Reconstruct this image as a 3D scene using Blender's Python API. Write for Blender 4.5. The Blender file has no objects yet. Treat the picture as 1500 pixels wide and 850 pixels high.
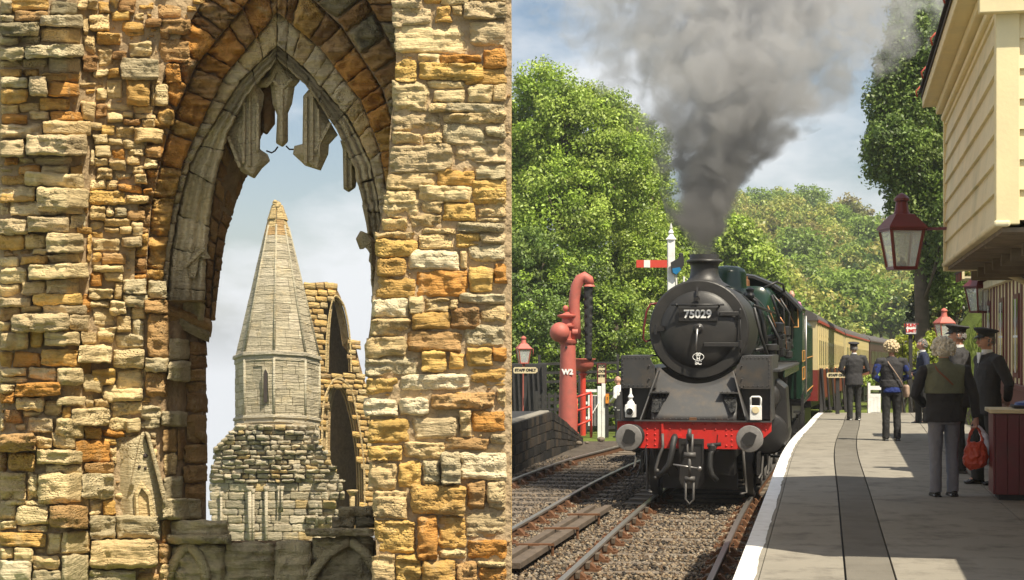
import bpy, bmesh, math, random
import numpy as np
from mathutils import Vector, noise as mnoise

# ------------------------------------------------------------------ camera, world, sun, exposure
F, HZ, CZ = 2400.0, 500.0, 2.45          # focal length and horizon row (photo pixels), eye height above the rails
sc = bpy.context.scene
C = sc.collection
cam_data = bpy.data.cameras.new("camera")
cam = bpy.data.objects.new("camera", cam_data); C.objects.link(cam)
cam.location = (0, 0, CZ); cam.rotation_euler = (math.radians(90), 0, 0)
cam_data.sensor_width = 36; cam_data.lens = 36*F/1500.0
cam_data.shift_y = (HZ-425)/1500.0
cam_data.clip_start = 0.1; cam_data.clip_end = 6000
sc.camera = cam

SUN = Vector((-0.385, 0.50, -1.0)).normalized()       # the way the light travels
sd = bpy.data.lights.new("sun", 'SUN'); sd.energy = 5.0; sd.angle = math.radians(0.5); sd.color = (1.0, 0.90, 0.72)
so = bpy.data.objects.new("sun", sd); C.objects.link(so)
so.rotation_euler = SUN.to_track_quat('-Z', 'Y').to_euler(); so.location = (30, -20, 60)
world = bpy.data.worlds.new("World"); sc.world = world; world.use_nodes = True
wn, wl = world.node_tree.nodes, world.node_tree.links
wn.clear()
sky = wn.new('ShaderNodeTexSky'); sky.sky_type = 'NISHITA'; sky.sun_disc = False
sky.sun_elevation = math.asin(-SUN.z); sky.sun_rotation = math.atan2(-SUN.x, -SUN.y)
sky.dust_density = 1.5; sky.air_density = 1.0
bg1 = wn.new('ShaderNodeBackground'); bg1.inputs[1].default_value = 0.075
wl.new(sky.outputs[0], bg1.inputs[0])
tc = wn.new('ShaderNodeTexCoord'); mp = wn.new('ShaderNodeMapping'); mp.inputs['Scale'].default_value = (5.0, 5.0, 13.0)
mp.inputs['Location'].default_value = (1.3, 0.4, 0.35)
wl.new(tc.outputs['Generated'], mp.inputs[0])
n1 = wn.new('ShaderNodeTexNoise'); n1.inputs['Scale'].default_value = 1.0; n1.inputs['Detail'].default_value = 8; n1.inputs['Roughness'].default_value = 0.55
wl.new(mp.outputs[0], n1.inputs['Vector'])
cr = wn.new('ShaderNodeValToRGB'); cr.color_ramp.elements[0].position = 0.42; cr.color_ramp.elements[1].position = 0.58
wl.new(n1.outputs[0], cr.inputs[0])
sx = wn.new('ShaderNodeSeparateXYZ'); wl.new(tc.outputs['Generated'], sx.inputs[0])
# more cloud low down, none overhead
mr = wn.new('ShaderNodeMapRange'); mr.inputs[1].default_value = 0.03; mr.inputs[2].default_value = -0.02
mr.inputs[3].default_value = 0.0; mr.inputs[4].default_value = 1.0
wl.new(sx.outputs[2], mr.inputs[0])
mx = wn.new('ShaderNodeMath'); mx.operation = 'MAXIMUM'; wl.new(cr.outputs[0], mx.inputs[0]); wl.new(mr.outputs[0], mx.inputs[1])
ml = wn.new('ShaderNodeMath'); ml.operation = 'MULTIPLY'; ml.inputs[1].default_value = 0.88; wl.new(mx.outputs[0], ml.inputs[0])
bg2 = wn.new('ShaderNodeBackground'); bg2.inputs[0].default_value = (0.86, 0.88, 0.91, 1); bg2.inputs[1].default_value = 0.72
ms = wn.new('ShaderNodeMixShader'); wo = wn.new('ShaderNodeOutputWorld')
wl.new(ml.outputs[0], ms.inputs[0]); wl.new(bg1.outputs[0], ms.inputs[1]); wl.new(bg2.outputs[0], ms.inputs[2]); wl.new(ms.outputs[0], wo.inputs[0])
sc.view_settings.view_transform = 'Standard'; sc.view_settings.look = 'None'; sc.view_settings.exposure = 0.62; sc.view_settings.gamma = 1.0
sc.cycles.use_denoising = True
sc.cycles.max_bounces = 6; sc.cycles.diffuse_bounces = 3; sc.cycles.glossy_bounces = 3; sc.cycles.transparent_max_bounces = 8
sc.cycles.volume_bounces = 2; sc.cycles.volume_max_steps = 160; sc.cycles.transmission_bounces = 4
sc.cycles.caustics_reflective = False; sc.cycles.caustics_refractive = False

def W(px, py, Y):
    return Vector(((px-750)/F*Y, Y, CZ-(py-HZ)/F*Y))
R = math.radians
def interp(x, xs, ys): return float(np.interp(x, xs, ys))

# ------------------------------------------------------------------ materials
MATS = {}
def nodes_of(name):
    m = bpy.data.materials.new(name); m.use_nodes = True
    MATS[name] = m
    return m, m.node_tree.nodes, m.node_tree.links, m.node_tree.nodes['Principled BSDF']
def pmat(name, col, rough=0.6, metal=0.0, var=0.15, scale=6.0, bump=0.15, bscale=40.0, dirt=None, dirt_amt=0.35, dscale=2.5, attr=False, streak=False, bdist=0.01, spec=0.5):
    """painted / stone / metal surface with colour variation, dirt patches and fine relief"""
    m, n, l, b = nodes_of(name)
    t = n.new('ShaderNodeTexCoord')
    src = t.outputs['Object']
    a = n.new('ShaderNodeTexNoise'); a.inputs['Scale'].default_value = scale; a.inputs['Detail'].default_value = 6; a.inputs['Roughness'].default_value = 0.6
    if streak:
        mpn = n.new('ShaderNodeMapping'); mpn.inputs['Scale'].default_value = (1, 1, 0.12); l.new(src, mpn.inputs[0]); l.new(mpn.outputs[0], a.inputs['Vector'])
    else: l.new(src, a.inputs['Vector'])
    mr_ = n.new('ShaderNodeMapRange'); mr_.inputs[1].default_value = 0.25; mr_.inputs[2].default_value = 0.75
    mr_.inputs[3].default_value = 1-var; mr_.inputs[4].default_value = 1+var
    l.new(a.outputs[0], mr_.inputs[0])
    hs = n.new('ShaderNodeHueSaturation'); l.new(mr_.outputs[0], hs.inputs['Value'])
    if attr:
        at = n.new('ShaderNodeVertexColor'); at.layer_name = 'Col'; l.new(at.outputs[0], hs.inputs['Color'])
    else: hs.inputs['Color'].default_value = (*col, 1)
    out = hs.outputs[0]
    if dirt:
        d = n.new('ShaderNodeTexNoise'); d.inputs['Scale'].default_value = dscale; d.inputs['Detail'].default_value = 8; d.inputs['Roughness'].default_value = 0.7
        l.new(src, d.inputs['Vector'])
        rp = n.new('ShaderNodeMapRange'); rp.inputs[1].default_value = 0.48; rp.inputs[2].default_value = 0.68; rp.inputs[4].default_value = dirt_amt
        l.new(d.outputs[0], rp.inputs[0])
        mxn = n.new('ShaderNodeMix'); mxn.data_type = 'RGBA'; l.new(rp.outputs[0], mxn.inputs[0]); l.new(out, mxn.inputs[6]); mxn.inputs[7].default_value = (*dirt, 1)
        out = mxn.outputs[2]
    l.new(out, b.inputs['Base Color'])
    b.inputs['Roughness'].default_value = rough; b.inputs['Metallic'].default_value = metal
    b.inputs['Specular IOR Level'].default_value = spec
    if bump:
        q = n.new('ShaderNodeTexNoise'); q.inputs['Scale'].default_value = bscale; q.inputs['Detail'].default_value = 5; l.new(src, q.inputs['Vector'])
        bp = n.new('ShaderNodeBump'); bp.inputs['Strength'].default_value = bump; bp.inputs['Distance'].default_value = bdist
        l.new(q.outputs[0], bp.inputs['Height']); l.new(bp.outputs[0], b.inputs['Normal'])
    return m
def stone_mat(name, sc_=1.0, strength=0.75, pits=True):
    """weathered sandstone: colour from the block, stained and lichened, bedded and pitted"""
    m, n, l, b = nodes_of(name)
    t = n.new('ShaderNodeTexCoord'); g = n.new('ShaderNodeNewGeometry'); src = g.outputs['Position']
    at = n.new('ShaderNodeVertexColor'); at.layer_name = 'Col'
    def noi(s, vec=None, det=6, ro=0.6):
        x = n.new('ShaderNodeTexNoise'); x.inputs['Scale'].default_value = s*sc_; x.inputs['Detail'].default_value = det; x.inputs['Roughness'].default_value = ro
        l.new(vec or src, x.inputs['Vector']); return x.outputs[0]
    def rng(x, a, b_, c, d):
        r = n.new('ShaderNodeMapRange'); r.inputs[1].default_value = a; r.inputs[2].default_value = b_; r.inputs[3].default_value = c; r.inputs[4].default_value = d
        l.new(x, r.inputs[0]); return r.outputs[0]
    mpn = n.new('ShaderNodeMapping'); mpn.inputs['Scale'].default_value = (1, 1, 8.5); mpn.inputs['Rotation'].default_value = (0, R(5), 0); l.new(src, mpn.inputs[0])
    bed = noi(4.5, mpn.outputs[0], 7, 0.65)
    grain = noi(26, None, 6, 0.7); blot = noi(3.2, None, 5, 0.6); fine = noi(90, None, 3)
    hs = n.new('ShaderNodeHueSaturation'); l.new(at.outputs[0], hs.inputs['Color'])
    mul = n.new('ShaderNodeMath'); mul.operation = 'MULTIPLY'; l.new(rng(blot, .3, .7, .88, 1.3), mul.inputs[0]); l.new(rng(grain, .3, .7, .85, 1.2), mul.inputs[1]); l.new(mul.outputs[0], hs.inputs['Value'])
    # pale lichen / lime bloom and dark soot patches
    def mixc(f, c1, c2):
        x = n.new('ShaderNodeMix'); x.data_type = 'RGBA'; l.new(f, x.inputs[0]); l.new(c1, x.inputs[6]); x.inputs[7].default_value = (*c2, 1); return x.outputs[2]
    c = mixc(rng(noi(5.5, None, 8, .7), .54, .68, 0, .55), hs.outputs[0], (.66, .52, .30))
    c = mixc(rng(noi(4.1, mpn.outputs[0], 8, .75), .57, .72, 0, .65), c, (.15, .11, .06))
    l.new(c, b.inputs['Base Color']); b.inputs['Roughness'].default_value = 0.95; b.inputs['Specular IOR Level'].default_value = 0.15
    add = n.new('ShaderNodeMath'); add.operation = 'MULTIPLY_ADD'; l.new(bed, add.inputs[0]); add.inputs[1].default_value = 2.2; l.new(grain, add.inputs[2])
    h = add.outputs[0]
    if pits:
        vo = n.new('ShaderNodeTexVoronoi'); vo.inputs['Scale'].default_value = 38*sc_; l.new(src, vo.inputs['Vector'])
        msk = n.new('ShaderNodeMath'); msk.operation = 'MULTIPLY'; l.new(rng(vo.outputs['Distance'], .0, .45, -1, 0), msk.inputs[0]); l.new(rng(noi(2.3), .47, .58, 0, 1.3), msk.inputs[1])
        ad2 = n.new('ShaderNodeMath'); ad2.operation = 'ADD'; l.new(h, ad2.inputs[0]); l.new(msk.outputs[0], ad2.inputs[1]); h = ad2.outputs[0]
    ad3 = n.new('ShaderNodeMath'); ad3.operation = 'MULTIPLY_ADD'; l.new(fine, ad3.inputs[0]); ad3.inputs[1].default_value = .25; l.new(h, ad3.inputs[2])
    bp = n.new('ShaderNodeBump'); bp.inputs['Strength'].default_value = strength; bp.inputs['Distance'].default_value = 0.05/sc_; l.new(ad3.outputs[0], bp.inputs['Height'])
    l.new(bp.outputs[0], b.inputs['Normal'])
    return m

# ------------------------------------------------------------------ object helpers
def mk(name, verts, faces, mat=None, parent=None, smooth=False, col=None, kind=None):
    me = bpy.data.meshes.new(name)
    if isinstance(verts, np.ndarray):
        nv = len(verts); me.vertices.add(nv); me.vertices.foreach_set('co', verts.astype(np.float32).ravel())
        fs = faces; k = fs.shape[1]; nf = len(fs)
        me.loops.add(nf*k); me.loops.foreach_set('vertex_index', fs.astype(np.int32).ravel())
        me.polygons.add(nf); me.polygons.foreach_set('loop_start', np.arange(0, nf*k, k, dtype=np.int32)); me.polygons.foreach_set('loop_total', np.full(nf, k, dtype=np.int32))
        me.update(calc_edges=True)
    else:
        me.from_pydata([tuple(v) for v in verts], [], faces); me.update()
    if smooth: me.polygons.foreach_set('use_smooth', [True]*len(me.polygons))
    if col is not None:
        ca = me.color_attributes.new('Col', 'FLOAT_COLOR', 'POINT')
        arr = np.ones((len(me.vertices), 4), np.float32)
        arr[:, :3] = np.asarray(col, np.float32)
        ca.data.foreach_set('color', arr.ravel())
    if mat is not None: me.materials.append(MATS[mat] if isinstance(mat, str) else mat)
    o = bpy.data.objects.new(name, me); C.objects.link(o)
    if parent is not None: o.parent = parent
    if kind: o['kind'] = kind
    return o
def tag(o, label, cat, group=None):
    o['label'] = label; o['category'] = cat
    if group: o['group'] = group
    return o
def empty(name, loc=(0, 0, 0), rz=0.0):
    o = bpy.data.objects.new(name, None); C.objects.link(o); o.location = loc; o.rotation_euler = (0, 0, rz); o.empty_display_size = .2
    return o
def copy_tree(o, parent=None):
    c = o.copy(); C.objects.link(c); c.parent = parent
    for ch in [x for x in bpy.data.objects if x.parent == o]: copy_tree(ch, c)
    return c
def fix_normals(o):
    bm = bmesh.new(); bm.from_mesh(o.data); bmesh.ops.recalc_face_normals(bm, faces=bm.faces); bm.to_mesh(o.data); bm.free(); return o
class MB:
    """collects solids; build() links them as ONE mesh"""
    def __init__(s): s.v = []; s.f = []
    def add(s, vs, fs):
        k = len(s.v); s.v += [Vector(v) for v in vs]; s.f += [tuple(i+k for i in f) for f in fs]; return s
    def box(s, x0, x1, y0, y1, z0, z1, M=None):
        vs = [Vector((x, y, z)) for x in (x0, x1) for y in (y0, y1) for z in (z0, z1)]
        if M is not None: vs = [M @ v for v in vs]
        return s.add(vs, [(0, 1, 3, 2), (4, 6, 7, 5), (0, 4, 5, 1), (2, 3, 7, 6), (0, 2, 6, 4), (1, 5, 7, 3)])
    def bar(s, a, b, w, h, up=(0, 0, 1)):
        a, b = Vector(a), Vector(b); d = (b-a).normalized(); u = Vector(up)
        x = d.cross(u)
        if x.length < 1e-4: x = d.cross(Vector((1, 0, 0)))
        x.normalize(); y = x.cross(d).normalized()
        vs = [p+x*sx*w/2+y*sy*h/2 for p in (a, b) for sx, sy in ((-1, -1), (1, -1), (1, 1), (-1, 1))]
        return s.add(vs, [(3, 2, 1, 0), (4, 5, 6, 7), (0, 1, 5, 4), (1, 2, 6, 5), (2, 3, 7, 6), (3, 0, 4, 7)])
    def cyl(s, a, b, r0, r1=None, n=16, cap=True):
        return s.tube([a, b], [r0, r0 if r1 is None else r1], n, cap)
    def tube(s, pts, r, n=10, cap=True, flat=None):
        pts = [Vector(p) for p in pts]; m = len(pts)
        rs = r if isinstance(r, (list, tuple)) else [r]*m
        d0 = (pts[1]-pts[0]).normalized()
        x = d0.cross(Vector((0, 0, 1)))
        if x.length < 0.05: x = d0.cross(Vector((0, 1, 0)))
        x.normalize(); k = len(s.v); vs = []
        for i, p in enumerate(pts):
            d = (pts[min(i+1, m-1)]-pts[max(i-1, 0)]).normalized()
            x = (x-d*x.dot(d)).normalized(); y = d.cross(x)
            rr = rs[i]; rx, ry = (rr if isinstance(rr, (list, tuple)) else (rr, rr))
            for j in range(n):
                a = 2*math.pi*j/n; vs.append(p+x*rx*math.cos(a)+y*ry*math.sin(a))
        fs = [(i*n+j, i*n+(j+1) % n, (i+1)*n+(j+1) % n, (i+1)*n+j) for i in range(m-1) for j in range(n)]
        if cap: fs += [tuple(range(n-1, -1, -1)), tuple((m-1)*n+j for j in range(n))]
        return s.add(vs, fs)
    def lathe(s, prof, c=(0, 0, 0), axis='z', n=20, sx=1.0, sy=1.0, cap=True):
        c = Vector(c); vs = []
        for (r, h) in prof:
            for j in range(n):
                a = 2*math.pi*j/n; x, y = r*math.cos(a)*sx, r*math.sin(a)*sy
                vs.append(c+(Vector((x, y, h)) if axis == 'z' else Vector((x, h, y)) if axis == 'y' else Vector((h, x, y))))
        m = len(prof)
        fs = [(i*n+j, i*n+(j+1) % n, (i+1)*n+(j+1) % n, (i+1)*n+j) for i in range(m-1) for j in range(n)]
        if cap: fs += [tuple(range(n-1, -1, -1)), tuple((m-1)*n+j for j in range(n))]
        return s.add(vs, fs)
    def loft(s, rings, cap=True):
        n = len(rings[0]); m = len(rings); vs = [v for r_ in rings for v in r_]
        fs = [(i*n+j, i*n+(j+1) % n, (i+1)*n+(j+1) % n, (i+1)*n+j) for i in range(m-1) for j in range(n)]
        if cap: fs += [tuple(range(n-1, -1, -1)), tuple((m-1)*n+j for j in range(n))]
        return s.add(vs, fs)
    def prism(s, poly, fn0, fn1):
        """poly of 2-D points; fn maps a point to 3-D for each cap"""
        n = len(poly)
        return s.add([fn0(*p) for p in poly]+[fn1(*p) for p in poly], [tuple(range(n-1, -1, -1)), tuple(range(n, 2*n))]+[(i, (i+1) % n, (i+1) % n+n, i+n) for i in range(n)])
    def sph(s, c, r, n=14, m=9, sx=1, sy=1, sz=1):
        c = Vector(c); vs = []
        for i in range(m+1):
            t = math.pi*i/m
            t = min(max(t, 0.02), math.pi-0.02)
            for j in range(n):
                a = 2*math.pi*j/n; vs.append(c+Vector((r*sx*math.sin(t)*math.cos(a), r*sy*math.sin(t)*math.sin(a), r*sz*math.cos(t))))
        fs = [(i*n+j, (i+1)*n+j, (i+1)*n+(j+1) % n, i*n+(j+1) % n) for i in range(m) for j in range(n)]
        fs += [tuple(range(n)), tuple(m*n+j for j in range(n-1, -1, -1))]
        return s.add(vs, fs)
    def build(s, name, mat, parent=None, smooth=False, bevel=0, kind=None, col=None, auto=None, fix=True):
        o = mk(name, s.v, s.f, mat, parent, smooth or auto is not None, col, kind)
        if fix: fix_normals(o)
        if auto is not None:
            bm = bmesh.new(); bm.from_mesh(o.data)
            for e in bm.edges:
                if len(e.link_faces) == 2 and e.calc_face_angle(0) > R(auto): e.smooth = False
            bm.to_mesh(o.data); bm.free()
        if bevel:
            md = o.modifiers.new('bevel', 'BEVEL'); md.width = bevel; md.segments = 2; md.limit_method = 'ANGLE'; md.angle_limit = R(40)
        return o
def text(name, body, size, loc, rot, mat, parent=None, depth=0.004, bold=0.0, sx=1.0, align='CENTER'):
    cu = bpy.data.curves.new(name, 'FONT'); cu.body = body; cu.size = size; cu.align_x = align; cu.align_y = 'CENTER'
    cu.extrude = depth; cu.offset = bold; cu.materials.append(MATS[mat]); cu.space_line = 0.85
    tmp = bpy.data.objects.new(name, cu); me = bpy.data.meshes.new_from_object(tmp); bpy.data.objects.remove(tmp)
    o = bpy.data.objects.new(name, me); C.objects.link(o); o.location = loc; o.rotation_euler = rot; o.scale = (sx, 1, 1)
    if parent is not None: o.parent = parent
    return o
def emit(pieces, name, mat, parent, limit=300, smooth=False):
    """pieces: (size, verts, faces, col): the largest `limit` as parts, the rest as one stuff part"""
    pieces = sorted(pieces, key=lambda p: -p[0])
    for _, v, f, c in pieces[:limit]: mk(name, v, f, mat, parent, smooth, c)
    rest = pieces[limit:]
    if rest:
        V, Fc, K = [], [], []
        for _, v, f, c in rest:
            k = len(V); V += list(v); Fc += [tuple(i+k for i in q) for q in f]; K += [c]*len(v)
        mk('small_'+name, V, Fc, mat, parent, smooth, K, 'stuff')
def fbm(x, y, z, o=4):
    return mnoise.fractal((x, y, z), 1.0, 2.0, o)
# ------------------------------------------------------------------ THE ABBEY RUIN (left)
stone_mat('sandstone'); stone_mat('far_sandstone', 0.45, 0.6, False)
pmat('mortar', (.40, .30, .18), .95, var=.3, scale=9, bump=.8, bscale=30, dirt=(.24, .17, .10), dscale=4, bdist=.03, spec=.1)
pmat('shade_mortar', (.34, .24, .14), .95, var=.3, scale=9, bump=.8, bscale=30, dirt=(.10, .07, .05), dscale=4, bdist=.03, spec=.1)  # darker copy of the mortar: shade of the recess put into its colour
pmat('rusty_iron', (.06, .045, .04), .8, .3)
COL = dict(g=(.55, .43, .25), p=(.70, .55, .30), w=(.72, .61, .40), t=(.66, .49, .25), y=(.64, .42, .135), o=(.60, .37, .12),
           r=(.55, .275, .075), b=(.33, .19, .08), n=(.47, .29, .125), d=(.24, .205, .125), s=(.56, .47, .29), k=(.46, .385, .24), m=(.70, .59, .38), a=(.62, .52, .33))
TK = math.tan(R(5))
def YB(px): return (15.0+TK*2.3)/(1-TK*(px-750)/F)
def WP(px, py, d=0.0): return W(px, py, YB(px)+d)
rnd = random.Random(11)
def stone_piece(Mf, w, h, D, col, p=0.0, seed=0.0, amp=.022, strata=1.0, bulge=.02, cell=3.4, prof=None, back=.12, WF=WP, um=1.0, edge=.045, rnd_c=.07):
    nu = max(4, min(34, int(w/cell)+3)); nv = max(4, min(26, int(h/cell)+3))
    V = []; idx = {}; tu, tv = mnoise.noise((seed*7.7, .3, .9))*1.6, mnoise.noise((seed*3.9, .7, .2))*1.6+.5
    def samp(i, n):
        t = 2*i/(n-1)-1; return math.copysign(abs(t)**.8, t)
    for j in range(nv):
        v = samp(j, nv)
        for i in range(nu):
            u = samp(i, nu)
            uu = u*(1-rnd_c*.8*v**6-rnd_c*.4*mnoise.noise((seed, v*1.7, 3.1))); vv = v*(1-rnd_c*1.0*u**6-rnd_c*1.6*mnoise.noise((u*1.6+seed, seed*.7, 8.2)))
            px, py = Mf(uu, vv)
            px += um*(2.0*mnoise.noise((px*.10/um, py*.10/um, seed))+1.2*mnoise.noise((px*.3/um, py*.3/um, seed))); py += um*(2.0*mnoise.noise((px*.08/um, py*.1/um, seed+7))+1.2*mnoise.noise((px*.26/um, py*.3/um, seed+7)))
            e = max(abs(u), abs(v)); fall = edge*max(0, (e-.78)/.22)**1.6
            st = mnoise.noise((px*.018/um, py*.17/um, seed))+.6*mnoise.noise((px*.04/um, py*.42/um, seed+3))
            rg = mnoise.noise((px*.07/um, py*.08/um, seed+5))+.5*mnoise.noise((px*.17/um, py*.17/um, seed+9))
            q = st*3.0+seed; fq = q-math.floor(q); tr_ = (math.floor(q)-seed+min(1, fq*4.0))/3.0     # bedding weathered into small ledges
            chip = max(0, mnoise.noise((px*.06/um, py*.075/um, seed+17))-.12)
            d = D(px, py)-p-bulge*(1-e*e)+fall+amp*(strata*(.5*st+.9*tr_)+rg)+amp*2.2*chip+(u*tu+v*tv)*amp*.9
            if prof: d += prof(uu, vv)
            idx[i, j] = len(V); V.append(WF(px, py, d))
    Fc = [(idx[i, j], idx[i, j+1], idx[i+1, j+1], idx[i+1, j]) for i in range(nu-1) for j in range(nv-1)]
    ring = [(i, 0) for i in range(nu)]+[(nu-1, j) for j in range(1, nv)]+[(i, nv-1) for i in range(nu-2, -1, -1)]+[(0, j) for j in range(nv-2, 0, -1)]
    k = len(V)
    for (i, j) in ring:
        u, v = samp(i, nu), samp(j, nv); px, py = Mf(u*.97, v*.95); V.append(WF(px, py, D(px, py)+back))
    m = len(ring)
    for q in range(m):
        a, b = ring[q], ring[(q+1) % m]
        Fc.append((idx[a], idx[b], k+(q+1) % m, k+q))
    vc = 1+.22*mnoise.noise((seed*3.3, 1.1, 2.2))
    return (w*h, V, Fc, tuple(min(.8, c*vc*(1+(.05, .02, -.10)[i]*abs(mnoise.noise((seed*5.1, 4, 2))))) for i, c in enumerate(col)))
def rect_map(x0, y0, x1, y1, tilt=0.0, wild=0.0):
    cx, cy, hw, hh = (x0+x1)/2, (y0+y1)/2, (x1-x0)/2, (y1-y0)/2
    if not wild: return lambda u, v: (cx+hw*u, cy+hh*v+hw*u*tilt)
    k = [(rnd.uniform(-wild, wild*.6), rnd.uniform(-wild, wild*.5)) for _ in range(4)]     # corners knocked about
    def f(u, v):
        a, b_ = (1+u)/2, (1+v)/2
        ox = (1-b_)*((1-a)*-k[0][0]+a*k[1][0])+b_*((1-a)*-k[2][0]+a*k[3][0]); oy = (1-b_)*((1-a)*-k[0][1]-a*k[1][1])+b_*((1-a)*k[2][1]+a*k[3][1])
        return (cx+hw*u+ox, cy+hh*v+hw*u*tilt+oy)
    return f

PE = ([-1050, 0, 80, 140, 165, 200, 250, 300, 350, 400, 480, 510, 560, 640, 700, 850, 1200], [575, 575, 577, 578, 571, 568, 566, 560, 550, 546, 539, 534, 536, 540, 544, 550, 552])
PD = -2.9  # pier brought this far forward so its shadow covers the window recess
B1 = [(300, 470), (300, 440), (302, 380), (308, 320), (316, 262), (334, 196), (362, 141), (406, 88)]
B2 = [(243, 470), (243, 440), (250, 370), (262, 300), (278, 240), (302, 198), (352, 118), (406, 66)]
B3 = [(234, 470), (236, 440), (243, 370), (254, 300), (268, 240), (288, 195), (330, 110), (406, 18)]
B4 = [(211, 470), (213, 440), (216, 370), (222, 300), (236, 235), (250, 180), (288, 95), (406, -50)]
B5 = [(192, 470), (193, 440), (195, 370), (200, 300), (210, 225), (222, 160), (252, 70), (350, -90)]
B0 = [(316, 470), (319, 440), (325, 390), (332, 345), (346, 300), (360, 262), (380, 210), (406, 150)]
R0 = [(546, 470), (545, 430), (541, 360), (532, 300), (518, 244), (493, 190), (447, 124), (406, 88)]
R1 = [(568, 470), (566, 430), (562, 360), (556, 300), (542, 235), (512, 173), (447, 100), (406, 66)]
R2 = [(582, 470), (580, 430), (576, 360), (570, 300), (557, 222), (530, 150), (468, 70), (406, 18)]
R3 = [(610, 470), (606, 430), (602, 360), (598, 300), (586, 215), (560, 130), (500, 38), (406, -50)]
R4 = [(640, 470), (640, 430), (640, 360), (632, 300), (618, 205), (596, 110), (540, 5), (470, -90)]
def pl_len(P): return [0]+list(np.cumsum([math.dist(P[i], P[i+1]) for i in range(len(P)-1)]))
def strip_map(Pa, Pb):
    """position along (fraction of mean length) and across two matched boundary lines"""
    Mid = [((a[0]+b[0])/2, (a[1]+b[1])/2) for a, b in zip(Pa, Pb)]; Ls = pl_len(Mid); T = Ls[-1]
    def at(s, t):
        s = max(0, min(T, s))
        xa = np.interp(s, Ls, [p[0] for p in Pa]); ya = np.interp(s, Ls, [p[1] for p in Pa]); xb = np.interp(s, Ls, [p[0] for p in Pb]); yb = np.interp(s, Ls, [p[1] for p in Pb])
        return (xa*(1-t)+xb*t, ya*(1-t)+yb*t)
    return at, T
def B_x(P, y):
    pts = sorted(P, key=lambda p: p[1]); return float(np.interp(y, [p[1] for p in pts], [p[0] for p in pts]))
def DL(x, y):          # depth of the left wall face
    if x > 225 and y > 440: return float(np.interp(x, [225, 240, 252, 264, 276, 288, 304], [.24, .28, .50, .54, .86, .90, 1.25]))
    return float(np.interp(x, [-400, 98, 130, 152, 230], [-.62, -.55, .0, .18, .24]))
def DP(x, y): return PD
wall = empty('abbey_wall', WP(375, 900, 0)*1.0)
wall.location = (0, 0, 0)
tag(wall, 'ruined sandstone abbey wall with a broken pointed window between rough lit piers', 'ruin')
P_st = []; boxes = []
def traced(data, ox, oy, s, D):
    for row in data.strip().split(';'):
        q = row.split()
        if len(q) < 5: continue
        x0, y0, x1, y1 = ox+float(q[0])/s, oy+float(q[1])/s, ox+float(q[2])/s, oy+float(q[3])/s
        p = float(q[5]) if len(q) > 5 else rnd.uniform(.0, .05)
        boxes.append((x0, y0, x1, y1))
        g = -.55; seed = len(boxes)*1.37
        P_st.append(stone_piece(rect_map(x0+g, y0+g, x1-g, y1-g, rnd.uniform(-.04, .04), 2.4 if min(x1-x0, y1-y0) > 11 else 1.2), x1-x0, y1-y0, D, COL[q[4]], p*((2.0 if x0 < 120 else 1.4) if D is DL else 1)+(rnd.uniform(.02, .09) if D is DL else .035), seed,
                                amp=rnd.uniform(.014, .034), strata=rnd.uniform(.5, 1.5), bulge=rnd.uniform(.0, .025), rnd_c=rnd.uniform(.03, .09), edge=rnd.uniform(.015, .04)))
traced('''552 0 670 38 g;678 -12 755 22 o;760 -14 870 20 p;870 -25 1023 5 g;552 35 715 118 g;733 25 798 97 o;800 20 850 68 t;845 8 1023 80 g;560 112 860 225 p;868 85 1023 195 g;
562 250 657 338 y;662 225 748 262 p;750 228 922 262 r;930 205 1023 284 r;660 264 930 332 y;552 338 700 465 p;720 370 850 425 p;855 285 1023 350 o;865 352 970 425 p;972 345 1023 420 t;700 338 850 368 p;
552 467 760 548 g;702 428 820 465 t;765 428 1023 468 k;762 470 1023 516 t;548 550 675 598 t;677 550 762 600 t;765 520 938 600 s;941 518 1023 570 s;540 602 805 718 g;808 572 1023 680 g;
527 720 740 788 t;742 708 890 770 o;895 684 1023 745 s;530 790 652 848 p;660 775 880 848 p;888 748 1023 848 y''', 380, 0, 2.834, DP)
traced('''515 8 668 108 p;675 0 760 40 t;763 -2 870 44 p;675 44 760 92 t;763 47 898 128 y;905 12 1023 110 t;503 110 612 166 t;620 96 757 155 t;672 158 815 178 t;822 132 1023 172 s;900 112 1023 130 p;
478 170 640 203 t;485 205 655 272 y;660 182 805 244 t;810 175 915 237 y;918 175 1023 220 g;487 276 607 354 o;612 248 828 324 w;832 250 864 322 t;868 223 1023 292 s;
487 358 648 445 o;652 328 862 440 r;868 315 972 420 y;975 296 1023 385 r;467 448 620 524 w;622 444 685 515 p;688 442 785 500 t;788 440 826 500 t;830 425 1023 470 s;
462 527 625 600 t;632 502 790 578 o;795 482 915 575 b;920 473 1023 550 t;440 603 610 688 t;618 580 845 664 n;850 556 1023 645 k;
435 691 668 768 s;672 668 778 752 y;790 668 855 738 o;858 650 965 728 y;970 648 1023 712 r;440 778 575 838 y;587 758 868 832 w;875 735 1023 812 o;800 836 930 852 o''', 380, 280, 2.834, DP)
traced('''452 68 598 150 w;602 66 730 145 w;737 45 1010 118 n;1016 30 1057 112 t;465 154 642 262 y;655 150 858 248 g;862 125 908 238 t;912 122 1057 214 r;
465 268 615 338 y;620 254 795 328 t;800 242 985 292 n;988 218 1057 268 g;470 345 590 462 t;594 340 700 460 y;705 336 778 440 s .06;782 300 862 440 s .12;866 298 1057 418 w;
485 465 640 585 t;646 444 888 568 o .08;892 425 975 550 n;980 424 1057 548 g;495 588 672 735 y;678 574 762 762 r .06;766 575 886 712 o;890 555 1057 668 g;
900 675 1057 762 r;768 716 895 762 p;482 740 580 875 t;586 742 690 875 y;696 768 840 875 o;845 768 932 875 n;936 768 1057 795 p;940 800 1057 875 r''', 380, 560, 2.931, DP)
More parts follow.
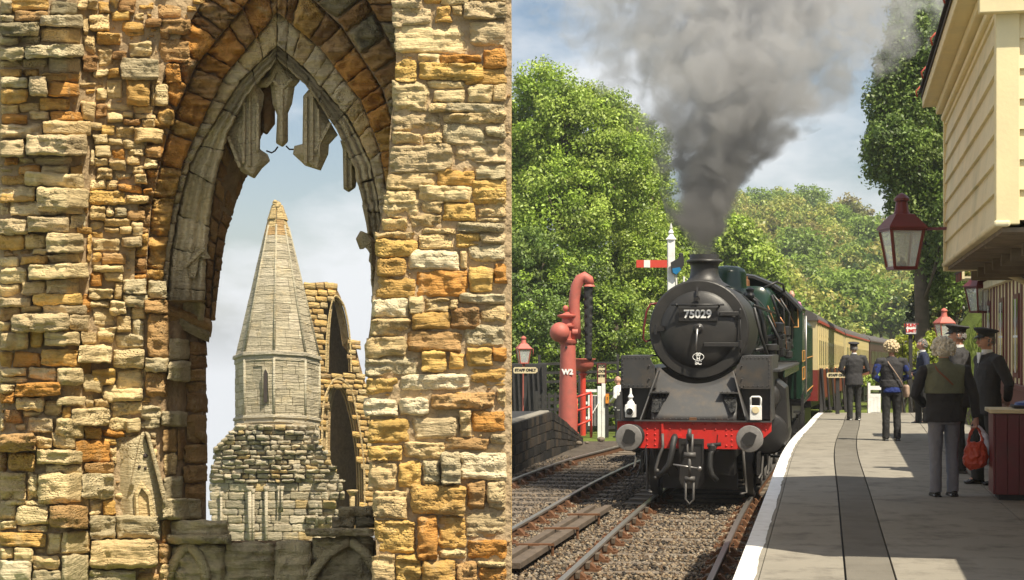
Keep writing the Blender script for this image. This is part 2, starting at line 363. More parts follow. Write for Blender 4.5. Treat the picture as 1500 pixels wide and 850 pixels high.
traced('''0 0 50 60 k;50 -10 200 45 o;60 48 200 92 n;205 10 325 58 d;0 64 58 92 k;0 97 160 150 d .15;165 62 345 112 k .10;0 152 75 190 s;78 150 165 185 s;0 195 102 250 s .12;105 182 350 240 s .2;168 116 335 178 t;
0 254 95 284 p;98 244 195 285 p;200 242 330 300 w .03;5 288 90 318 o;95 288 160 318 o;160 302 330 340 o .04;0 322 118 368 s .1;120 320 195 402 g .18;198 344 325 404 r .12;0 372 118 430 o .08;165 410 290 458 o;5 433 78 472 t;82 425 162 468 t;
5 477 118 514 r;122 465 208 495 p;210 462 340 500 r .03;0 518 172 576 g .06;175 504 375 558 t .12;0 582 100 655 g .1;104 562 365 648 g .18;20 658 75 684 r;78 655 142 680 p;146 652 300 686 p;78 686 170 724 r;172 690 285 718 p;290 690 345 760 o;
5 728 102 768 o;106 720 350 776 p .1;0 780 148 832 p .04;152 782 370 862 p .14;325 0 362 40 t;366 -8 408 42 t;412 10 456 58 o;458 -8 492 30 p;495 -10 562 52 b;460 46 542 88 y;368 62 455 130 t;400 134 500 186 o;508 92 600 148 o;560 56 600 88 t;603 76 665 115 b;
346 80 366 140 t;345 235 405 295 b .05;536 176 632 234 p;470 214 522 250 b;350 150 396 228 t;405 192 466 280 t;385 290 448 322 p;450 286 492 326 o;505 242 660 330 k .12;520 332 622 440 o .1;
442 330 508 412 p;403 364 440 412 p;335 420 395 500 t .05;398 432 440 492 b;345 504 420 545 t .06;442 434 552 460 p;556 440 632 470 t;444 466 506 512 p;510 496 582 522 b;508 466 552 492 p;586 496 645 530 t;556 473 645 493 t;
422 520 480 560 y;485 526 556 575 t;560 534 680 590 t;388 564 446 600 p;450 578 508 602 p;512 580 596 616 p;395 606 460 655 p;466 625 518 668 r;535 620 594 646 p;600 602 668 655 n;378 622 392 690 p;395 658 450 692 p;454 668 524 710 p;530 650 582 682 t;598 660 655 700 p;404 696 470 746 t;550 690 600 720 t;612 704 648 740 r;
474 714 545 748 p;372 748 440 786 p;444 752 486 786 t;490 768 588 804 r;552 724 610 764 t;592 780 632 812 r;372 790 505 850 y .03;510 808 620 850 t;640 350 700 440 p;650 455 720 520 o;625 350 640 440 t;662 165 790 262 n;650 20 760 78 n;665 82 790 140 n;690 268 750 345 r;665 120 700 160 b''', 0, 0, 2.833, DL)
traced('''0 12 148 44 o .06;45 48 240 104 p .03;0 52 42 110 p;152 20 350 92 p .12;115 108 290 172 g .12;0 114 112 180 g .08;292 96 360 150 w;0 184 100 240 o;104 180 186 240 t;190 176 350 258 p .16;20 246 130 270 n;85 272 198 305 o;200 260 330 296 p;134 242 196 268 p;
0 276 80 318 p;0 322 112 385 p .03;115 300 368 366 p .14;318 154 376 176 o;0 388 85 438 t;90 378 190 430 t;193 368 330 424 p .05;0 442 130 484 g .05;132 430 340 470 y .08;344 430 380 500 r;0 487 85 540 n;88 475 172 506 p;176 472 362 512 g .08;45 510 290 582 g .16;292 516 372 580 g .08;
0 545 42 584 p;0 588 118 660 g .05;122 586 178 650 y;182 584 330 644 p .1;58 668 170 728 r;172 655 330 728 o .08;0 664 52 735 o;0 738 110 766 p;114 734 240 786 p;242 732 345 808 p .1;0 770 112 796 p;62 792 250 850 r .1;0 800 58 850 p;345 764 425 838 p .08;334 650 376 760 o;
350 0 366 90 o;372 0 520 58 y .03;525 20 612 48 t;372 62 436 120 t;440 62 472 105 p;475 64 522 106 k;530 82 600 122 n;376 124 428 162 p;432 112 545 148 t;548 128 590 186 p;432 152 498 174 t;500 152 545 176 p;505 186 585 232 g .07;380 202 500 250 p;362 180 376 290 o;380 168 430 198 o;384 254 420 298 o;425 258 522 308 n;
385 308 515 336 p .06;376 340 430 398 r;434 340 512 376 p .03;366 402 470 450 p;372 454 456 482 p .05;460 455 526 514 p .06;474 380 512 450 t;515 365 612 428 s .05;515 432 610 482 s .03;616 375 690 446 s .06;385 488 476 556 p;480 518 544 590 t;548 486 604 530 t;336 582 402 636 t;405 562 478 632 p .02;548 534 600 606 s;482 594 596 650 s .03;
322 638 466 712 p .12;470 655 597 735 p .1;378 740 480 802 y .06;484 745 596 830 p .02;420 808 482 850 p;604 755 690 852 n;602 690 700 752 s .08;610 510 700 690 n .05;700 614 782 700 s .05;700 705 788 790 s .12;785 625 862 680 b .06;786 684 862 735 b;786 738 858 790 n;600 455 700 508 n .1''', 0, 280, 2.833, DL)
traced('''0 38 62 92 r .05;66 64 190 122 t .08;192 76 270 146 t;245 62 366 104 p .08;368 50 400 112 p;308 116 468 188 p .12;272 108 305 150 o;402 68 470 112 t;440 24 610 84 p .03;474 88 605 150 p .02;470 156 600 214 p .03;22 122 96 178 b;100 126 178 150 p;120 152 225 218 g .04;236 152 360 236 p .06;364 192 436 248 o;440 202 536 236 r;440 240 500 276 y;0 155 20 212 p;
0 218 150 298 n .18;152 236 220 282 t;224 222 326 284 p .03;330 252 470 340 r .03;362 344 490 390 n;0 302 28 384 b;30 302 152 386 o .03;155 290 355 352 p .08;355 394 486 500 s .1;5 388 112 504 t .03;116 390 162 505 p;165 392 350 522 p .06;200 354 352 390 p .04;384 505 440 570 p;444 508 496 572 o;472 280 500 350 t;
0 510 74 588 g .04;70 534 208 612 p .04;210 532 376 630 n .16;0 592 70 634 p;75 616 206 640 p;20 505 108 530 p;110 510 206 532 p;0 642 196 708 o .05;200 652 262 742 p;264 640 386 736 p .06;0 712 58 758 p;62 714 140 776 p .04;144 746 258 804 t .06;0 764 134 860 w .08;262 742 385 900 s .06;140 808 258 900 k .06;0 865 134 940 p;
390 572 500 672 k .14;500 575 690 672 k .12;386 678 674 800 t .16;386 806 582 900 s .12;586 820 700 900 n;680 692 732 782 n;684 785 735 880 t;540 155 600 214 p;604 100 690 200 s;692 120 800 190 k .08;804 0 890 40 n;800 44 890 132 b;800 136 890 262 n;794 266 890 350 n;790 356 888 430 n;790 434 884 510 n;
704 205 760 300 n;764 200 795 330 b;704 405 788 505 k .1;700 505 860 590 s .2;690 594 760 690 n;704 305 760 400 t''', 0, 560, 2.931, DL)
# small pinning stones wherever the traced ones leave room
def covered(x, y, r=2.5):
    return any(b[0]-r < x < b[2]+r and b[1]-r < y < b[3]+r for b in boxes)
placed = []
for kk_ in range(11000):
    if rnd.random() < .6:
        x, y, D = rnd.uniform(0, 330), rnd.uniform(-10, 860), DL
        if x > 235 and y > 100: continue
    else:
        y = rnd.uniform(-10, 860); x = rnd.uniform(interp(y, *PE)+4, 745); D = DP
    if D is DL and y < 440 and x > B_x(B5, y)+2: continue
    w_, h_ = (rnd.uniform(12, 26), rnd.uniform(7, 12)) if kk_ < 3500 else (rnd.uniform(4, 11), rnd.uniform(3, 6))
    if any(covered(x+w_*i/2, y+h_*j/2, .3) for i in (-1, -.5, .5, 1) for j in (-1, 1)): continue
    if covered(x, y, 2) or covered(x-w_/2, y, .5) or covered(x+w_/2, y, .5) or covered(x, y-h_/2, .5) or covered(x, y+h_/2, .5): continue
    if any(abs(x-a) < (w_+c)/2+.8 and abs(y-b) < (h_+d_)/2+.8 for a, b, c, d_ in placed): continue
    placed.append((x, y, w_, h_))
    amp_ = .012 if w_ < 12 else .03
    P_st.append(stone_piece(rect_map(x-w_/2, y-h_/2, x+w_/2, y+h_/2), w_, h_, D, COL[rnd.choice('gpttoons') if y > 120 or x < 160 or D is DP else rnd.choice('nobnro')], rnd.uniform(.0, .03) if w_ < 12 else rnd.uniform(.02, .07), len(placed)*.77, amp=amp_, bulge=.012, cell=3.5))
# brown broken masonry either side of the arch, in the window recess
def zone(Pa, Pb, D, seg, rows, cols, s0=0, s1=None, p=0.02, prof=None, out=None, amp=.022, jit=.3, bulge=.015, g=1.0, strata=1.0, edge=.04, rc=.03):
    at, T = strip_map(Pa, Pb); s1 = T if s1 is None else s1
    for r_ in range(rows):
        s = s0-rnd.uniform(0, seg*.5) if rows > 1 else s0
        t0, t1 = r_/rows, (r_+1)/rows
        while s < s1-2:
            L = seg*rnd.uniform(1-jit, 1+jit); e = min(s+L, s1)
            if e-s < seg*.3: break
            a, b = max(s, s0), e
            wd = math.dist(at((a+b)/2, t0), at((a+b)/2, t1))
            def Mf(u, v, a=a, b=b, t0=t0, t1=t1, wd=wd):
                return at((a+b)/2+(b-a-2*g)/2*v*-1, (t0+t1)/2+(t1-t0)/2*(1-2*g/max(4, wd))*u)
            out.append(stone_piece(Mf, wd, b-a, D, COL[rnd.choice(cols)], p+rnd.uniform(0, .03), rnd.uniform(0, 90), amp=amp, prof=prof, bulge=bulge, strata=strata*rnd.uniform(.5, 1.5), edge=edge, rnd_c=rc))
            s = e
cd = lambda d: (lambda x, y: d)
P_ar = []
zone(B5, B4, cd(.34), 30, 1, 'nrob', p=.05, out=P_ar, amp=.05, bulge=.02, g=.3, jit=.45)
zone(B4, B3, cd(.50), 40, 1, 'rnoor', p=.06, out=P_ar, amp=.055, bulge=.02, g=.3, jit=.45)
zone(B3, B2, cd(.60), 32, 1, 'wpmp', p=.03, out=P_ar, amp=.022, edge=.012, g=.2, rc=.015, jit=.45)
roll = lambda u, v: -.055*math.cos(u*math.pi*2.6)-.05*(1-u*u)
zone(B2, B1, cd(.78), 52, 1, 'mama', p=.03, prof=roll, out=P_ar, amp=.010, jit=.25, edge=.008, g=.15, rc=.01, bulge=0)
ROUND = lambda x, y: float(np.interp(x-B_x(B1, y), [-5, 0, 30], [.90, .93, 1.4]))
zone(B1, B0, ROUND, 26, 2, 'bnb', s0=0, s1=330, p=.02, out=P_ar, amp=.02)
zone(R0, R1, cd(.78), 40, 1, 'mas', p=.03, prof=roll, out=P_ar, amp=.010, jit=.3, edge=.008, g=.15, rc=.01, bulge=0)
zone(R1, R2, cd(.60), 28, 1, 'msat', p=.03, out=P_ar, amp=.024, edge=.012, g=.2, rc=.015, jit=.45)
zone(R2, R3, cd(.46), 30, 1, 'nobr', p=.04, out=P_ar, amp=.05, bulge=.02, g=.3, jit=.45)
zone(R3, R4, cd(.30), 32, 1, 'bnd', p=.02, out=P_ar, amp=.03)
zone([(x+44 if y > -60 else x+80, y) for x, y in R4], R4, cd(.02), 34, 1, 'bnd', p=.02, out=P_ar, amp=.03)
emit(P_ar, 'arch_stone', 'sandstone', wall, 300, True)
emit(P_st, 'stone', 'sandstone', wall, 300, True)
# mortar bed behind the stones
def bed(name, xa, xb, y0, y1, D, mat='mortar', step=5, amp=.022):
    nx, ny = int((xb(300)-xa(300))/step)+1, int((y1-y0)/step)+1; V, Fc = [], []
    for j in range(ny):
        for i in range(nx):
            y = y0+(y1-y0)*j/(ny-1); x = xa(y)+(xb(y)-xa(y))*i/(nx-1)
            V.append(WP(x, y, D(x, y)+amp*(mnoise.noise((x*.08, y*.08, 1))+.6*mnoise.noise((x*.25, y*.25, 5)))))
    for j in range(ny-1):
        for i in range(nx-1):
            k = j*nx+i; Fc.append((k, k+nx, k+nx+1, k+1))
    return mk(name, V, Fc, mat, wall, True)
bed('mortar', lambda y: -140, lambda y: B_x(B5, y)+3 if -80 < y < 440 else 192, -1050, 1000, lambda x, y: DL(x, y)-.012)
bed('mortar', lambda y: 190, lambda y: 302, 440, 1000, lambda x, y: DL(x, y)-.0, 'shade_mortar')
bed('mortar', lambda y: interp(y, *PE)+3, lambda y: 749, -1050, 1000, lambda x, y: PD-.012)
V = []
for a, b in zip(B1, B0): V += [WP(a[0], a[1], .98), WP(b[0]-1.5, b[1], 1.42)]
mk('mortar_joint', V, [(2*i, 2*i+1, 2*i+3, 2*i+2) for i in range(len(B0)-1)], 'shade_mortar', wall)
for Pa, Pb, dd in ((B5, B4, .36), (B4, B3, .53), (B3, B2, .64), (B2, B1, .86), (R0, R1, .86), (R1, R2, .64), (R2, R3, .49), (R3, R4, .32)):
    V = []; Fc = []
    for a, b in zip(Pa, Pb): V += [WP(a[0], a[1], dd+.03), WP(b[0], b[1], dd+.03)]
    Fc = [(2*i, 2*i+1, 2*i+3, 2*i+2) for i in range(len(Pa)-1)]
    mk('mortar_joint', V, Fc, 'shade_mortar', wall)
# solid core of the wall, so that it is as thick from behind as from in front
m = MB()
m.prism([(-140, 1000), (-140, -1050), (406, -1050), (406, 100)]+[(x-3, y+4) for x, y in B1[::-1]][1:]+[(298, 780), (298, 1000)], lambda x, y: WP(x, y, 1.05), lambda x, y: WP(x, y, 1.9))
m.prism([(406, -1050), (749, -1050), (749, 1000), (553, 1000), (553, 500)]+[(x+12, y) for x, y in R0]+[(406, 80)], lambda x, y: WP(x, y, 1.0), lambda x, y: WP(x, y, 1.9))
m.prism([(298, 792), (553, 792), (553, 1000), (298, 1000)], lambda x, y: WP(x, y, .55), lambda x, y: WP(x, y, 1.7))
m.prism([(-140, 1000), (-140, -1050), (180, -1050), (180, 1000)], lambda x, y: WP(x, y, .30+(-.5 if x < 0 else 0)), lambda x, y: WP(x, y, 1.06))
m.prism([(190, -60), (190, -1050), (560, -1050), (560, -60)], lambda x, y: WP(x, y, .55), lambda x, y: WP(x, y, 1.06))
ys = [-1050, -300, 0, 140, 200, 300, 400, 510, 640, 850, 1000]
m.prism([(interp(y, *PE)+8, y) for y in ys]+[(748, 1000), (748, -1050)], lambda x, y: WP(x, y, PD+.05), lambda x, y: WP(x, y, 1.0))
m.build('wall_core', 'shade_mortar', wall)
# coarse stonework above the picture, on the pier (carried up unseen to shade the recess) and wall, and on the pier's end
P_up = []
for (xa, xb, D) in ((577, 748, DP), (-20, 235, DL)):
    y = -30
    while y > -1030:
        hgt = rnd.uniform(26, 44); x = xa
        while x < xb-12:
            wd = min(rnd.uniform(40, 90), xb-x)
            P_up.append(stone_piece(rect_map(x+1, y-hgt+1, x+wd-1, y-1), wd, hgt, D, COL[rnd.choice('gptoyr')], .04, rnd.uniform(0, 90), cell=14)); x += wd
        y -= hgt
emit(P_up, 'upper_stone', 'sandstone', wall, 0, True)
# tracery: broken mullions hanging from the arch
def tr(name, poly, d0, d1, col='s', ribs=(), parent=wall, mat='sandstone', bev=.018):
    mb = MB(); xm = sum(p[0] for p in poly)/len(poly); ym = sum(p[1] for p in poly)/len(poly); chm = .45 if d1-d0 > .2 else .85
    mb.loft([[WP(x+(xm-x)*.10, y, d1) for x, y in poly], [WP(x, y, d1-.05) for x, y in poly], [WP(x, y, d0+.10*(1 if chm < .8 else .2)) for x, y in poly], [WP(x+(xm-x)*(1-chm)*.8, y+(ym-y)*.06, d0+.012) for x, y in poly], [WP(x+(xm-x)*(1-chm), y+(ym-y)*.10, d0) for x, y in poly]])
    for (xa, ya, xb, yb, wr) in ribs:
        mb.bar(WP(xa, ya, d0-.012), WP(xb, yb, d0-.012), wr, .05, up=(0, 1, 0))
    o = mb.build(name, mat, parent, bevel=bev, col=COL[col]); return o
tr('tracery', [(355, 141), (362, 127), (376, 122), (387, 138), (385, 155), (382, 166), (381, 219), (392, 226), (396, 236), (384, 247), (373, 262), (352, 251), (350, 244), (343, 235), (345, 226), (332, 198), (345, 170)], .84, 1.14, 'm',
   ((358, 150, 357, 240, .03), (366, 140, 366, 244, .025), (378, 150, 377, 222, .03), (334, 200, 352, 246, .03)))
tr('tracery', [(396, 124), (391, 116), (400, 104), (408, 98), (426, 109), (433, 120), (428, 152), (422, 166), (422, 208), (414, 216), (404, 210), (406, 169), (399, 152)], .86, 1.12, 'm',
   ((413, 112, 413, 210, .03), (400, 118, 412, 130, .03), (428, 116, 414, 130, .03)))
tr('tracery', [(380, 128), (403, 120), (403, 182), (391, 198), (381, 192)], 1.12, 1.4, 'b')
tr('tracery', [(444, 141), (454, 129), (461, 141), (482, 176), (495, 198), (482, 212), (481, 226), (470, 250), (447, 243), (429, 226), (431, 214), (443, 211)], .84, 1.14, 'm',
   ((448, 142, 448, 240, .03), (457, 140, 457, 236, .03), (484, 180, 462, 222, .03), (466, 160, 468, 230, .022)))
tr('tracery', [(498, 205), (506, 212), (524, 252), (521, 275), (511, 282), (503, 277), (502, 219)], .86, 1.12, 's', ((506, 216, 507, 276, .025), (514, 236, 515, 276, .02)))
tr('tracery', [(391, 112), (408, 84), (440, 118), (432, 128), (408, 104), (396, 120), (380, 130), (372, 124)], .82, 1.08, 's')
tr('tracery', [(521, 350), (528, 338), (538, 342), (550, 352), (552, 392), (542, 384), (545, 372), (534, 362), (527, 366)], .2, .45, 'k')
tr('tracery', [(530, 300), (537, 300), (545, 340), (541, 348)], .6, .9, 'k')
tr('cusp', [(268, 392), (282, 372), (300, 362), (309, 379), (302, 374), (293, 378), (289, 398), (282, 410), (272, 408)], .60, .82, 's', ((270, 392, 300, 364, .03),))
for pts in ([(390, 221), (398, 224), (403, 221), (407, 215)], [(419, 214), (424, 219), (433, 219)]):
    MB().tube([WP(x, y, .98) for x, y in pts], .008, 8).build('iron_hook', 'rusty_iron', wall, smooth=True)
# capitals and string courses on the left jamb
def mould(pts, prof, name='moulding', col='k', amp=.012, n=26):
    """a run of moulding: profile (out, drop px) swept along a line of (px, py, depth)"""
    V, Fc = [], []; T = np.linspace(0, len(pts)-1, n)
    for t in T:
        x, y, d = (float(np.interp(t, range(len(pts)), [p[i] for p in pts])) for i in range(3))
        for k, (o_, dr) in enumerate(prof): V.append(WP(x+o_*16, y+dr, d-o_+amp*mnoise.noise((x*.2, (y+dr)*.2, k))))
    m_ = len(prof)
    for i in range(n-1):
        for k in range(m_-1): a = i*m_+k; Fc.append((a, a+1, a+1+m_, a+m_))
    return mk(name, V, Fc, 'sandstone', wall, True, COL[col])
mould([(196, 446, .22), (240, 452, .38), (262, 458, .62), (285, 468, .80), (306, 474, 1.02), (309, 477, 1.4)], [(0, -8), (.10, -5), (.14, 2), (.10, 8), (.04, 13), (0, 18)], 'string_course', 'n', .03)
mould([(262, 462, .60), (288, 476, .80), (306, 484, 1.02), (306, 486, 1.4)], [(0, 0), (.08, 3), (.08, 9), (.02, 14), (0, 18)], 'string_course', 'k', .015)
mould([(285, 628, .75), (300, 640, 1.0), (303, 642, 1.3)], [(0, -6), (.05, -3), (.05, 6), (0, 10)], 'string_course', 'n', .015)
for (x, y0, y1, r_) in ((276, 300, 440, .06), (290, 330, 440, .045), (262, 330, 440, .05)):
    pass
# gabled niche carving
g = []
o = tr('niche', [(172, 650), (188, 640), (214, 636), (222, 652), (242, 728), (240, 762), (176, 762)], .10, .45, 's')
tr('niche', [(212, 632), (218, 634), (245, 730), (239, 736)], .03, .2, 'k'); tr('niche', [(212, 632), (207, 634), (190, 712), (196, 716)], .05, .2, 's')
tr('niche', [(198, 760), (196, 722), (207, 704), (222, 722), (228, 760), (222, 760), (218, 726), (207, 713), (201, 726), (203, 760)], .05, .12, 'p', bev=.008)
tr('niche', [(203, 762), (201, 726), (207, 713), (218, 726), (222, 762)], .085, .12, 't', bev=.004)
for (x, y, r_) in ((213, 668, .022), (204, 684, .016), (213, 686, .014)):
    MB().sph(WP(x, y, .10), r_, 10, 6).build('hole_shade_bead', 'rusty_iron', wall, smooth=True)  # solid dark beads: the shade inside the holes is put into their colour
# sill and blind arcade below it
P_si = []
for (x0, y0, x1, y1, c, p, d) in ((250, 762, 335, 786, 's', .10, .40), (244, 783, 340, 797, 'k', .16, .40), (447, 774, 548, 786, 'k', .16, .38), (496, 742, 548, 758, 'k', .0, .8), (486, 757, 520, 774, 'k', .0, .8), (520, 757, 549, 774, 'd', .03, .8),
                                  (330, 794, 402, 862, 's', .02, .42), (252, 797, 330, 862, 's', .02, .40), (402, 792, 456, 862, 's', .04, .42), (456, 786, 548, 862, 'k', .0, .42)):
    P_si.append(stone_piece(rect_map(x0, y0, x1, y1), x1-x0, y1-y0, cd(d), COL[c], p, x0*.31, amp=.035, bulge=.03, back=.4))
emit(P_si, 'sill_stone', 'sandstone', wall, 100, True)
for pts in ([(246, 850), (254, 826), (266, 806), (276, 798)], [(276, 798), (290, 812), (300, 834), (304, 866)], [(450, 870), (458, 840), (480, 812), (513, 792)], [(513, 792), (534, 808), (552, 840)]):
    MB().tube([WP(x, y, .365) for x, y in pts], [.045, .05, .05, .045][:len(pts)], 8).build('blind_tracery', 'sandstone', wall, smooth=True, col=COL['s'])

# ---- the turret with its stone spire, far behind the window
TY = 50.0; TS = F/TY
tower = empty('spire_turret', (0, 0, 0)); tag(tower, 'octagonal stone turret with pointed spire seen through the ruined window', 'tower')
def ring8(pyc, rpx, pxc=406.0, rot=4.0):
    cx = (pxc-750)/TS; r_ = rpx/TS
    return [Vector((cx+r_*math.sin(R(rot+45*k)), TY-r_*math.cos(R(rot+45*k)), CZ-(pyc-HZ)/TS-.14*(r_-r_*math.cos(R(rot+45*k))))) for k in range(8)]
TC = dict(a=(.43, .375, .265), b=(.37, .32, .225), c=(.47, .41, .30), y=(.47, .35, .17), o=(.40, .26, .12))
def wall_blocks(A, B_, C_, D_, rows, L, cols, out, proud=.02, gap=.004, jit=.35, skip=None):
    """ashlar on a quad: A,B bottom left/right; D,C top left/right"""
    nrm = (B_-A).cross(D_-A).normalized()
    for r_ in range(rows):
        t0, t1 = r_/rows, (r_+1)/rows
        P0, P1 = A.lerp(D_, t0), B_.lerp(C_, t0); Q0, Q1 = A.lerp(D_, t1), B_.lerp(C_, t1)
        wdt = (P1-P0).length; u = -rnd.uniform(0, L*.6)
        while u < wdt-1e-3:
            l_ = L*rnd.uniform(1-jit, 1+jit); a, b = max(0, u)/wdt, min(wdt, u+l_)/wdt; u += l_
            if (b-a)*wdt < .05: continue
            if skip and skip(P0.lerp(P1, (a+b)/2)): continue
            ga = gap/wdt; gt = gap/max(.05, (Q0-P0).length)
            q = [P0.lerp(P1, a+ga).lerp(Q0.lerp(Q1, a+ga), gt), P0.lerp(P1, b-ga).lerp(Q0.lerp(Q1, b-ga), gt), P0.lerp(P1, b-ga).lerp(Q0.lerp(Q1, b-ga), 1-gt), P0.lerp(P1, a+ga).lerp(Q0.lerp(Q1, a+ga), 1-gt)]
            pr = nrm*(proud*rnd.uniform(.5, 1.2)); cc = sum(q, Vector())/4
            f_ = [x.lerp(cc, .04)+pr for x in q]
            k = rnd.uniform(.90, 1.07); c = cols[rnd.choice(list(cols))] if isinstance(cols, dict) else rnd.choice(cols)
            out.append(((b-a)*wdt*(Q0-P0).length, q+f_, [(4, 5, 6, 7), (0, 1, 5, 4), (1, 2, 6, 5), (2, 3, 7, 6), (3, 0, 4, 7)], tuple(x*k for x in c)))
P_tw = []
levels = [(518, 61.5), (470, 50), (420, 38), (380, 28.5), (345, 20), (322, 14), (300, 6.5)]
GA = [TC['a'], TC['b'], TC['c'], TC['a']]; YA = [TC['y'], TC['o'], TC['y']]
core = MB()
core.loft([ring8(y, r_-.8) for y, r_ in levels]+[ring8(294, 3)])
core.loft([ring8(800, 60), ring8(520, 60)])
core.build('turret_core', 'far_sandstone', tower, col=(.33, .29, .21))
for k in (7, 0, 6, 1, 2):                                   # facets turned to the camera
    for (ya, ra), (yb, rb) in zip(levels[:-1], levels[1:]):
        a, b = ring8(ya, ra), ring8(yb, rb); k2 = (k+1) % 8
        wall_blocks(a[k], a[k2], b[k2], b[k], max(1, round((ya-yb)/13)), .55, GA if ya > 352 else YA, P_tw, .010 if ya > 330 else .05)
    a, b = ring8(612, 60.5), ring8(524, 60.5); k2 = (k+1) % 8
    slit = W(389, 565, TY)
    wall_blocks(a[k], a[k2], b[k2], b[k], 8, .42, GA, P_tw, .02, skip=(lambda p: abs(p.x-slit.x) < .10 and abs(p.z-slit.z) < .55) if k in (7, 0) else None)
    a, b = ring8(632, 61.5), ring8(618, 61.5)
    wall_blocks(a[k], a[k2], b[k2], b[k], 1, .4, GA, P_tw, .02)
emit(P_tw, 'ashlar_block', 'far_sandstone', tower, 300)
for (y0, y1, r0) in ((527, 516, 61), (519, 514, 63.5), (616, 607, 61), (609, 605, 63)):
    MB().loft([ring8(y0, r0), ring8(y0-1, r0+1.6), ring8(y1, r0+1), ring8(y1-1, r0)]).build('string_course', 'far_sandstone', tower, col=(.36, .32, .24))
for k in (0, 1, 7, 2):
    mb = MB(); a = ring8(612, 61.5)[k]; b = ring8(524, 61.5)[k]; mb.cyl(a, b, .04, n=8); mb.build('corner_shaft', 'far_sandstone', tower, smooth=True, col=(.42, .38, .28))
    a = ring8(516, 62)[k]; b = ring8(330, 16.5)[k]; MB().cyl(a, b, .04, .03, n=8).build('spire_rib', 'far_sandstone', tower, smooth=True, col=(.40, .36, .26))
f7 = ring8(565, 58)
cs = W(389, 565, TY-1.2)
MB().prism([(386.5, 590), (386.5, 548), (389, 541), (391.5, 548), (391.5, 590)], lambda x, y: W(x, y, TY-1.245), lambda x, y: W(x, y, TY-.6)).build('slit_shade_strip', 'rusty_iron', tower)  # solid dark strip, its colour stands for the shade inside the slit
mb = MB(); mb.tube([W(x, y, TY-1.235) for x, y in ((385, 592), (385, 548), (389, 538), (393, 548), (393, 592))], .018, 6); mb.build('window_frame', 'far_sandstone', tower, smooth=True, col=(.42, .38, .28))
mb = MB()
for i in range(14): mb.sph(W(406+rnd.uniform(-4, 4), 296+i*1.1, TY-.1+rnd.uniform(-.06, .06)), rnd.uniform(.05, .09), 7, 5)
mb.build('spire_tip', 'far_sandstone', tower, col=TC['y'], smooth=False)
# the broken lower stage: rubble courses with ragged edges
LY = [(613, 60), (636, 330), (650, 316), (700, 308), (760, 306), (860, 306)]
def lx(y): return interp(y, [618, 640, 655, 700, 860], [346, 330, 314, 308, 306])
def rx(y): return interp(y, [618, 650, 680, 700, 720, 735, 860], [462, 470, 490, 500, 503, 494, 486])
def DT(x, y): return -1.35+min(.32, abs((x-392)/60)**2*.3)
WT = lambda px, py, d=0: W(px, py, TY+d)
P_lr = []; y = 622
while y < 812:
    hh = rnd.uniform(5.5, 9) if y < 705 else rnd.uniform(9, 13); x = lx(y)-rnd.uniform(-2, 3); xe = rx(y)+rnd.uniform(-5, 5)
    while x < xe:
        rough = y < 705 or x > 440
        wd = rnd.uniform(9, 22) if rough else rnd.uniform(18, 30); wd = min(wd, xe-x+2)
        if wd > 4:
            c = rnd.choice([TC['a'], TC['b'], TC['c'], (.42, .36, .26), (.36, .32, .24)]) if rnd.random() < .9 else TC['y']
            P_lr.append(stone_piece(rect_map(x+.1, y+.1, x+wd-.1, y+hh-.1, rnd.uniform(-.05, .05) if rough else 0, 1.3 if rough else .2), wd, hh, DT, c, rnd.uniform(.0, .22 if rough else .03), rnd.uniform(0, 99),
                                    amp=.05 if rough else .012, bulge=.015 if rough else .0, cell=4, WF=WT, um=.5, back=.5, edge=.03 if rough else .012))
        x += wd
    y += hh
emit(P_lr, 'rubble_stone', 'far_sandstone', tower, 300, True)
m = MB(); m.prism([(lx(y)+3, y) for y in (620, 640, 655, 700, 830)]+[(rx(y)-4, y) for y in (830, 735, 720, 700, 680, 650, 620)], lambda x, y: WT(x, y, -1.02), lambda x, y: WT(x, y, 1.2)); m.build('rubble_core', 'far_sandstone', tower, col=(.38, .32, .22))
for (x, ya, yb, w_) in ((366, 712, 810, 5), (371, 716, 810, 3), (413, 712, 750, 3), (408, 712, 750, 2), (390, 712, 810, 4), (436, 680, 705, 4), (432, 680, 700, 3), (464, 738, 770, 4), (324, 720, 810, 3)):
    mb = MB(); mb.cyl(WT(x, yb, DT(x, 700)-.12), WT(x, ya, DT(x, 700)-.12), w_/TS*.6, n=8); mb.lathe([(.0, 0), (w_/TS*1.1, 0), (w_/TS*.8, -.12), (w_/TS*.6, -.16)], WT(x, ya, DT(x, 700)-.12), n=8); mb.build('wall_shaft', 'far_sandstone', tower, smooth=True, col=TC['c'])
# sloped stone weathering on the left shoulder
for i in range(6):
    x = 318+i*6; y = 657-i*6.0
    P = stone_piece(rect_map(x-6, y-4, x+5, y+4, -.6), 11, 8, lambda a, b: -1.15, TC['b'], .1, i*3.3, amp=.03, cell=4, WF=WT, um=.5, back=.6); mk('rubble_stone', P[1], P[2], 'far_sandstone', tower, True, P[3])

ya_, yb_ = YB(748)+PD+.02, YB(748)+1.88; P_en = []
wall_blocks(Vector((-.016, ya_, -.4)), Vector((-.016, yb_, -.4)), Vector((-.016, yb_, 8.6)), Vector((-.016, ya_, 8.6)), 36, .42, [COL[k] for k in 'gptoys'], P_en, .012, .008)
emit(P_en, 'end_stone', 'sandstone', wall, 0)
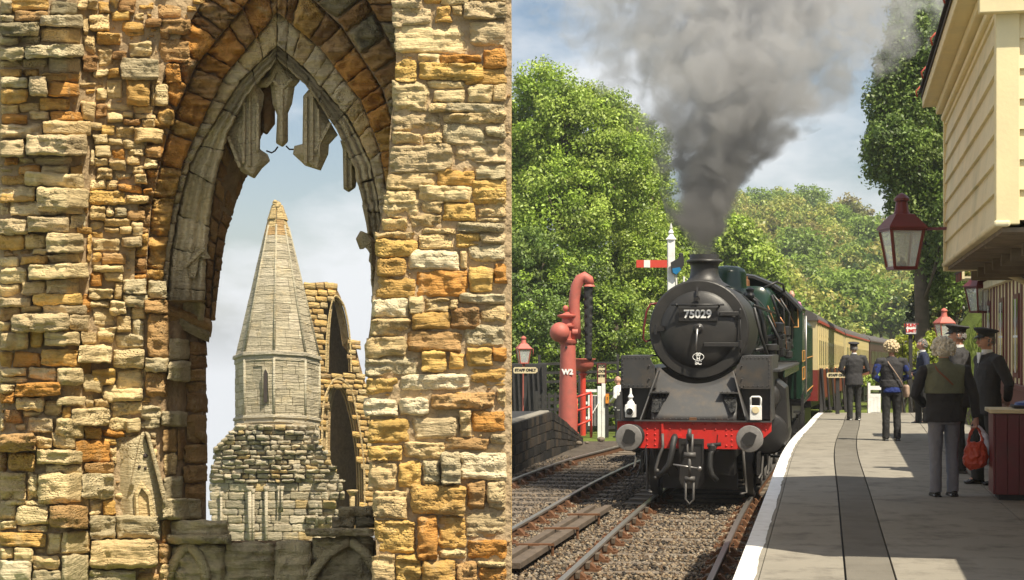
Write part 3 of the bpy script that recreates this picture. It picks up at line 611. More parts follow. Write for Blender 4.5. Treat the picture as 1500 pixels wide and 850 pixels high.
# ---- the fragment of nave wall with two arches, right of the turret
NY = 60.0; NS = F/NY
nave = empty('broken_arch_wall', (0, 0, 0)); tag(nave, 'broken yellow sandstone wall with tall moulded arches standing right of the spire', 'ruin')
WN = lambda px, py, d=0: W(px, py, NY+d)
def DN(x, y): return (x-450)*.035
def inside(px, py, P):
    c = False; n_ = len(P)
    for i in range(n_):
        (x1, y1), (x2, y2) = P[i], P[(i+1) % n_]
        if (y1 > py) != (y2 > py) and px < (x2-x1)*(py-y1)/(y2-y1)+x1: c = not c
    return c
NOUT = [(440, 418), (447, 413), (480, 411), (492, 417), (500, 433), (506, 462), (511, 491), (522, 505), (528, 530), (534, 552), (552, 600), (556, 830), (440, 830)]
NUP = [(482, 545), (483, 500), (486, 460), (491, 440), (499, 452), (506, 480), (509, 515), (510, 545)]
NLO = [(484, 760), (484, 640), (486, 600), (493, 572), (502, 580), (513, 620), (520, 670), (522, 718), (522, 760)]
P_nv = []; y = 414
while y < 830:
    hh = rnd.uniform(7, 11); x = 436-rnd.uniform(0, 10)
    while x < 560:
        wd = rnd.uniform(11, 20); cx, cy = x+wd/2, y+hh/2
        if inside(cx, cy, NOUT) and not inside(cx, cy, NUP) and not inside(cx, cy, NLO) and not any(inside(cx+k, cy+q_, NLO) for k in (-8, -4, 4, 8) for q_ in (0, 7)) and not any(inside(cx+k, cy+q_, NUP) for k in (-5, 5) for q_ in (0, 4)):
            c = rnd.choice([(.54, .38, .16), (.50, .34, .15), (.50, .38, .20), (.38, .26, .13), (.58, .38, .14)])
            P_nv.append(stone_piece(rect_map(x+.4, y+.4, x+wd-.4, y+hh-.4, .12), wd, hh, DN, c, rnd.uniform(0, .06), rnd.uniform(0, 99), amp=.02, bulge=.02, cell=6, WF=WN, um=.5, back=.3, edge=.03))
        x += wd
    y += hh
emit(P_nv, 'ashlar_block', 'far_sandstone', nave, 300, True)
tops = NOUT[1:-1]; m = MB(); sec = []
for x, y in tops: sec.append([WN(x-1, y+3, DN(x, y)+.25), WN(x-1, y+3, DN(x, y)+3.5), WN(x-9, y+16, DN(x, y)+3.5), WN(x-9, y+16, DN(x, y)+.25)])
m.loft(sec); m.build('sun_block_strip', 'far_sandstone', nave, col=(.30, .21, .11))  # strip added to keep the sun off the panel behind the arches
m = MB(); m.prism([(x-1 if x > 450 else x, y+2) for x, y in NOUT], lambda x, y: WN(x, y, DN(x, y)+3.4), lambda x, y: WN(x, y, DN(x, y)+4.2)); m.build('wall_core', 'shade_mortar', nave)  # panel set far back so the arch openings fall into shade
def arch_ring(P, off, r_, d, col, name='arch_moulding'):
    n_ = len(P); out = []
    cx = sum(p[0] for p in P)/n_
    pts = []
    for (x, y) in P: pts.append((x+math.copysign(off, x-cx) if abs(x-cx) > 2 else x, y-(off*1.2 if y < min(p[1] for p in P)+15 else 0)))
    MB().tube([WN(x, y, DN(x, y)+d) for x, y in pts], r_, 8).build(name, 'far_sandstone', nave, smooth=True, col=col)
def smooth_line(P, n=40):
    T_ = np.linspace(0, len(P)-1, n); f1, f2 = smooth_curve_(range(len(P)), [p[0] for p in P]), smooth_curve_(range(len(P)), [p[1] for p in P]); return [(f1(t), f2(t)) for t in T_]
def smooth_curve_(xs, ys):
    xs = np.array(list(xs), float); ys = np.array(ys, float); m_ = np.gradient(ys, xs)
    def f(x):
        i = max(0, min(len(xs)-2, int(x))); h = 1.0; t = x-i
        return float((2*t**3-3*t**2+1)*ys[i]+(t**3-2*t**2+t)*m_[i]+(-2*t**3+3*t**2)*ys[i+1]+(t**3-t**2)*m_[i+1])
    return f
def orders(P, n_, w_, dp, cols, apex):
    P = smooth_line(P)
    def off(o_): return [(x+o_*max(-1, min(1, (x-apex[0])/8)), y-o_*1.3*max(0, 1-(y-apex[1])/40)) for x, y in P]
    for k in range(n_):
        o1, o2 = off(w_*(n_-k)), off(w_*(n_-k-1)+.3); d1, d2 = dp*k-.02, dp*k+.02
        A_, B2_, C_ = [WN(x, y, DN(x, y)+d1) for x, y in o1], [WN(x, y, DN(x, y)+d2) for x, y in o2], [WN(x, y, DN(x, y)+dp*(k+1)) for x, y in o2]
        M2 = [(a+b_)/2+Vector((0, -.07, 0)) for a, b_ in zip(A_, B2_)]; m = MB(); n2 = len(A_); k0 = 0
        m.add(A_+M2+B2_+C_, [(r_*n2+i, r_*n2+i+1, (r_+1)*n2+i+1, (r_+1)*n2+i) for r_ in range(3) for i in range(n2-1)])
        m.build('arch_moulding', 'far_sandstone', nave, smooth=True, col=cols[k % len(cols)])
orders(NLO, 4, 3.4, .28, [(.56, .42, .22), (.42, .31, .16), (.58, .44, .24), (.40, .28, .14)], (495, 572))
orders(NUP, 2, 3.0, .30, [(.54, .41, .2), (.44, .33, .17)], (491, 440))
for i in range(0):      # voussoirs round the lower arch
    t = i/10; x = interp(t, [0, .35, .5, 1], [480, 484, 497, 532]); y = interp(t, [0, .35, .5, 1], [640, 580, 556, 700])
    P = stone_piece(rect_map(x-6, y-6, x+6, y+6), 12, 12, lambda a, b: DN(a, b)-.05, ((.34, .24, .12), (.50, .38, .2))[i % 2], .04, i*2.2, cell=5, WF=WN, um=.5); mk('voussoir', P[1], P[2], 'far_sandstone', nave, True, P[3])
mb = MB(); mb.cyl(WN(516, 760, .6), WN(516, 722, .6), .10, n=10); mb.lathe([(.10, 0), (.2, .14), (.22, .2), (0, .22)], WN(516, 726, .6), n=12); mb.build('column', 'far_sandstone', nave, smooth=True, col=(.50, .38, .2))
# ------------------------------------------------------------------ THE STATION (right)
def smooth_curve(xs, ys):
    xs = np.array(xs, float); ys = np.array(ys, float); m = np.gradient(ys, xs)
    def f(x):
        if x <= xs[0]: return float(ys[0]+m[0]*(x-xs[0]))
        if x >= xs[-1]: return float(ys[-1]+m[-1]*(x-xs[-1]))
        i = int(np.searchsorted(xs, x))-1; h = xs[i+1]-xs[i]; t = (x-xs[i])/h
        return float((2*t**3-3*t**2+1)*ys[i]+(t**3-2*t**2+t)*h*m[i]+(-2*t**3+3*t**2)*ys[i+1]+(t**3-t**2)*h*m[i+1])
    return f
TCX = smooth_curve([8, 16.8, 24.4, 34, 42, 62, 84, 104, 130, 170], [-.42, 1.26, 2.71, 4.75, 6.42, 11.2, 17.1, 23.2, 32.5, 50])
SDX = smooth_curve([10, 16, 22.2, 29.5, 34, 38.7, 50, 62], [-3.1, -1.9, -.62, .86, 1.92, 3.15, 5.8, 8.6])
def ZT(Y): return 0.0 if Y < 34 else -.0133*(Y-34)
def ZP(Y): return interp(Y, [0, 20, 27, 37, 43], [.85, .83, .80, .68, .58])
def EX(Y): return TCX(Y)+1.33+interp(Y, [30, 42], [0, .08])
def smst(a, b, x): t = max(0, min(1, (x-a)/(b-a))); return t*t*(3-2*t)
pmat('ballast', (.125, .105, .085), .95, var=.45, scale=14, bump=1, bscale=55, dirt=(.05, .042, .036), dirt_amt=.7, dscale=.9, bdist=.04, spec=.1)
pmat('grass', (.13, .17, .035), .9, var=.4, scale=3, bump=1, bscale=25, dirt=(.10, .10, .03), dscale=.7, bdist=.05, spec=.1)
pmat('hill_green', (.075, .095, .025), .95, var=.4, scale=.05, bump=.5, bscale=1.2, bdist=.5, spec=.1)
pmat('rail_rust', (.16, .075, .035), .85, .3, var=.3, scale=12, bump=.4)
pmat('rail_top', (.42, .39, .36), .38, .85, var=.12, scale=20, bump=.1)
pmat('timber_grey', (.17, .135, .10), .9, var=.35, scale=5, bump=.8, bscale=30, streak=False, dirt=(.08, .06, .045), dscale=3)
pmat('timber_brown', (.105, .078, .055), .9, var=.3, scale=4, bump=.7, bscale=30)
pmat('concrete', (.265, .245, .205), .92, var=.13, scale=1.3, bump=.45, bscale=70, dirt=(.13, .118, .10), dirt_amt=.85, dscale=2.6, spec=.2)
pmat('concrete_dark', (.16, .148, .125), .92, var=.16, scale=1.6, bump=.5, bscale=70, dirt=(.12, .11, .09), dirt_amt=.8, dscale=2.6, spec=.2)
pmat('joint_dark', (.07, .07, .055), .95, bump=.3)
pmat('white_paint', (.84, .84, .82), .6, var=.06, scale=3, bump=.25, dirt=(.50, .48, .43), dirt_amt=.5, dscale=7)
pmat('cream_paint', (.78, .66, .38), .55, var=.06, scale=4, bump=.12, dirt=(.50, .47, .33), dirt_amt=.35, dscale=2.2)
pmat('cream_weathered', (.72, .63, .41), .6, var=.09, scale=3, bump=.2, dirt=(.44, .42, .25), dirt_amt=.7, dscale=1.4, streak=True)
pmat('maroon_paint', (.13, .014, .016), .42, var=.15, scale=5, bump=.1, dirt=(.08, .03, .025), dscale=4)
pmat('crane_red', (.46, .115, .085), .6, var=.14, scale=5, bump=.25, dirt=(.28, .12, .09), dirt_amt=.5, dscale=4)
pmat('bright_red', (.60, .055, .03), .5, var=.1, scale=6, bump=.12, dirt=(.3, .05, .03), dscale=6)
pmat('black_timber', (.025, .024, .024), .7, var=.3, scale=5, bump=.4, dirt=(.06, .055, .05), dscale=3)
pmat('slate', (.055, .05, .06), .7, var=.3, scale=8, bump=.3); pmat('tile_red', (.35, .06, .035), .7)
pmat('rubber', (.018, .018, .018), .6, bump=.3); pmat('lettering_black', (.02, .02, .02), .6, bump=0); pmat('lettering_white', (.85, .85, .82), .5, bump=0); pmat('lettering_red', (.55, .03, .03), .5, bump=0)
pmat('sign_cream', (.68, .58, .36), .5, bump=.05); pmat('orange_paint', (.75, .28, .03), .5, bump=.05); pmat('blue_plastic', (.02, .06, .30), .35, bump=.05); pmat('blue_glass', (.01, .16, .36), .25, bump=0)
m_, n_, l_, b_ = nodes_of('glass'); b_.inputs['Base Color'].default_value = (.9, .95, .93, 1); b_.inputs['Roughness'].default_value = .05; b_.inputs['Alpha'].default_value = .28; b_.inputs['Specular IOR Level'].default_value = .8
pmat('dark_glass', (.012, .014, .014), .08, bump=0, spec=.8)
def leaf_mat(name, tr=.35):
    m, n, l, b = nodes_of(name); n.remove(b)
    o = n['Material Output']; a = n.new('ShaderNodeVertexColor'); a.layer_name = 'Col'
    d = n.new('ShaderNodeBsdfDiffuse'); t = n.new('ShaderNodeBsdfTranslucent'); g = n.new('ShaderNodeBsdfGlossy'); g.inputs[1].default_value = .45; g.inputs[0].default_value = (.6, .6, .6, 1)
    x = n.new('ShaderNodeMixShader'); x.inputs[0].default_value = tr; x2 = n.new('ShaderNodeMixShader'); x2.inputs[0].default_value = .04
    l.new(a.outputs[0], d.inputs[0]); l.new(a.outputs[0], t.inputs[0]); l.new(d.outputs[0], x.inputs[1]); l.new(t.outputs[0], x.inputs[2]); l.new(x.outputs[0], x2.inputs[1]); l.new(g.outputs[0], x2.inputs[2]); l.new(x2.outputs[0], o.inputs[0])
leaf_mat('leaf'); pmat('bark', (.10, .08, .055), .95, var=.3, scale=6, bump=.8); pmat('gravel', (1, 1, 1), .95, attr=True, var=.2, scale=30, bump=.3, bscale=120, spec=.1)

# ---- terrain: one sheet, level by the line, falling away behind the ruin, rising to the wooded hill
def TZ(X, Y):
    z = -.16+(ZT(Y)*1.0 if Y < 130 else ZT(130))
    if Y > 44: z -= .3*smst(44, 60, Y)
    bank = X-(.204*Y+2.3)
    if Y > 28.5 and bank > 0: z += (.75*smst(0, .4, bank)+min(bank*1.25, 12))*smst(28.5, 30.5, Y)*(1-smst(70, 100, Y))
    px = 750+F*X/max(Y, 1)
    hr = interp(px, [300, 700, 1000, 1150, 1240, 1300, 1350, 1400, 1500, 1900], [9, 13, 17, 18, 17, 13, 8, 5, 14, 30])
    z += (hr+3)*smst(115, 290, Y)
    left = smst(-.2, -4.0, X) if Y > 16 else smst(-6, -12, X)
    drop = interp(Y, [10, 17, 24, 50, 120, 600], [0, 0, -5, -8, -26, -90])
    z = z*(1-left)+left*(min(z, drop) if Y > 17 else z-3*left)
    return z
ys_ = list(np.concatenate([np.arange(-8, 60, 1.0), np.arange(60, 140, 4.0), np.arange(140, 420, 12.0), [440, 520, 700, 1000, 1500]]))
us_ = list(np.concatenate([[-1.6, -1.2, -.9, -.7, -.5], np.arange(-.4, .6, .02), [.62, .7, .85, 1.1, 1.5]]))
V = []; nx = len(us_)
for Y in ys_:
    for u in us_:
        X = u*max(Y, 30) if Y > 30 else u*30
        V.append((X, Y, TZ(X, Y)+(.03*mnoise.noise((X*.9, Y*.9, 0)) if Y < 60 else 1.2*mnoise.noise((X*.02, Y*.02, 0)))))
Fg, Fh = [], []
for j in range(len(ys_)-1):
    for i in range(nx-1):
        k = j*nx+i; q = (k, k+1, k+nx+1, k+nx); c = V[k]
        # the abbey headland ends in a cliff: nothing beyond it but air
        if c[0] < -2 and c[1] > 140: continue
        (Fh if (c[1] > 44 or c[0] > .204*c[1]+2.3 or c[0] < -2) else Fg).append(q)
gr = mk('ground', V, Fg, 'ballast', None, True, kind='structure')
hl = mk('hillside', V, Fh, 'grass', None, True, kind='structure')
pm = hl.data; pm.materials.append(MATS['hill_green'])
for p in pm.polygons:
    if p.center.y > 80: p.material_index = 1

# ---- tracks
def make_track(label, CX, Y0, Y1, ysl0, ysl1, piece_to, dark=False):
    t = empty('railway_track', (0, 0, 0)); tag(t, label, 'track', 'railway tracks')
    for sgn in (-1, 1):
        for (w_, z0, z1, mt, nm) in ((.064, -.03, 0, 'rail_top', 'rail_head'), (.03, -.14, -.03, 'rail_rust', 'rail')):
            m = MB(); Y = Y0; st = 1.2
            while Y < Y1:
                a, b = Y, min(Y+st, Y1)
                def q(y):
                    hd = (CX(y+.1)-CX(y-.1))/.2; n = Vector((1, -hd, 0)).normalized(); return Vector((CX(y), y, 0))+n*(.752*sgn), n
                (pa, na), (pb, nb) = q(a), q(b)
                vs = []
                for p, n, yy in ((pa, na, a), (pb, nb, b)):
                    for s_, z in ((-1, z0), (1, z0), (1, z1), (-1, z1)): vs.append(p+n*(s_*w_/2)+Vector((0, 0, z+ZT(yy))))
                m.add(vs, [(0, 1, 5, 4), (1, 2, 6, 5), (2, 3, 7, 6), (3, 0, 4, 7)]); Y = b
            o = m.build(nm, mt, t); 
    Y = ysl0; k = 0; sl0 = ch0 = ky0 = None
    while Y < ysl1:
        hd = math.atan((CX(Y+.3)-CX(Y-.3))/.6)
        if sl0 is None:
            sl0 = MB().box(-1.29, 1.29, -.125, .125, -.28, -.135).build('sleeper', 'timber_grey', t, bevel=.01); s = sl0
            mb = MB(); mb.box(-.19, .19, -.10, .10, -.135, -.105); mb.prism([(-.15, -.105), (-.07, -.105), (-.045, -.03), (-.075, -.025)], lambda x, z: Vector((x, -.07, z)), lambda x, z: Vector((x, .07, z)))
            mb.prism([(.15, -.105), (.05, -.105), (.045, -.05), (.08, -.045)], lambda x, z: Vector((x, -.07, z)), lambda x, z: Vector((x, .07, z))); mb.cyl((-.16, 0, -.105), (-.16, 0, -.08), .02, n=6); mb.cyl((.16, 0, -.105), (.16, 0, -.08), .02, n=6)
            ch0 = mb.build('rail_chair', 'rail_rust', t); 
            ky0 = MB().box(.032, .075, -.11, .10, -.10, -.035).build('rail_key', 'timber_brown', t)
            chs = [(ch0, ky0)]
        else:
            s = sl0.copy(); C.objects.link(s)
        s.location = (CX(Y), Y, ZT(Y)); s.rotation_euler = (0, 0, -hd); s.scale = (1+.02*math.sin(k*5.3), 1, 1)
        if Y < piece_to:
            for sg in (-1, 1):
                if k == 0 and sg == -1: c_, y_ = ch0, ky0
                else:
                    c_ = ch0.copy(); y_ = ky0.copy(); C.objects.link(c_); C.objects.link(y_)
                p = Vector((CX(Y), Y, ZT(Y)))+Vector((math.cos(hd), -math.sin(hd), 0))*(.752*sg)
                for o in (c_, y_): o.location = p; o.rotation_euler = (0, 0, -hd+(math.pi if sg > 0 else 0))
        k += 1; Y += .76
    return t
make_track('main line of steel rails in rusty chairs on ballast under the locomotive', TCX, 7, 132, 15.3, 42, 27)
make_track('siding of rusty rails curving away left of the locomotive', SDX, 17, 62, 18, 42, 34)
# loose ballast stones
def gravel(n, area, seed, pal, smin=.013, smax=.033, zf=lambda X, Y: -.14):
    rg = np.random.default_rng(seed); pts = area(rg, n); n = len(pts)
    base = np.array([(1, 0, 0), (-1, 0, 0), (0, 1, 0), (0, -1, 0), (0, 0, 1), (0, 0, -1)], float)
    fc = np.array([(0, 2, 4), (2, 1, 4), (1, 3, 4), (3, 0, 4), (2, 0, 5), (1, 2, 5), (3, 1, 5), (0, 3, 5)])
    s = rg.uniform(smin, smax, (n, 1, 1))*np.stack([rg.uniform(.7, 1.5, n), rg.uniform(.7, 1.5, n), rg.uniform(.5, 1, n)], -1)[:, None, :]
    v = base[None]*s*(1+.35*rg.standard_normal((n, 6, 1)).clip(-1, 1)*.5)
    a = rg.uniform(0, 6.28, n); ca, sa = np.cos(a), np.sin(a); x = v[..., 0]*ca[:, None]-v[..., 1]*sa[:, None]; y = v[..., 0]*sa[:, None]+v[..., 1]*ca[:, None]
    tl = rg.uniform(-.6, .6, n)[:, None]; z = v[..., 2]+x*tl
    P = np.stack([x, y, z], -1)+pts[:, None, :]
    f = (fc[None]+6*np.arange(n)[:, None, None]).reshape(-1, 3); pal = np.array(pal); c = pal[rg.integers(0, len(pal), n)]*rg.uniform(.7, 1.25, (n, 1))
    mk('ballast_stones', P.reshape(-1, 3), f, 'gravel', None, False, np.repeat(c, 6, 0), 'stuff')
def area1(rg, n):
    Y = 9+17*rg.uniform(0, 1, n)**.8; cx = np.array([TCX(y) for y in Y]); X = cx+rg.uniform(-2.6, 1.15, n)
    ok = (np.abs(np.abs(X-cx)-.752) > .05)
    ph = ((Y-15.3) % .76); ok &= ~((np.minimum(ph, .76-ph) < .10) & (np.abs(X-cx) < 1.25) & (rg.uniform(0, 1, n) < .86) & (Y > 15))
    return np.stack([X, Y, np.full(n, -.155)+rg.uniform(0, .03, n)], -1)[ok]
gravel(50000, area1, 3, [(.20, .155, .11), (.15, .115, .08), (.23, .20, .16), (.12, .08, .05), (.08, .066, .054), (.27, .21, .14), (.04, .036, .032)])
def area2(rg, n):
    Y = 19+18*rg.uniform(0, 1, n); cx = np.array([SDX(y) for y in Y]); X = cx+rg.uniform(-1.6, 1.6, n); ok = X > -.3
    ph = ((Y-18) % .76); ok &= ~((np.minimum(ph, .76-ph) < .10) & (np.abs(X-cx) < 1.25) & (rg.uniform(0, 1, n) < .7))
    return np.stack([X, Y, np.full(n, -.155)+rg.uniform(0, .02, n)], -1)[ok]
gravel(16000, area2, 4, [(.10, .085, .07), (.07, .062, .055), (.14, .115, .09), (.18, .14, .10)])
# point rodding trunking between the tracks
rd = empty('cable_trough'); tag(rd, 'long brown timber trough lying on the ballast between the two tracks', 'trough')
for i in range(3):
    a = Vector((.02+i*.13-.55*.213*5, 16.0, 0)); p0 = W(706+i*9, 853, 18.3+i*.0); 
    p0 = Vector((-.20+i*.12, 18.0, -.02-(.04 if i == 1 else 0))); p1 = Vector((1.20+i*.12, 24.5, -.03-(.04 if i == 1 else 0)))
    MB().bar(p0, p1, .105, .07).build('plank', 'timber_brown', rd, bevel=.006)
for Y in (19.6, 21.3, 23.0):
    x = -.20+(Y-18)*.2154; MB().box(x-.1, x+.36, Y-.03, Y+.03, .005, .03).build('iron_strap', 'rail_rust', rd)
    MB().cyl((x+.34, Y, -.12), (x+.34, Y, .03), .018, n=8).build('iron_pin', 'rail_rust', rd)

# ---- platform
pf = MB(); ysp = list(np.arange(6, 43.1, 1.0))
rows = []
for Y in ysp:
    z = ZP(Y)-.052; e = EX(Y)+.03; r_ = .204*Y+(2.6 if Y < 28.5 else 3.2)
    rows.append([Vector((e, Y, -.4)), Vector((e, Y, z)), Vector((r_, Y, z)), Vector((r_, Y, -.4))])
pf.loft(rows); plat = pf.build('platform', 'black_timber', None, kind='structure')
def strip(name, off0, off1, y0, y1, mat, dz=0.0, th=.05, rgt=False):
    n = max(2, int((y1-y0)/.9)+1); rr = []
    for i in range(n+1):
        Y = y0+(y1-y0)*i/n; a = EX(Y)+off0; b = (.204*Y+2.6+(.5 if Y > 28.5 else 0)) if rgt else EX(Y)+off1; z = ZP(Y)+dz
        rr.append([Vector((a, Y, z-th)), Vector((a, Y, z)), Vector((b, Y, z)), Vector((b, Y, z-th))])
    m = MB(); m.loft(rr); return m.build(name, mat, plat, bevel=.004)
Y = 6.0; i = 0
while Y < 42.6: strip('coping_slab', 0, .165, Y+.003, min(Y+.9, 42.8)-.003, 'concrete', 0, .08); Y += .9
for (o0, o1, L, mt, r_) in ((.170, .752, 2.3, 'concrete', 0), (.766, 1.094, 9.0, 'concrete_dark', 0), (1.106, 2.38, 3.4, 'concrete', 0), (2.39, 0, 3.9, 'concrete', 1)):
    Y = 6.0+i*.4; i += 1
    while Y < 42.8:
        e = min(Y+L, 42.8)
        if not (r_ and EX(Y)+2.5 > .204*Y+2.5 and EX(e)+2.5 > .204*e+2.5): strip('paving_slab', o0, o1, Y+.004, e-.004, mt, 0, .05, bool(r_))
        Y = e
V = []; n = 260
for k in range(n+1):
    Y = 6+36.8*k/n; w_ = .135+.018*mnoise.noise((Y*1.1, 2, 0))+.012*mnoise.noise((Y*4, 5, 0)); V += [Vector((EX(Y)-.004, Y, ZP(Y)+.004)), Vector((EX(Y)+w_, Y, ZP(Y)+.004)), Vector((EX(Y)-.004, Y, ZP(Y)-.045))]
mk('edge_line', V, [(3*k, 3*k+1, 3*k+4, 3*k+3) for k in range(n)]+[(3*k+2, 3*k, 3*k+3, 3*k+5) for k in range(n)], 'white_paint', plat)

# opposite platform end with its ramp
op = []
for (Y, X, z) in ((30, -.30, .85), (32.5, .12, .85), (37.4, .90, .85), (40, 1.30, .5), (43.6, 1.87, -.12)):
    op.append([Vector((X, Y, -.4)), Vector((X, Y, z)), Vector((max(X-3.2, -1.2), Y+.3, z)), Vector((max(X-3.2, -1.2), Y+.3, -.4))])
m = MB(); m.loft(op); opp = m.build('far_platform', 'black_timber', None, kind='structure')
m = MB(); rr = []
for (Y, X, z) in ((30, -.30, .85), (32.5, .12, .85), (37.2, .87, .85)):
    rr.append([Vector((X-.02, Y, z-.06)), Vector((X-.02, Y, z+.03)), Vector((X-.26, Y, z+.03)), Vector((X-.26, Y, z-.06))])
m.loft(rr).build('coping', 'concrete', opp, bevel=.03)
side = []
for (a_, b_) in zip(op[:-1], op[1:]):
    wall_blocks(a_[0], b_[0], b_[1], a_[1], 6, .45, [(.035, .032, .03), (.05, .044, .038), (.024, .023, .022), (.065, .052, .04)], side, .025, .010)
emit(side, 'brick', 'gravel', opp, 300)
for k in range(7):   # battered stones at the foot of the ramp
    P = W(808+rnd.uniform(0, 90), 634+rnd.uniform(0, 18), 42+rnd.uniform(-1, 5)); P.z = -.15
    MB().sph(P, rnd.uniform(.06, .16), 7, 5, sz=.6).build('rubble', 'timber_grey', opp)

# ---- station building on the right
BR = -math.atan(.204); cosb = math.cos(BR)
def BL(X, Y): return ((X-2.34)*math.cos(-BR)-(Y)*math.sin(-BR), (X-2.34)*math.sin(-BR)+Y*math.cos(-BR))
sb = empty('station_building', (2.34, 0, 0), BR)
tag(sb, 'maroon and cream timber station building with a projecting cream boarded upper room on curved brackets', 'station')
x0 = -1.255; y0, y1 = 11.1, 17.2
bh = .205
for r_ in range(7):
    z = 3.27+r_*bh
    m = MB(); m.prism([(0, z), (-.035, z), (-.008, z+bh+.01), (0, z+bh+.01)], lambda x, zz: Vector((x0+x, y0+.09, zz)), lambda x, zz: Vector((x0+x, y1-.06, zz))); m.build('weatherboard', 'cream_weathered', sb)
    m = MB(); m.prism([(0, z), (-.035, z), (-.008, z+bh+.01), (0, z+bh+.01)], lambda y, zz: Vector((x0+.11, y0+y, zz)), lambda y, zz: Vector((x0+3.6, y0+y, zz))); m.build('weatherboard', 'cream_paint', sb)
MB().box(x0+.005, x0+3.6, y0+.005, y1, 3.27, 4.9).build('upper_wall', 'cream_paint', sb)
MB().box(x0-.045, x0+.11, y0-.045, y0+.10, 3.24, 4.72).build('corner_post', 'cream_paint', sb, bevel=.006)
MB().box(x0-.045, x0+.05, y1-.07, y1+.03, 3.18, 4.90).build('corner_post', 'cream_paint', sb, bevel=.006)
MB().box(x0-.03, x0+.02, y0-.01, y1-.06, 4.70, 4.86).build('frieze', 'cream_paint', sb, bevel=.004)
MB().box(x0-.12, x0, y0-.10, y1+.02, 4.82, 4.90).build('cornice', 'cream_paint', sb, bevel=.012)
MB().box(x0-.16, x0+3.7, y0-.14, y0-.05, 4.66, 4.86).build('fascia', 'cream_paint', sb, bevel=.006)
MB().box(x0-.23, x0, y0-.2, y1+.05, 4.905, 4.93).build('soffit', 'cream_paint', sb)
MB().box(x0-.255, x0-.228, y0-.2, y1+.06, 4.90, 5.02).build('fascia', 'cream_paint', sb, bevel=.004)
# eaves mouldings under the soffit, and the moulded bottom rail
MB().box(x0-.07, x0-.02, y0, y1-.02, 4.74, 4.80).build('moulding', 'cream_paint', sb, bevel=.015)
MB().box(x0-.06, x0+.05, y0-.06, y1, 3.225, 3.268).build('bottom_rail', 'cream_weathered', sb, bevel=.015)
MB().box(x0, x0+3.6, y0, y1-.01, 3.19, 3.222).build('floor_boards', 'timber_grey', sb)
for k in range(8): MB().box(x0+.25, -.05, y0+.3+k*.85, y0+.38+k*.85, 3.09, 3.188).build('joist', 'timber_grey', sb)
rs = MB(); rs.prism([(x0-.27, 5.00), (x0-.27, 5.035), (x0+1.5, 6.5), (x0+3.3, 5.035), (x0+3.3, 5.0), (x0+1.5, 6.46)], lambda x, z: Vector((x, y0-.3, z)), lambda x, z: Vector((x, y1+.1, z))); rs.build('roof', 'slate', sb)
k = 0; y = y0-.3
while y < y1+.05:
    for rw in range(3):
        a, b = (x0-.30+rw*.2, 5.0+rw*.165), (x0-.30+rw*.2+.28, 5.0+rw*.165+.22)
        MB().add([(a[0], y+rw*.1, a[1]+.045), (a[0], y+.24+rw*.1, a[1]+.045), (b[0], y+.24+rw*.1, b[1]+.05), (b[0], y+rw*.1, b[1]+.05), (a[0], y+rw*.1, a[1]+.03), (a[0], y+.24+rw*.1, a[1]+.03), (b[0], y+.24+rw*.1, b[1]+.03), (b[0], y+rw*.1, b[1]+.03)],
                 [(0, 1, 2, 3), (7, 6, 5, 4), (0, 4, 5, 1), (1, 5, 6, 2), (2, 6, 7, 3), (3, 7, 4, 0)]).build('slate', 'slate', sb)
    y += .25
for yy in (y1-.05, y1-1.3, y1-3.1, y1-4.9): MB().tube([(x0-.31, yy, 5.0), (x0-.325, yy, 5.06), (x0-.28, yy, 5.11)], .008, 8).build('roof_clip', 'tile_red', sb, smooth=True)
# curved brackets
for yb in (y1-.08, y1-2.2, y1-4.4):
    pts = [Vector((x0+.02, yb, 3.20)), Vector((x0+.30, yb, 3.21)), Vector((x0+.58, yb, 3.15)), Vector((x0+.80, yb, 3.04)), Vector((x0+1.05, yb, 2.82)), Vector((x0+1.20, yb, 2.5)), Vector((x0+1.24, yb, 2.2))]
    MB().tube(pts, [(.04, .03)]*7, 8).build('bracket', 'cream_weathered' if yb > y1-1 else 'timber_grey', sb, smooth=True)
# lower storey
yl0, yl1 = 9.0, 28.7
MB().box(0.0, 4.6, yl0, yl1, .3, 3.5).build('wall', 'cream_paint', sb)
MB().box(-.03, .0, yl0, yl1, .78, 1.80).build('dado', 'maroon_paint', sb)
MB().box(-.06, .0, yl0, yl1, 1.80, 1.87).build('dado_rail', 'maroon_paint', sb, bevel=.01)
k = 0; y = yl1-.06
while y > 20:
    big = k % 4 == 0
    MB().box(-.016 if big else -.010, .0, y-(.24 if big else .17), y, .80 if big else 1.87, 3.42).build('batten', 'maroon_paint', sb)
    y -= .52; k += 1
for yc in (27.3, 25.1, 22.9, 21.3):
    w = MB().box(-.02, .004, yc-.36, yc+.36, 1.95, 3.1).build('window', 'maroon_paint', sb)
    MB().box(-.024, -.021, yc-.29, yc+.29, 2.02, 3.03).build('pane', 'dark_glass', w)
    MB().box(-.028, -.0245, yc-.05, yc+.05, 2.02, 3.03).build('glazing_bar', 'white_paint', w); MB().box(-.027, -.0242, yc-.29, yc+.29, 2.5, 2.53).build('glazing_bar', 'white_paint', w)
for k in range(9): MB().box(-.029, -.012, yl1-1.0-k*1.0, yl1-.55-k*1.0, .95, 1.7).build('dado_panel', 'maroon_paint', sb, bevel=.01)
MB().box(-.15, 0, yl0, yl1+.3, 3.45, 3.48).build('soffit', 'cream_weathered', sb); MB().box(-.36, -.155, yl1-.9, yl1+.3, 3.50, 3.53).build('soffit', 'cream_weathered', sb)
MB().box(-.10, 0, yl0, yl1, 3.30, 3.42).build('beam', 'cream_weathered', sb, bevel=.01)
MB().box(-.19, -.155, yl0, yl1-.9, 3.44, 3.55).build('fascia', 'cream_paint', sb); MB().box(-.40, -.36, yl1-.9, yl1+.3, 3.49, 3.62).build('fascia', 'cream_paint', sb)
y = yl1+.28
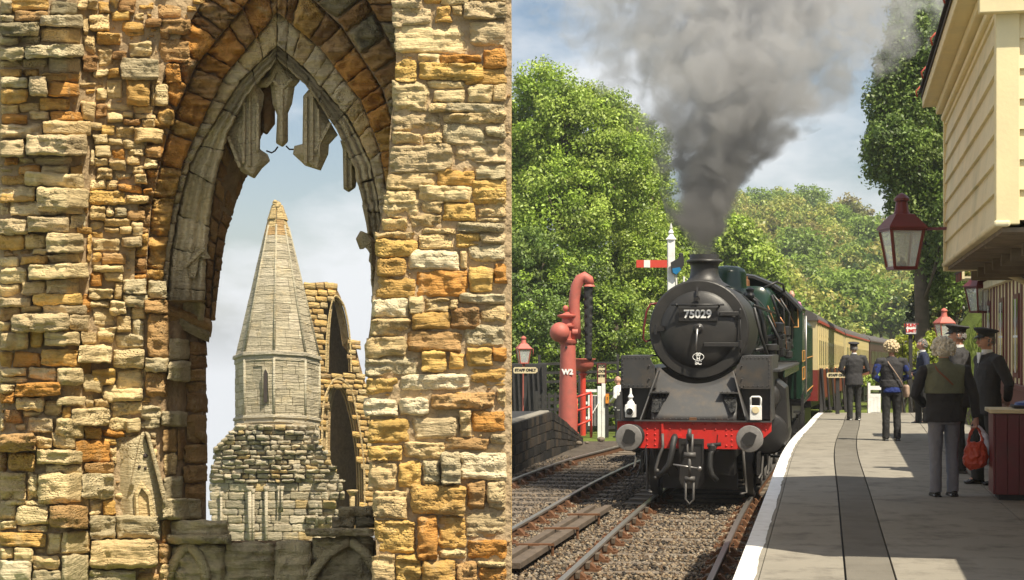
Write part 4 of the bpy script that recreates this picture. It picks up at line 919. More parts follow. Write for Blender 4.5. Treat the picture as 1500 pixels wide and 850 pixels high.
while y > yl1-.8: MB().box(-.43, -.402, y-.10, y, 3.47, 3.60).build('dentil', 'tile_red' if int(y*7) % 3 == 0 else 'timber_brown', sb); y -= .2
MB().prism([(-.46, 3.625), (0, 3.8), (0, 3.75), (-.42, 3.60)], lambda x, z: Vector((x, yl1-.9, z)), lambda x, z: Vector((x, yl1+.35, z))).build('roof', 'slate', sb)
MB().prism([(-.20, 3.57), (2.3, 4.6), (4.9, 3.57), (4.9, 3.53), (-.19, 3.555)], lambda x, z: Vector((x, yl0, z)), lambda x, z: Vector((x, yl1+.35, z))).build('roof', 'slate', sb)

# ---- lanterns
def lantern(root, z0, s=1.0, mat='maroon_paint', rot=.0):
    """square tapering lantern: bottom at z0"""
    Rm = lambda v: Vector((v[0]*math.cos(rot)-v[1]*math.sin(rot), v[0]*math.sin(rot)+v[1]*math.cos(rot), v[2]))
    def sq(h, z): return [Rm((sx*h, sy*h, z0+z*s)) for sx, sy in ((-1, -1), (1, -1), (1, 1), (-1, 1))]
    hb, ht, hr = .115*s, .175*s, .205*s
    b, t = sq(hb, .0), sq(ht, .40)
    m = MB()
    for i in range(4): m.bar(b[i], t[i], .026*s, .026*s); m.bar(b[i], b[(i+1) % 4], .03*s, .03*s); m.bar(t[i], t[(i+1) % 4], .03*s, .03*s)
    m.build('lantern_frame', mat, root)
    for i in range(4):
        j = (i+1) % 4; c1 = (b[i]+b[j]+t[i]+t[j])/4; q = [x.lerp(c1, .05) for x in (b[i], b[j], t[j], t[i])]; cc = Vector((0, 0, z0+.2*s)); q2 = [x+(cc-x)*.012 for x in q]
        m = MB(); m.add(q+q2, [(0, 1, 2, 3), (7, 6, 5, 4), (0, 4, 5, 1), (1, 5, 6, 2), (2, 6, 7, 3), (3, 7, 4, 0)]); m.build('pane', 'glass', root)
    m = MB(); m.loft([sq(hb, -.02), sq(hb, .015)]); m.build('lantern_base', mat, root)
    m = MB(); m.loft([sq(hr, .405), sq(hr, .425), sq(.10*s, .56), sq(.09*s, .565)]); m.build('lantern_roof', mat, root)
    m = MB(); m.lathe([(.095*s, .56*s), (.075*s, .60*s), (.065*s, .68*s), (.06*s, .70*s), (.082*s, .705*s), (.08*s, .73*s), (.05*s, .765*s), (0.005, .79*s)], (0, 0, z0), n=18); m.build('lantern_cap', mat, root, auto=35)
    m = MB(); m.lathe([(.05*s, .0), (.05*s, .05*s), (.02*s, .07*s), (.02*s, .10*s)], (0, 0, z0+.01), n=12); m.build('burner', 'rusty_iron', root, smooth=True)
    m = MB(); m.lathe([(.02*s, .10*s), (.04*s, .15*s), (.022*s, .22*s), (.018*s, .32*s)], (0, 0, z0+.01), n=12, cap=False); m.build('lamp_glass', 'glass', root, smooth=True)
LP = W(1321, 393, 17.2)
l1 = empty('wall_lantern', (LP.x, LP.y, 0)); tag(l1, 'large dark maroon lantern on an arm from the corner of the cream boarded room', 'lantern', 'maroon wall lanterns')
lantern(l1, LP.z, 1.0, rot=.12)
ax = W(1399, 339, 17.0).x-LP.x
mb = MB(); mb.bar((.0, 0, LP.z+.405), (ax, -.2, LP.z+.405), .03, .03); mb.build('arm', 'maroon_paint', l1)
mb = MB(); mb.tube([(ax, -.2, LP.z+.46), (ax, -.2, LP.z+.14)], .018, 8); mb.sph((ax, -.2, LP.z+.47), .03, 8, 6); mb.build('wall_bracket', 'maroon_paint', l1, smooth=True)
LP = W(1436, 457, 27.0)
l2 = empty('wall_lantern', (LP.x, LP.y, 0)); tag(l2, 'smaller maroon lantern hanging by the striped wall below the curved bracket', 'lantern', 'maroon wall lanterns'); lantern(l2, LP.z, 1.0, rot=.3)
mb = MB(); mb.tube([(0, 0, LP.z+.76), (-.12, 0, LP.z+.86), (-.14, .05, LP.z+.72), (.1, .1, LP.z+.62), (.3, .2, LP.z+.45), (.42, .3, LP.z+.40)], .02, 8); mb.bar((.15, 0, LP.z+.41), (.50, .1, LP.z+.41), .025, .025); mb.build('arm', 'maroon_paint', l2)
for (px, ybot, Y, s, lab, col) in ((1383, 498, 40.5, 1.0, 'bright red lantern on a post beyond the two cap wearing officials', 'crane_red'), (767, 532, 46.5, .98, 'faded red lantern on a post above the staff only board at the left', 'crane_red')):
    LP = W(px, ybot, Y); zb = TZ(LP.x, LP.y)+(.7 if px > 1000 else 0); lm = empty('lamp_post', (LP.x, LP.y, 0)); tag(lm, lab, 'lamp', 'red platform lamps on posts'); lantern(lm, LP.z, s, col, .2)
    mb = MB(); mb.tube([(0, 0, zb), (0, 0, zb+.5), (0, 0, LP.z-.1), (0, 0, LP.z)], [.07, .05, .035, .05], 10); mb.build('post', col, lm, smooth=True)
    mb = MB(); mb.tube([(.17, 0, LP.z+.42), (.27, 0, LP.z+.40), (.27, 0, LP.z+.2)], .014, 6); mb.build('hook', col, lm, smooth=True)

def board(name, label, cat, px0, py0, px1, py1, Y, mat, zbase, lines, arrow=0, frame=None, post='black_timber', tsize=None, lmat='lettering_black', group=None, posts=1):
    a, b = W(px0, py1, Y), W(px1, py0, Y); cx, cz = (a.x+b.x)/2, (a.z+b.z)/2; w_, h_ = (b.x-a.x)/2, (b.z-a.z)/2
    o = empty(name, (cx, Y, zbase)); tag(o, label, cat, group); cz -= zbase
    poly = [(-w_, -h_*.6), (-w_*.9, -h_), (w_*.82, -h_), (w_, -h_*.45), (w_, h_*.45), (w_*.82, h_), (-w_*.9, h_), (-w_, h_*.6)] if arrow else [(-w_, -h_), (w_, -h_), (w_, h_), (-w_, h_)]
    MB().prism(poly, lambda x, z: Vector((x, -.02, cz+z)), lambda x, z: Vector((x, .02, cz+z))).build('panel', mat, o)
    if frame:
        m = MB(); t = .03
        for (xa, xb, za, zb) in ((-w_-t, w_+t, -h_-t, -h_), (-w_-t, w_+t, h_, h_+t), (-w_-t, -w_, -h_, h_), (w_, w_+t, -h_, h_)): m.box(xa, xb, -.035, .025, cz+za, cz+zb)
        m.build('frame', frame, o)
    n = len(lines)
    for i, tx in enumerate(lines):
        if tx: text('lettering', tx, tsize or h_*2/n*.9, (0, -.024, cz+h_-(i+.5)*2*h_/n), (R(90), 0, 0), lmat, o, .002, .006)
    if post:
        for k in range(posts): x = (-w_*.6+k*1.2*w_) if posts > 1 else 0; MB().box(x-.045, x+.045, .021, .10, 0, cz+h_*.8).build('post', post, o)
    return o
board('limit_sign', 'small white SHUNT LIMIT board with red letters above the far carriages', 'sign', 1327, 473, 1342, 489, 43.5, 'white_paint', .3, ['SHUNT', 'LIMIT'], frame='black_timber', lmat='lettering_red', tsize=.115)
board('staff_sign', 'cream arrow shaped STAFF ONLY board beside the cap wearing official', 'sign', 1211, 546, 1244, 553.5, 41.4, 'sign_cream', ZP(41), ['STAFF ONLY'], arrow=1, tsize=.085, group='staff only boards')
board('staff_sign', 'cream arrow shaped STAFF ONLY board below the faded red lamp', 'sign', 752, 538, 787.5, 547, 46, 'sign_cream', -.2, ['STAFF ONLY'], arrow=1, tsize=.105, group='staff only boards')
board('crossing_sign', 'narrow cream STOP LOOK LISTEN notice framed in brown above the white gate', 'sign', 876, 534, 886.5, 561, 49, 'sign_cream', -.4, ['STOP', 'LOOK', 'LISTEN', ''], frame='maroon_paint', tsize=.10)
board('orange_notice', 'small orange notice on the black fence beside the white gate', 'sign', 887, 577, 892, 591, 48.4, 'orange_paint', -.4, ['!'], tsize=.12)

# ---- water crane W2
wc = empty('water_crane', (*W(830, 640, 44.5)[:2], -.15)); tag(wc, 'tall faded red water crane marked W2 with a round weight and black leather hose', 'water crane')
s = F/44.5; zz = lambda y: CZ-(y-HZ)/s+.15; xx = lambda px: (px-750)/s-wc.location.x
m = MB(); m.lathe([(.30, 0), (.30, .08), (.25, .12), (.255, zz(610)), (.21, zz(520)), (.205, zz(505)), (.24, zz(503)), (.25, zz(498)), (.16, zz(497)), (.16, zz(480))], (xx(832), 0, 0), n=28); m.build('column', 'crane_red', wc, auto=40)
m = MB()
for k in range(10): a = k*.628; m.cyl((xx(832)+.27*math.cos(a), .27*math.sin(a), .08), (xx(832)+.27*math.cos(a), .27*math.sin(a), .13), .025, n=6)
m.build('base_bolts', 'crane_red', wc)
m = MB(); m.lathe([(.17, zz(497)), (.17, zz(481)), (.24, zz(479)), (.25, zz(477)), (.17, zz(476)), (.14, zz(467)), (.27, zz(464)), (.28, zz(462)), (.13, zz(460)), (.05, zz(457))], (xx(831), 0, 0), n=28); m.sph((xx(828.5), 0, zz(452)), .085, 14, 9); m.build('valve_head', 'crane_red', wc, auto=40)
m = MB(); m.sph((xx(819.5), -.22, zz(487)), .27, 22, 14); m.cyl((xx(819.5), -.22, zz(487)), (xx(842), .1, zz(487)), .07); m.build('round_weight', 'crane_red', wc, auto=40)
m = MB(); m.tube([(xx(a), 0, zz(b)) for a, b in ((843, 497), (842, 470), (841, 440), (844, 420), (850, 409), (856, 406), (862, 410), (865, 418))], [.16, .15, .15, .15, .15, .15, .14, .12], 18); m.build('jib_pipe', 'crane_red', wc, smooth=True)
m = MB(); m.cyl((xx(838), -.1, zz(487)), (xx(846), -.1, zz(487)), .10); m.lathe([(.17, zz(420)), (.13, zz(417))], (xx(863), 0, 0), n=16); m.build('flange', 'crane_red', wc, auto=40)
m = MB(); hp = [(xx(862)+.015*math.sin(k*2.1), 0, zz(417+k*2.2)) for k in range(51)]; m.tube(hp, [.115+.012*(k % 2)-.0006*k for k in range(51)], 14); m.build('leather_hose', 'rubber', wc, smooth=True)
text('lettering', 'W2', .19, (xx(831), -.235, zz(545)), (R(90), 0, 0), 'lettering_white', wc, .004, .012)
MB().cyl((xx(829), -.225, zz(509)), (xx(829), -.20, zz(509)), .035, n=12).build('hole_shade_disc', 'rubber', wc)  # dark disc on the column, colour stands for the shade in a hole
# brazier with bowl, and the red guard rail
fd = empty('brazier', (*W(854, 640, 46)[:2], -.2)); tag(fd, 'red iron bowl on a thin pole standing under the water crane hose', 'brazier')
s2 = F/46; z2 = lambda y: CZ-(y-HZ)/s2+.2
m = MB(); m.lathe([(.05, z2(547)), (.10, z2(544)), (.24, z2(541)), (.30, z2(536)), (.31, z2(528)), (.36, z2(526.5)), (.36, z2(525.5)), (.28, z2(527)), (.05, z2(538))], n=26, cap=False); m.build('bowl', 'crane_red', fd, auto=40)
m = MB(); m.lathe([(.12, z2(550)), (.12, z2(547.5)), (.06, z2(546.5)), (.055, z2(560)), (.055, z2(545))][:2]+[(.055, z2(547))], n=14); m.cyl((0, 0, 0), (0, 0, z2(547)), .08); m.build('pole', 'bright_red', fd, auto=40)
gl = empty('guard_rail', (*W(855, 640, 45)[:2], -.2)); tag(gl, 'small red tubular rail in front of the brazier pole', 'railing')
s3 = F/45; z3 = lambda y: CZ-(y-HZ)/s3+.2; x3 = lambda p: (p-855)/s3
m = MB()
for (a, b, c_, d) in ((843, 582, 866, 575), (843, 602, 866, 595), (843, 624, 866, 615)): m.tube([(x3(a), -.2, z3(b)), (x3(c_), 0, z3(d))], .03, 8)
m.build('rail', 'bright_red', gl, smooth=True)
for px in (866, 844): MB().tube([(x3(px), 0 if px > 860 else -.2, z3(577 if px > 860 else 584)), (x3(px), 0 if px > 860 else -.2, 0)], .035, 8).build('post', 'bright_red', gl, smooth=True)
# ---- fences, gate, hut
def fence_x(name, label, pts, h, rails, mat, posts=.0, pw=.09, group=None, pale=None, diag=False):
    o = empty(name, (pts[0][0], pts[0][1], 0)); tag(o, label, 'fence', group); O = Vector((pts[0][0], pts[0][1], 0))
    for a, b in zip(pts[:-1], pts[1:]):
        a, b = Vector(a), Vector(b); n = max(1, int((b-a).length/1.8))
        for k in range(n+1): p = a.lerp(b, k/n)-O; MB().box(p.x-pw/2, p.x+pw/2, p.y-pw/2, p.y+pw/2, p.z, p.z+h).build('post', mat, o)
        for r_ in rails: MB().bar(a-O+Vector((0, 0, r_)), b-O+Vector((0, 0, r_)), .035, .09).build('rail', mat, o)
        if pale:
            q = 0; L = (b-a).length
            while q < L: p = a.lerp(b, q/L)-O; MB().box(p.x-.04, p.x+.04, p.y-.06, p.y-.02, p.z+.05, p.z+h-.05).build('pale', mat, o); q += pale
        if diag:
            n = 5; L = (b-a)
            for k in range(n): p = a.lerp(b, k/n)-O; q = a.lerp(b, (k+.62)/n)-O; MB().bar(p+Vector((0, -.05, h)), q+Vector((0, -.05, .05)), .04, .10, up=(0, 1, 0)).build('rail', mat, o)
    return o
def G(px, Y, dz=0): p = W(px, 0, Y); p.z = dz; return p
fence_x('timber_fence', 'black post and rail fence crossing behind the white gate', [G(886, 50, -.5), G(950, 52, -.5)], 1.5, (.3, .65, 1.0, 1.35), 'black_timber')
fence_x('timber_fence', 'black close rail fence behind the water crane', [G(786, 49, -.4), G(866, 50, -.4)], 1.35, (.2, .4, .6, .8, 1.0, 1.2), 'black_timber', pale=.22)
fence_x('tall_fence', 'tall weathered rail fence against the trees behind the crane', [G(790, 54, -.6), G(905, 57, -.6)], 2.6, (1.7, 2.0, 2.3), 'black_timber')
fence_x('ramp_fence', 'black diagonal railing beside the staff board at the platform end', [G(1203, 42.6, ZP(42)), G(1240, 42.9, ZP(42))], 1.15, (.1,), 'black_timber', diag=True)
fence_x('ramp_fence', 'black diagonal railing between the blue sleeved woman and the profile man', [G(1318, 42.6, ZP(42)-.1), G(1372, 43, ZP(42)-.1)], 1.05, (), 'black_timber', diag=True)
gt = empty('white_gate', (*G(874, 48.5)[:2], -.45)); tag(gt, 'white wooden wicket gate with posts beyond the water crane', 'gate'); s4 = F/48.5; x4 = lambda p: (p-874)/s4; z4 = lambda y: CZ-(y-HZ)/s4+.45
for px in (884, 878): MB().box(x4(px)-.055, x4(px)+.055, -.05, .05, 0, z4(562 if px == 884 else 566)).build('post', 'white_paint', gt, bevel=.01)
for k in range(6): MB().box(x4(863.5+k*2.3)-.042, x4(863.5+k*2.3)+.042, -.03, 0, z4(624), z4(579+ (k % 2))).build('pale', 'white_paint', gt)
for y in (572, 590, 612): MB().box(x4(858), x4(878), 0, .03, z4(y)-.05, z4(y)+.03).build('rail', 'white_paint', gt)
MB().bar((x4(862), -.04, z4(615)), (x4(877), -.04, z4(590)), .03, .08, up=(0, 1, 0)).build('brace', 'white_paint', gt)
hu = empty('black_hut', (*G(765, 50)[:2], -.4)); tag(hu, 'low black boarded hut behind the staff board at the left', 'hut')
MB().box(-.5, .75, 0, 1.5, 0, 2.15).build('wall', 'black_timber', hu)
for k in range(8): MB().bar((-.45+k*.15, -.03, 2.1), (-.35+k*.15, -.03, .05), .03, .13, up=(0, 1, 0)).build('board', 'black_timber', hu)
wb = empty('white_gate', (*G(1280, 42.5)[:2], ZP(42.5))); tag(wb, 'white boarded gate panel at the platform end between two standing figures', 'gate'); s5 = F/42.5
MB().box(-.10, .17, -.03, .03, .0, .45).build('panel', 'white_paint', wb); MB().box(-.16, -.10, -.05, .05, 0, .78).build('post', 'white_paint', wb); MB().box(-.1, .17, -.04, -.03, .40, .5).build('rail', 'white_paint', wb); MB().box(-.10, .18, -.05, .05, .6, .7).build('rail', 'white_paint', wb)
for i in range(3): MB().box(-.095+i*.09, -.012+i*.09, -.042, -.031, .02, .39).build('board', 'white_paint', wb)
# ---- semaphore signal
sg = empty('semaphore_signal', (*G(983, 50)[:2], -.6)); tag(sg, 'white signal post with finial and a raised red and white semaphore arm', 'signal'); s6 = F/50; z6 = lambda y: CZ-(y-HZ)/s6+.6; x6 = lambda p: (p-983.5)/s6
MB().box(-.11, .11, -.11, .11, 0, z6(352)).build('post', 'white_paint', sg, bevel=.02)
m = MB(); m.lathe([(.13, z6(352)), (.17, z6(351)), (.10, z6(347)), (.06, z6(343)), (.09, z6(341)), (.03, z6(336)), (.05, z6(334)), (.005, z6(326))], n=12); m.build('finial', 'white_paint', sg, auto=40)
arm = MB().box(x6(932), x6(977), -.20, -.17, z6(392.5), z6(381.5)).build('signal_arm', 'bright_red', sg); MB().box(x6(943), x6(952), -.206, -.165, z6(392.3), z6(381.7)).build('white_band', 'white_paint', arm)
sp = MB().prism([(x6(982), z6(385)), (x6(995), z6(378)), (x6(1000), z6(392)), (x6(990), z6(404)), (x6(983), z6(400))], lambda x, z: Vector((x, -.24, z)), lambda x, z: Vector((x, -.18, z))).build('spectacle_plate', 'rubber', sg)
MB().prism([(x6(984), z6(394)), (x6(995), z6(392)), (x6(997), z6(396)), (x6(990), z6(403)), (x6(985), z6(400))], lambda x, z: Vector((x, -.252, z)), lambda x, z: Vector((x, -.242, z))).build('blue_lens', 'blue_glass', sp)
m = MB(); m.box(x6(994), x6(1002), -.1, .1, z6(390), z6(377)); m.lathe([(.07, 0), (.07, .1), (.02, .14)], (x6(998), 0, z6(377)), n=10); m.build('lamp_case', 'rubber', sg)
m = MB(); m.tube([(.17, .1, 0), (.17, .1, z6(400))], .03, 6); 
for k in range(9): m.box(.14, .38, .05, .09, .3+k*.4, .33+k*.4)
m.tube([(.4, .1, 0), (.4, .1, z6(405))], .03, 6); m.build('ladder', 'white_paint', sg)
# ---- litter cabinet at the right edge of the picture
cb = empty('platform_cabinet', (*W(1478, 737, 16.9)[:2], ZP(17)), BR); tag(cb, 'dark red boarded cabinet with a cream topped lid at the platform right edge', 'cabinet')
for k in range(6): MB().box(-.155+k*.115, -.045+k*.115, -.31, -.29, .06, .88).build('plank', 'maroon_paint', cb, bevel=.004)
MB().box(-.158, .54, -.29, .30, .06, .88).build('carcass', 'maroon_paint', cb)
for k in range(5): MB().box(-.18, -.16, -.28+k*.115, -.17+k*.115, .06, .88).build('plank', 'maroon_paint', cb, bevel=.004)
MB().box(-.215, .60, -.35, .35, .885, .925).build('lid', 'sign_cream', cb, bevel=.006); MB().box(-.12, .5, -.26, .26, .0, .06).build('plinth', 'black_timber', cb)
bl = empty('blue_box', (cb.location.x+.28, cb.location.y, ZP(17)+.93), BR); tag(bl, 'blue plastic tray with rounded lid resting on the dark red cabinet', 'tray')
MB().box(-.24, .24, -.2, .2, 0, .03).build('tray', 'rubber', bl, bevel=.01); m = MB(); m.lathe([(.22, .03), (.21, .055), (.12, .075), (.0, .08)], n=20, sy=.85); m.build('lid', 'blue_plastic', bl, auto=40)
# ------------------------------------------------------------------ the locomotive
pmat('loco_black', (.022, .021, .021), .42, var=.25, scale=4, bump=.12, bscale=60, dirt=(.045, .042, .038), dirt_amt=.6, dscale=2.5)
pmat('smokebox_black', (.027, .026, .025), .46, var=.25, scale=3, bump=.18, bscale=80, dirt=(.055, .05, .045), dirt_amt=.6, dscale=2)
pmat('plate_grey', (.055, .055, .056), .5, .1, var=.18, scale=2.5, bump=.12, bscale=50, dirt=(.11, .085, .06), dirt_amt=.65, dscale=3.2)
pmat('loco_green', (.010, .036, .021), .22, var=.12, scale=3, bump=.04, dirt=(.03, .045, .03), dscale=3)
pmat('beam_red', (.62, .028, .022), .42, var=.1, scale=4, bump=.08, dirt=(.22, .03, .02), dirt_amt=.7, dscale=4)
pmat('steel', (.36, .35, .34), .4, .8, var=.2, scale=8, bump=.15); pmat('worn_steel', (.095, .09, .085), .55, .3, var=.3, scale=7, bump=.2, dirt=(.08, .075, .07), dscale=6)
pmat('buffer_steel', (.26, .25, .24), .5, .4, var=.3, scale=7, bump=.2, dirt=(.12, .11, .10), dscale=6)
pmat('grease', (.03, .03, .03), .3, bump=.3); pmat('lining_orange', (.55, .26, .06), .5, bump=0); pmat('copper', (.35, .16, .07), .4, .7)
pmat('coal', (.01, .01, .01), .5, bump=1, bscale=8, bdist=.2)
pmat('coach_cream', (.66, .55, .30), .42, var=.1, scale=2, bump=.08, dirt=(.42, .34, .17), dirt_amt=.4, dscale=2)
pmat('coach_red', (.20, .022, .018), .4, var=.14, scale=2, bump=.08, dirt=(.16, .07, .05), dirt_amt=.5, dscale=1.6)
pmat('roof_grey', (.085, .075, .07), .8, var=.2, scale=1.5, bump=.2)
pmat('dark_coach', (.06, .02, .015), .5, var=.2, scale=2, bump=.1)
LOC = empty('steam_locomotive', (2.69, 24.4, 0), -math.atan(.21)); tag(LOC, 'black steam locomotive numbered 75029 with red buffer beam standing at the platform', 'locomotive')
def L(name, mb, mat, parent=LOC, **k): return mb.build(name, mat, parent, **k)
# buffer beam with rivets
bp = [(-1.13, 1.25), (-1.13, 1.12), (-1.08, 1.03), (-.80, .85), (.80, .85), (1.06, 1.03), (1.16, 1.12), (1.16, 1.25)]
beam = L('buffer_beam', MB().prism(bp, lambda x, z: Vector((x, 0, z)), lambda x, z: Vector((x, .04, z))), 'beam_red')
m = MB()
for z, xs in ((1.215, [-1.08, -1.0, -.86, -.76, -.68, -.56, -.48, -.34, -.18, 0, .18, .34, .50, .58, .68, .76, .9, 1.02, 1.09]), (1.14, [-1.08, -.68, -.56, -.48, -.34, -.18, .18, .34, .5, .58, 1.08]), (1.06, [-.68, -.56, .58, .5]), (.98, [-.68, -.56, .58]), (.90, [-.68, -.56, -.48, .50, .58])):
    for x in xs: m.sph((x, -.002, z), .015, 8, 5, sy=.7)
m.build('rivets', 'beam_red', beam, smooth=True, kind='stuff')
m = MB(); m.bar((-1.14, -.02, 1.262), (1.17, -.02, 1.262), .06, .02); m.build('beam_angle', 'plate_grey', LOC)
for sx in (-.885, .875):
    b = L('buffer', MB().lathe([(.0, -.555), (.10, -.553), (.188, -.535), (.197, -.515), (.185, -.50), (.08, -.47), (.075, -.24)], (sx, 0, 1.035), 'y', 30), 'buffer_steel', auto=40)
    MB().lathe([(.095, -.28), (.12, -.26), (.12, -.06), (.17, -.04), (.17, 0)], (sx, 0, 1.035), 'y', 24).build('buffer_housing', 'loco_black', b, auto=40)
    rr_ = random.Random(int(sx*100)); poly = [(sx+(.115+.03*rr_.uniform(-1, 1))*math.cos(a*.52)*(.85 if sx < 0 else .9), 1.035+(.115+.025*rr_.uniform(-1, 1))*math.sin(a*.52)) for a in range(12)]
    MB().prism(poly, lambda x, z: Vector((x, -.562, z)), lambda x, z: Vector((x, -.553, z))).build('grease_patch', 'grease', b)
# front platform plates
def zring(x, r_=.80): return 2.634-math.sqrt(max(0, r_*r_-x*x))
V = []; Fc = []; nx_ = 24; nt = 8
for i in range(nx_+1):
    x = -.64+1.28*i/nx_; zt = min(2.05, zring(x, .83))
    for j in range(nt+1):
        t = j/nt; z = 1.27+(zt-1.27)*t; V.append(Vector((x, .10+.62*(z-1.27)/.62*(1 if t < 1 else 1)-.10*math.sin(math.pi*min(1, (z-1.27)/.75)), z)))
for i in range(nx_):
    for j in range(nt): k = i*(nt+1)+j; Fc.append((k, k+nt+1, k+nt+2, k+1))
o = mk('front_plate', V, Fc, 'plate_grey', LOC, True); md = o.modifiers.new('s', 'SOLIDIFY'); md.thickness = .015
for sg_ in (-1, 1):
    e = 1.13*sg_
    # upper panel with hollow cut for the smokebox, dark gap, lower panel
    pts = [(e, 1.75), (e, 2.23), (.70*sg_, 2.23), (.66*sg_, 2.12), (.62*sg_, 2.08), (.60*sg_, 1.75)]
    L('upper_panel', MB().prism(pts, lambda x, z: Vector((x, .42, z)), lambda x, z: Vector((x, .46, z))), 'plate_grey', bevel=.004)
    L('panel_floor', MB().box(min(e, .6*sg_), max(e, .6*sg_), .42, .95, 1.735, 1.75), 'plate_grey')
    L('panel_top', MB().box(min(e, .72*sg_), max(e, .72*sg_), .46, 2.0, 2.21, 2.232), 'plate_grey')
    L('lower_panel', MB().box(min(e, .6*sg_), max(e, .6*sg_), .62, .64, 1.27, 1.74), 'plate_grey')
    L('side_sheet', MB().box(e-.01, e+.01, .44, 2.6, 1.25, 2.23), 'plate_grey')
    L('brace', MB().prism([(.05, 1.27), (.64, 1.27), (.64, 2.0), (.45, 2.0)], lambda y, z: Vector((sg_*(.80-.22*(z-1.27)/.73), y, z)), lambda y, z: Vector((sg_*(.78-.22*(z-1.27)/.73), y, z))), 'plate_grey')
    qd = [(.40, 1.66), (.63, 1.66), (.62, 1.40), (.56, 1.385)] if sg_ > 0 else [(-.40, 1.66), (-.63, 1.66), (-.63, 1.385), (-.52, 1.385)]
    m = MB(); m.prism(qd, lambda x, z: Vector((x, .10+.9*(z-1.27)-.12, z)), lambda x, z: Vector((x, .10+1.0*(z-1.27)-.02, z))); L('opening_shade_block', m, 'coal')  # solid black block, the shade of an opening put into its colour
    m = MB(); m.bar((sg_*.38, .30, 1.675), (sg_*.66, .30, 1.675), .16, .02); L('step', m, 'plate_grey')
    m = MB()
    for z in (1.34, 1.52, 1.75, 1.88, 2.08): m.sph((sg_*.70, .405 if z > 1.7 else .6, z), .014, 6, 4); 
    for k in range(3): m.sph((sg_*(.42+.08*k), .24, 1.69), .013, 6, 4)
    L('rivets', m, 'plate_grey', kind='stuff')
m = MB()
for k in range(15): m.sph((-.60+k*.0857, .085, 1.285), .011, 6, 4)
for sg_ in (-1, 1):
    for k in range(7): m.sph((sg_*.605, .12+.085*k, 1.30+.10*k*.85), .012, 6, 4); m.sph((sg_*(.72+.06*k), .414, 2.20), .009, 6, 4); m.sph((sg_*(.66+.07*k), .414, 1.78), .009, 6, 4); m.sph((sg_*1.105, .414, 1.80+.06*k), .009, 6, 4)
L('rivets', m, 'plate_grey', smooth=True, kind='stuff')
L('front_step', MB().box(-.05, .05, .0, .10, 1.27, 1.31), 'rail_rust')
# smokebox
m = MB(); m.lathe([(.60, 1.02), (.765, 1.0), (.775, 1.02), (.775, 3.3)], (0, 0, 2.634), 'y', 64); L('smokebox', m, 'smokebox_black', auto=30)
m = MB(); m.lathe([(.60, .985), (.745, .985), (.768, 1.005), (.768, 1.03)], (0, 0, 2.634), 'y', 64, cap=False); L('smokebox_ring', m, 'smokebox_black', auto=30)
door = L('smokebox_door', MB().lathe([(0.005, .865), (.15, .868), (.32, .885), (.46, .915), (.55, .95), (.598, .985), (.606, 1.0), (.606, 1.05)], (0, 0, 2.634), 'y', 64), 'smokebox_black', auto=40)
m = MB()
for k in range(44): a = k*math.pi*2/44; m.sph((.757*math.cos(a), 1.0, 2.634+.757*math.sin(a)), .009, 6, 4)
L('rivets', m, 'smokebox_black', kind='stuff')
zc = 2.634
def P2(px, py, y=.9): return Vector(((px-1022.6)/94.6, y, CZ-(py-HZ)/94.6))
m = MB(); m.tube([P2(984, 447, .78), P2(1061, 447, .78)], .015, 10)
for px in (992, 1053): m.cyl(P2(px, 447, .78), P2(px, 449, .95), .014, n=8); m.sph(P2(px, 447, .78), .022, 8, 6)
m.build('handrail', 'loco_black', door, smooth=True)
MB().box(-.30, .305, .845, .875, CZ-(471-HZ)/94.6, CZ-(450.5-HZ)/94.6).build('number_plate', 'loco_black', door, bevel=.006)
text('lettering', '75029', .172, (-.004, .836, CZ-(461-HZ)/94.6), (R(90), 0, 0), 'lettering_white', door, .004, .0055, 1.0)
for y, xa in ((460, 1053), (505, 1031)):
    m = MB(); m.bar(P2(xa, y, .86), P2(1082, y, .93), .03, .065, up=(0, 0, 1)); m.cyl(P2(1083, y-6, .93), P2(1083, y+6, .93), .028, n=10); m.build('hinge_strap', 'loco_black', door, bevel=.006)
MB().tube([P2(1083, 452, .94), P2(1083, 517, .94)], .012, 8).build('hinge_pin', 'loco_black', door, smooth=True)
m = MB(); m.lathe([(.0, .80), (.045, .80), (.055, .82), (.06, .85), (.095, .87)], (0, 0, CZ-(482-HZ)/94.6), 'y', 20); m.build('dart_boss', 'loco_black', door, auto=40)
m = MB(); m.tube([P2(1022, 482, .79), P2(1021, 500, .78), P2(1020, 514, .79)], [.018, .012, .01], 8); m.tube([P2(1022, 482, .82), P2(1026, 478, .81)], .014, 8); m.build('dart_handle', 'steel', door, smooth=True)
m = MB(); m.lathe([(.0, .895), (.04, .895), (.04, .92)], (0, 0, CZ-(493-HZ)/94.6), 'y', 12); m.build('boss', 'loco_black', door)
for (px, py) in ((1021, 429),):
    m = MB(); m.bar(P2(px, py-8, .94), P2(px, py+6, .90), .06, .03, up=(1, 0, 0)); m.bar(P2(px-4, py+10, .86), P2(px+4, py+8, .86), .05, .05); m.build('lamp_bracket', 'loco_black', door)
m = MB(); m.bar(P2(958, 483, .93), P2(972, 481, .93), .05, .07); m.cyl(P2(960, 476, .91), P2(960, 490, .91), .02); L('door_clamp', m, 'loco_black')
m = MB(); m.tube([Vector((math.cos(k*.2618)*.085, .893, CZ-(523-HZ)/94.6+math.sin(k*.2618)*.056)) for k in range(25)], .0055, 6); m.build('plate_rim', 'lettering_white', door)
MB().lathe([(.0, -.0), (.088, .0)], (0, .905, CZ-(523-HZ)/94.6), 'y', 24, sy=.65).build('shed_plate', 'loco_black', door)
text('lettering', '50\nH', .075, (0, .888, CZ-(523-HZ)/94.6+.004), (R(90), 0, 0), 'lettering_white', door, .003, .003)
text('lettering', 'SC', .085, (0, .90, CZ-(531.5-HZ)/94.6), (R(90), 0, 0), 'lettering_white', door, .003, .004)
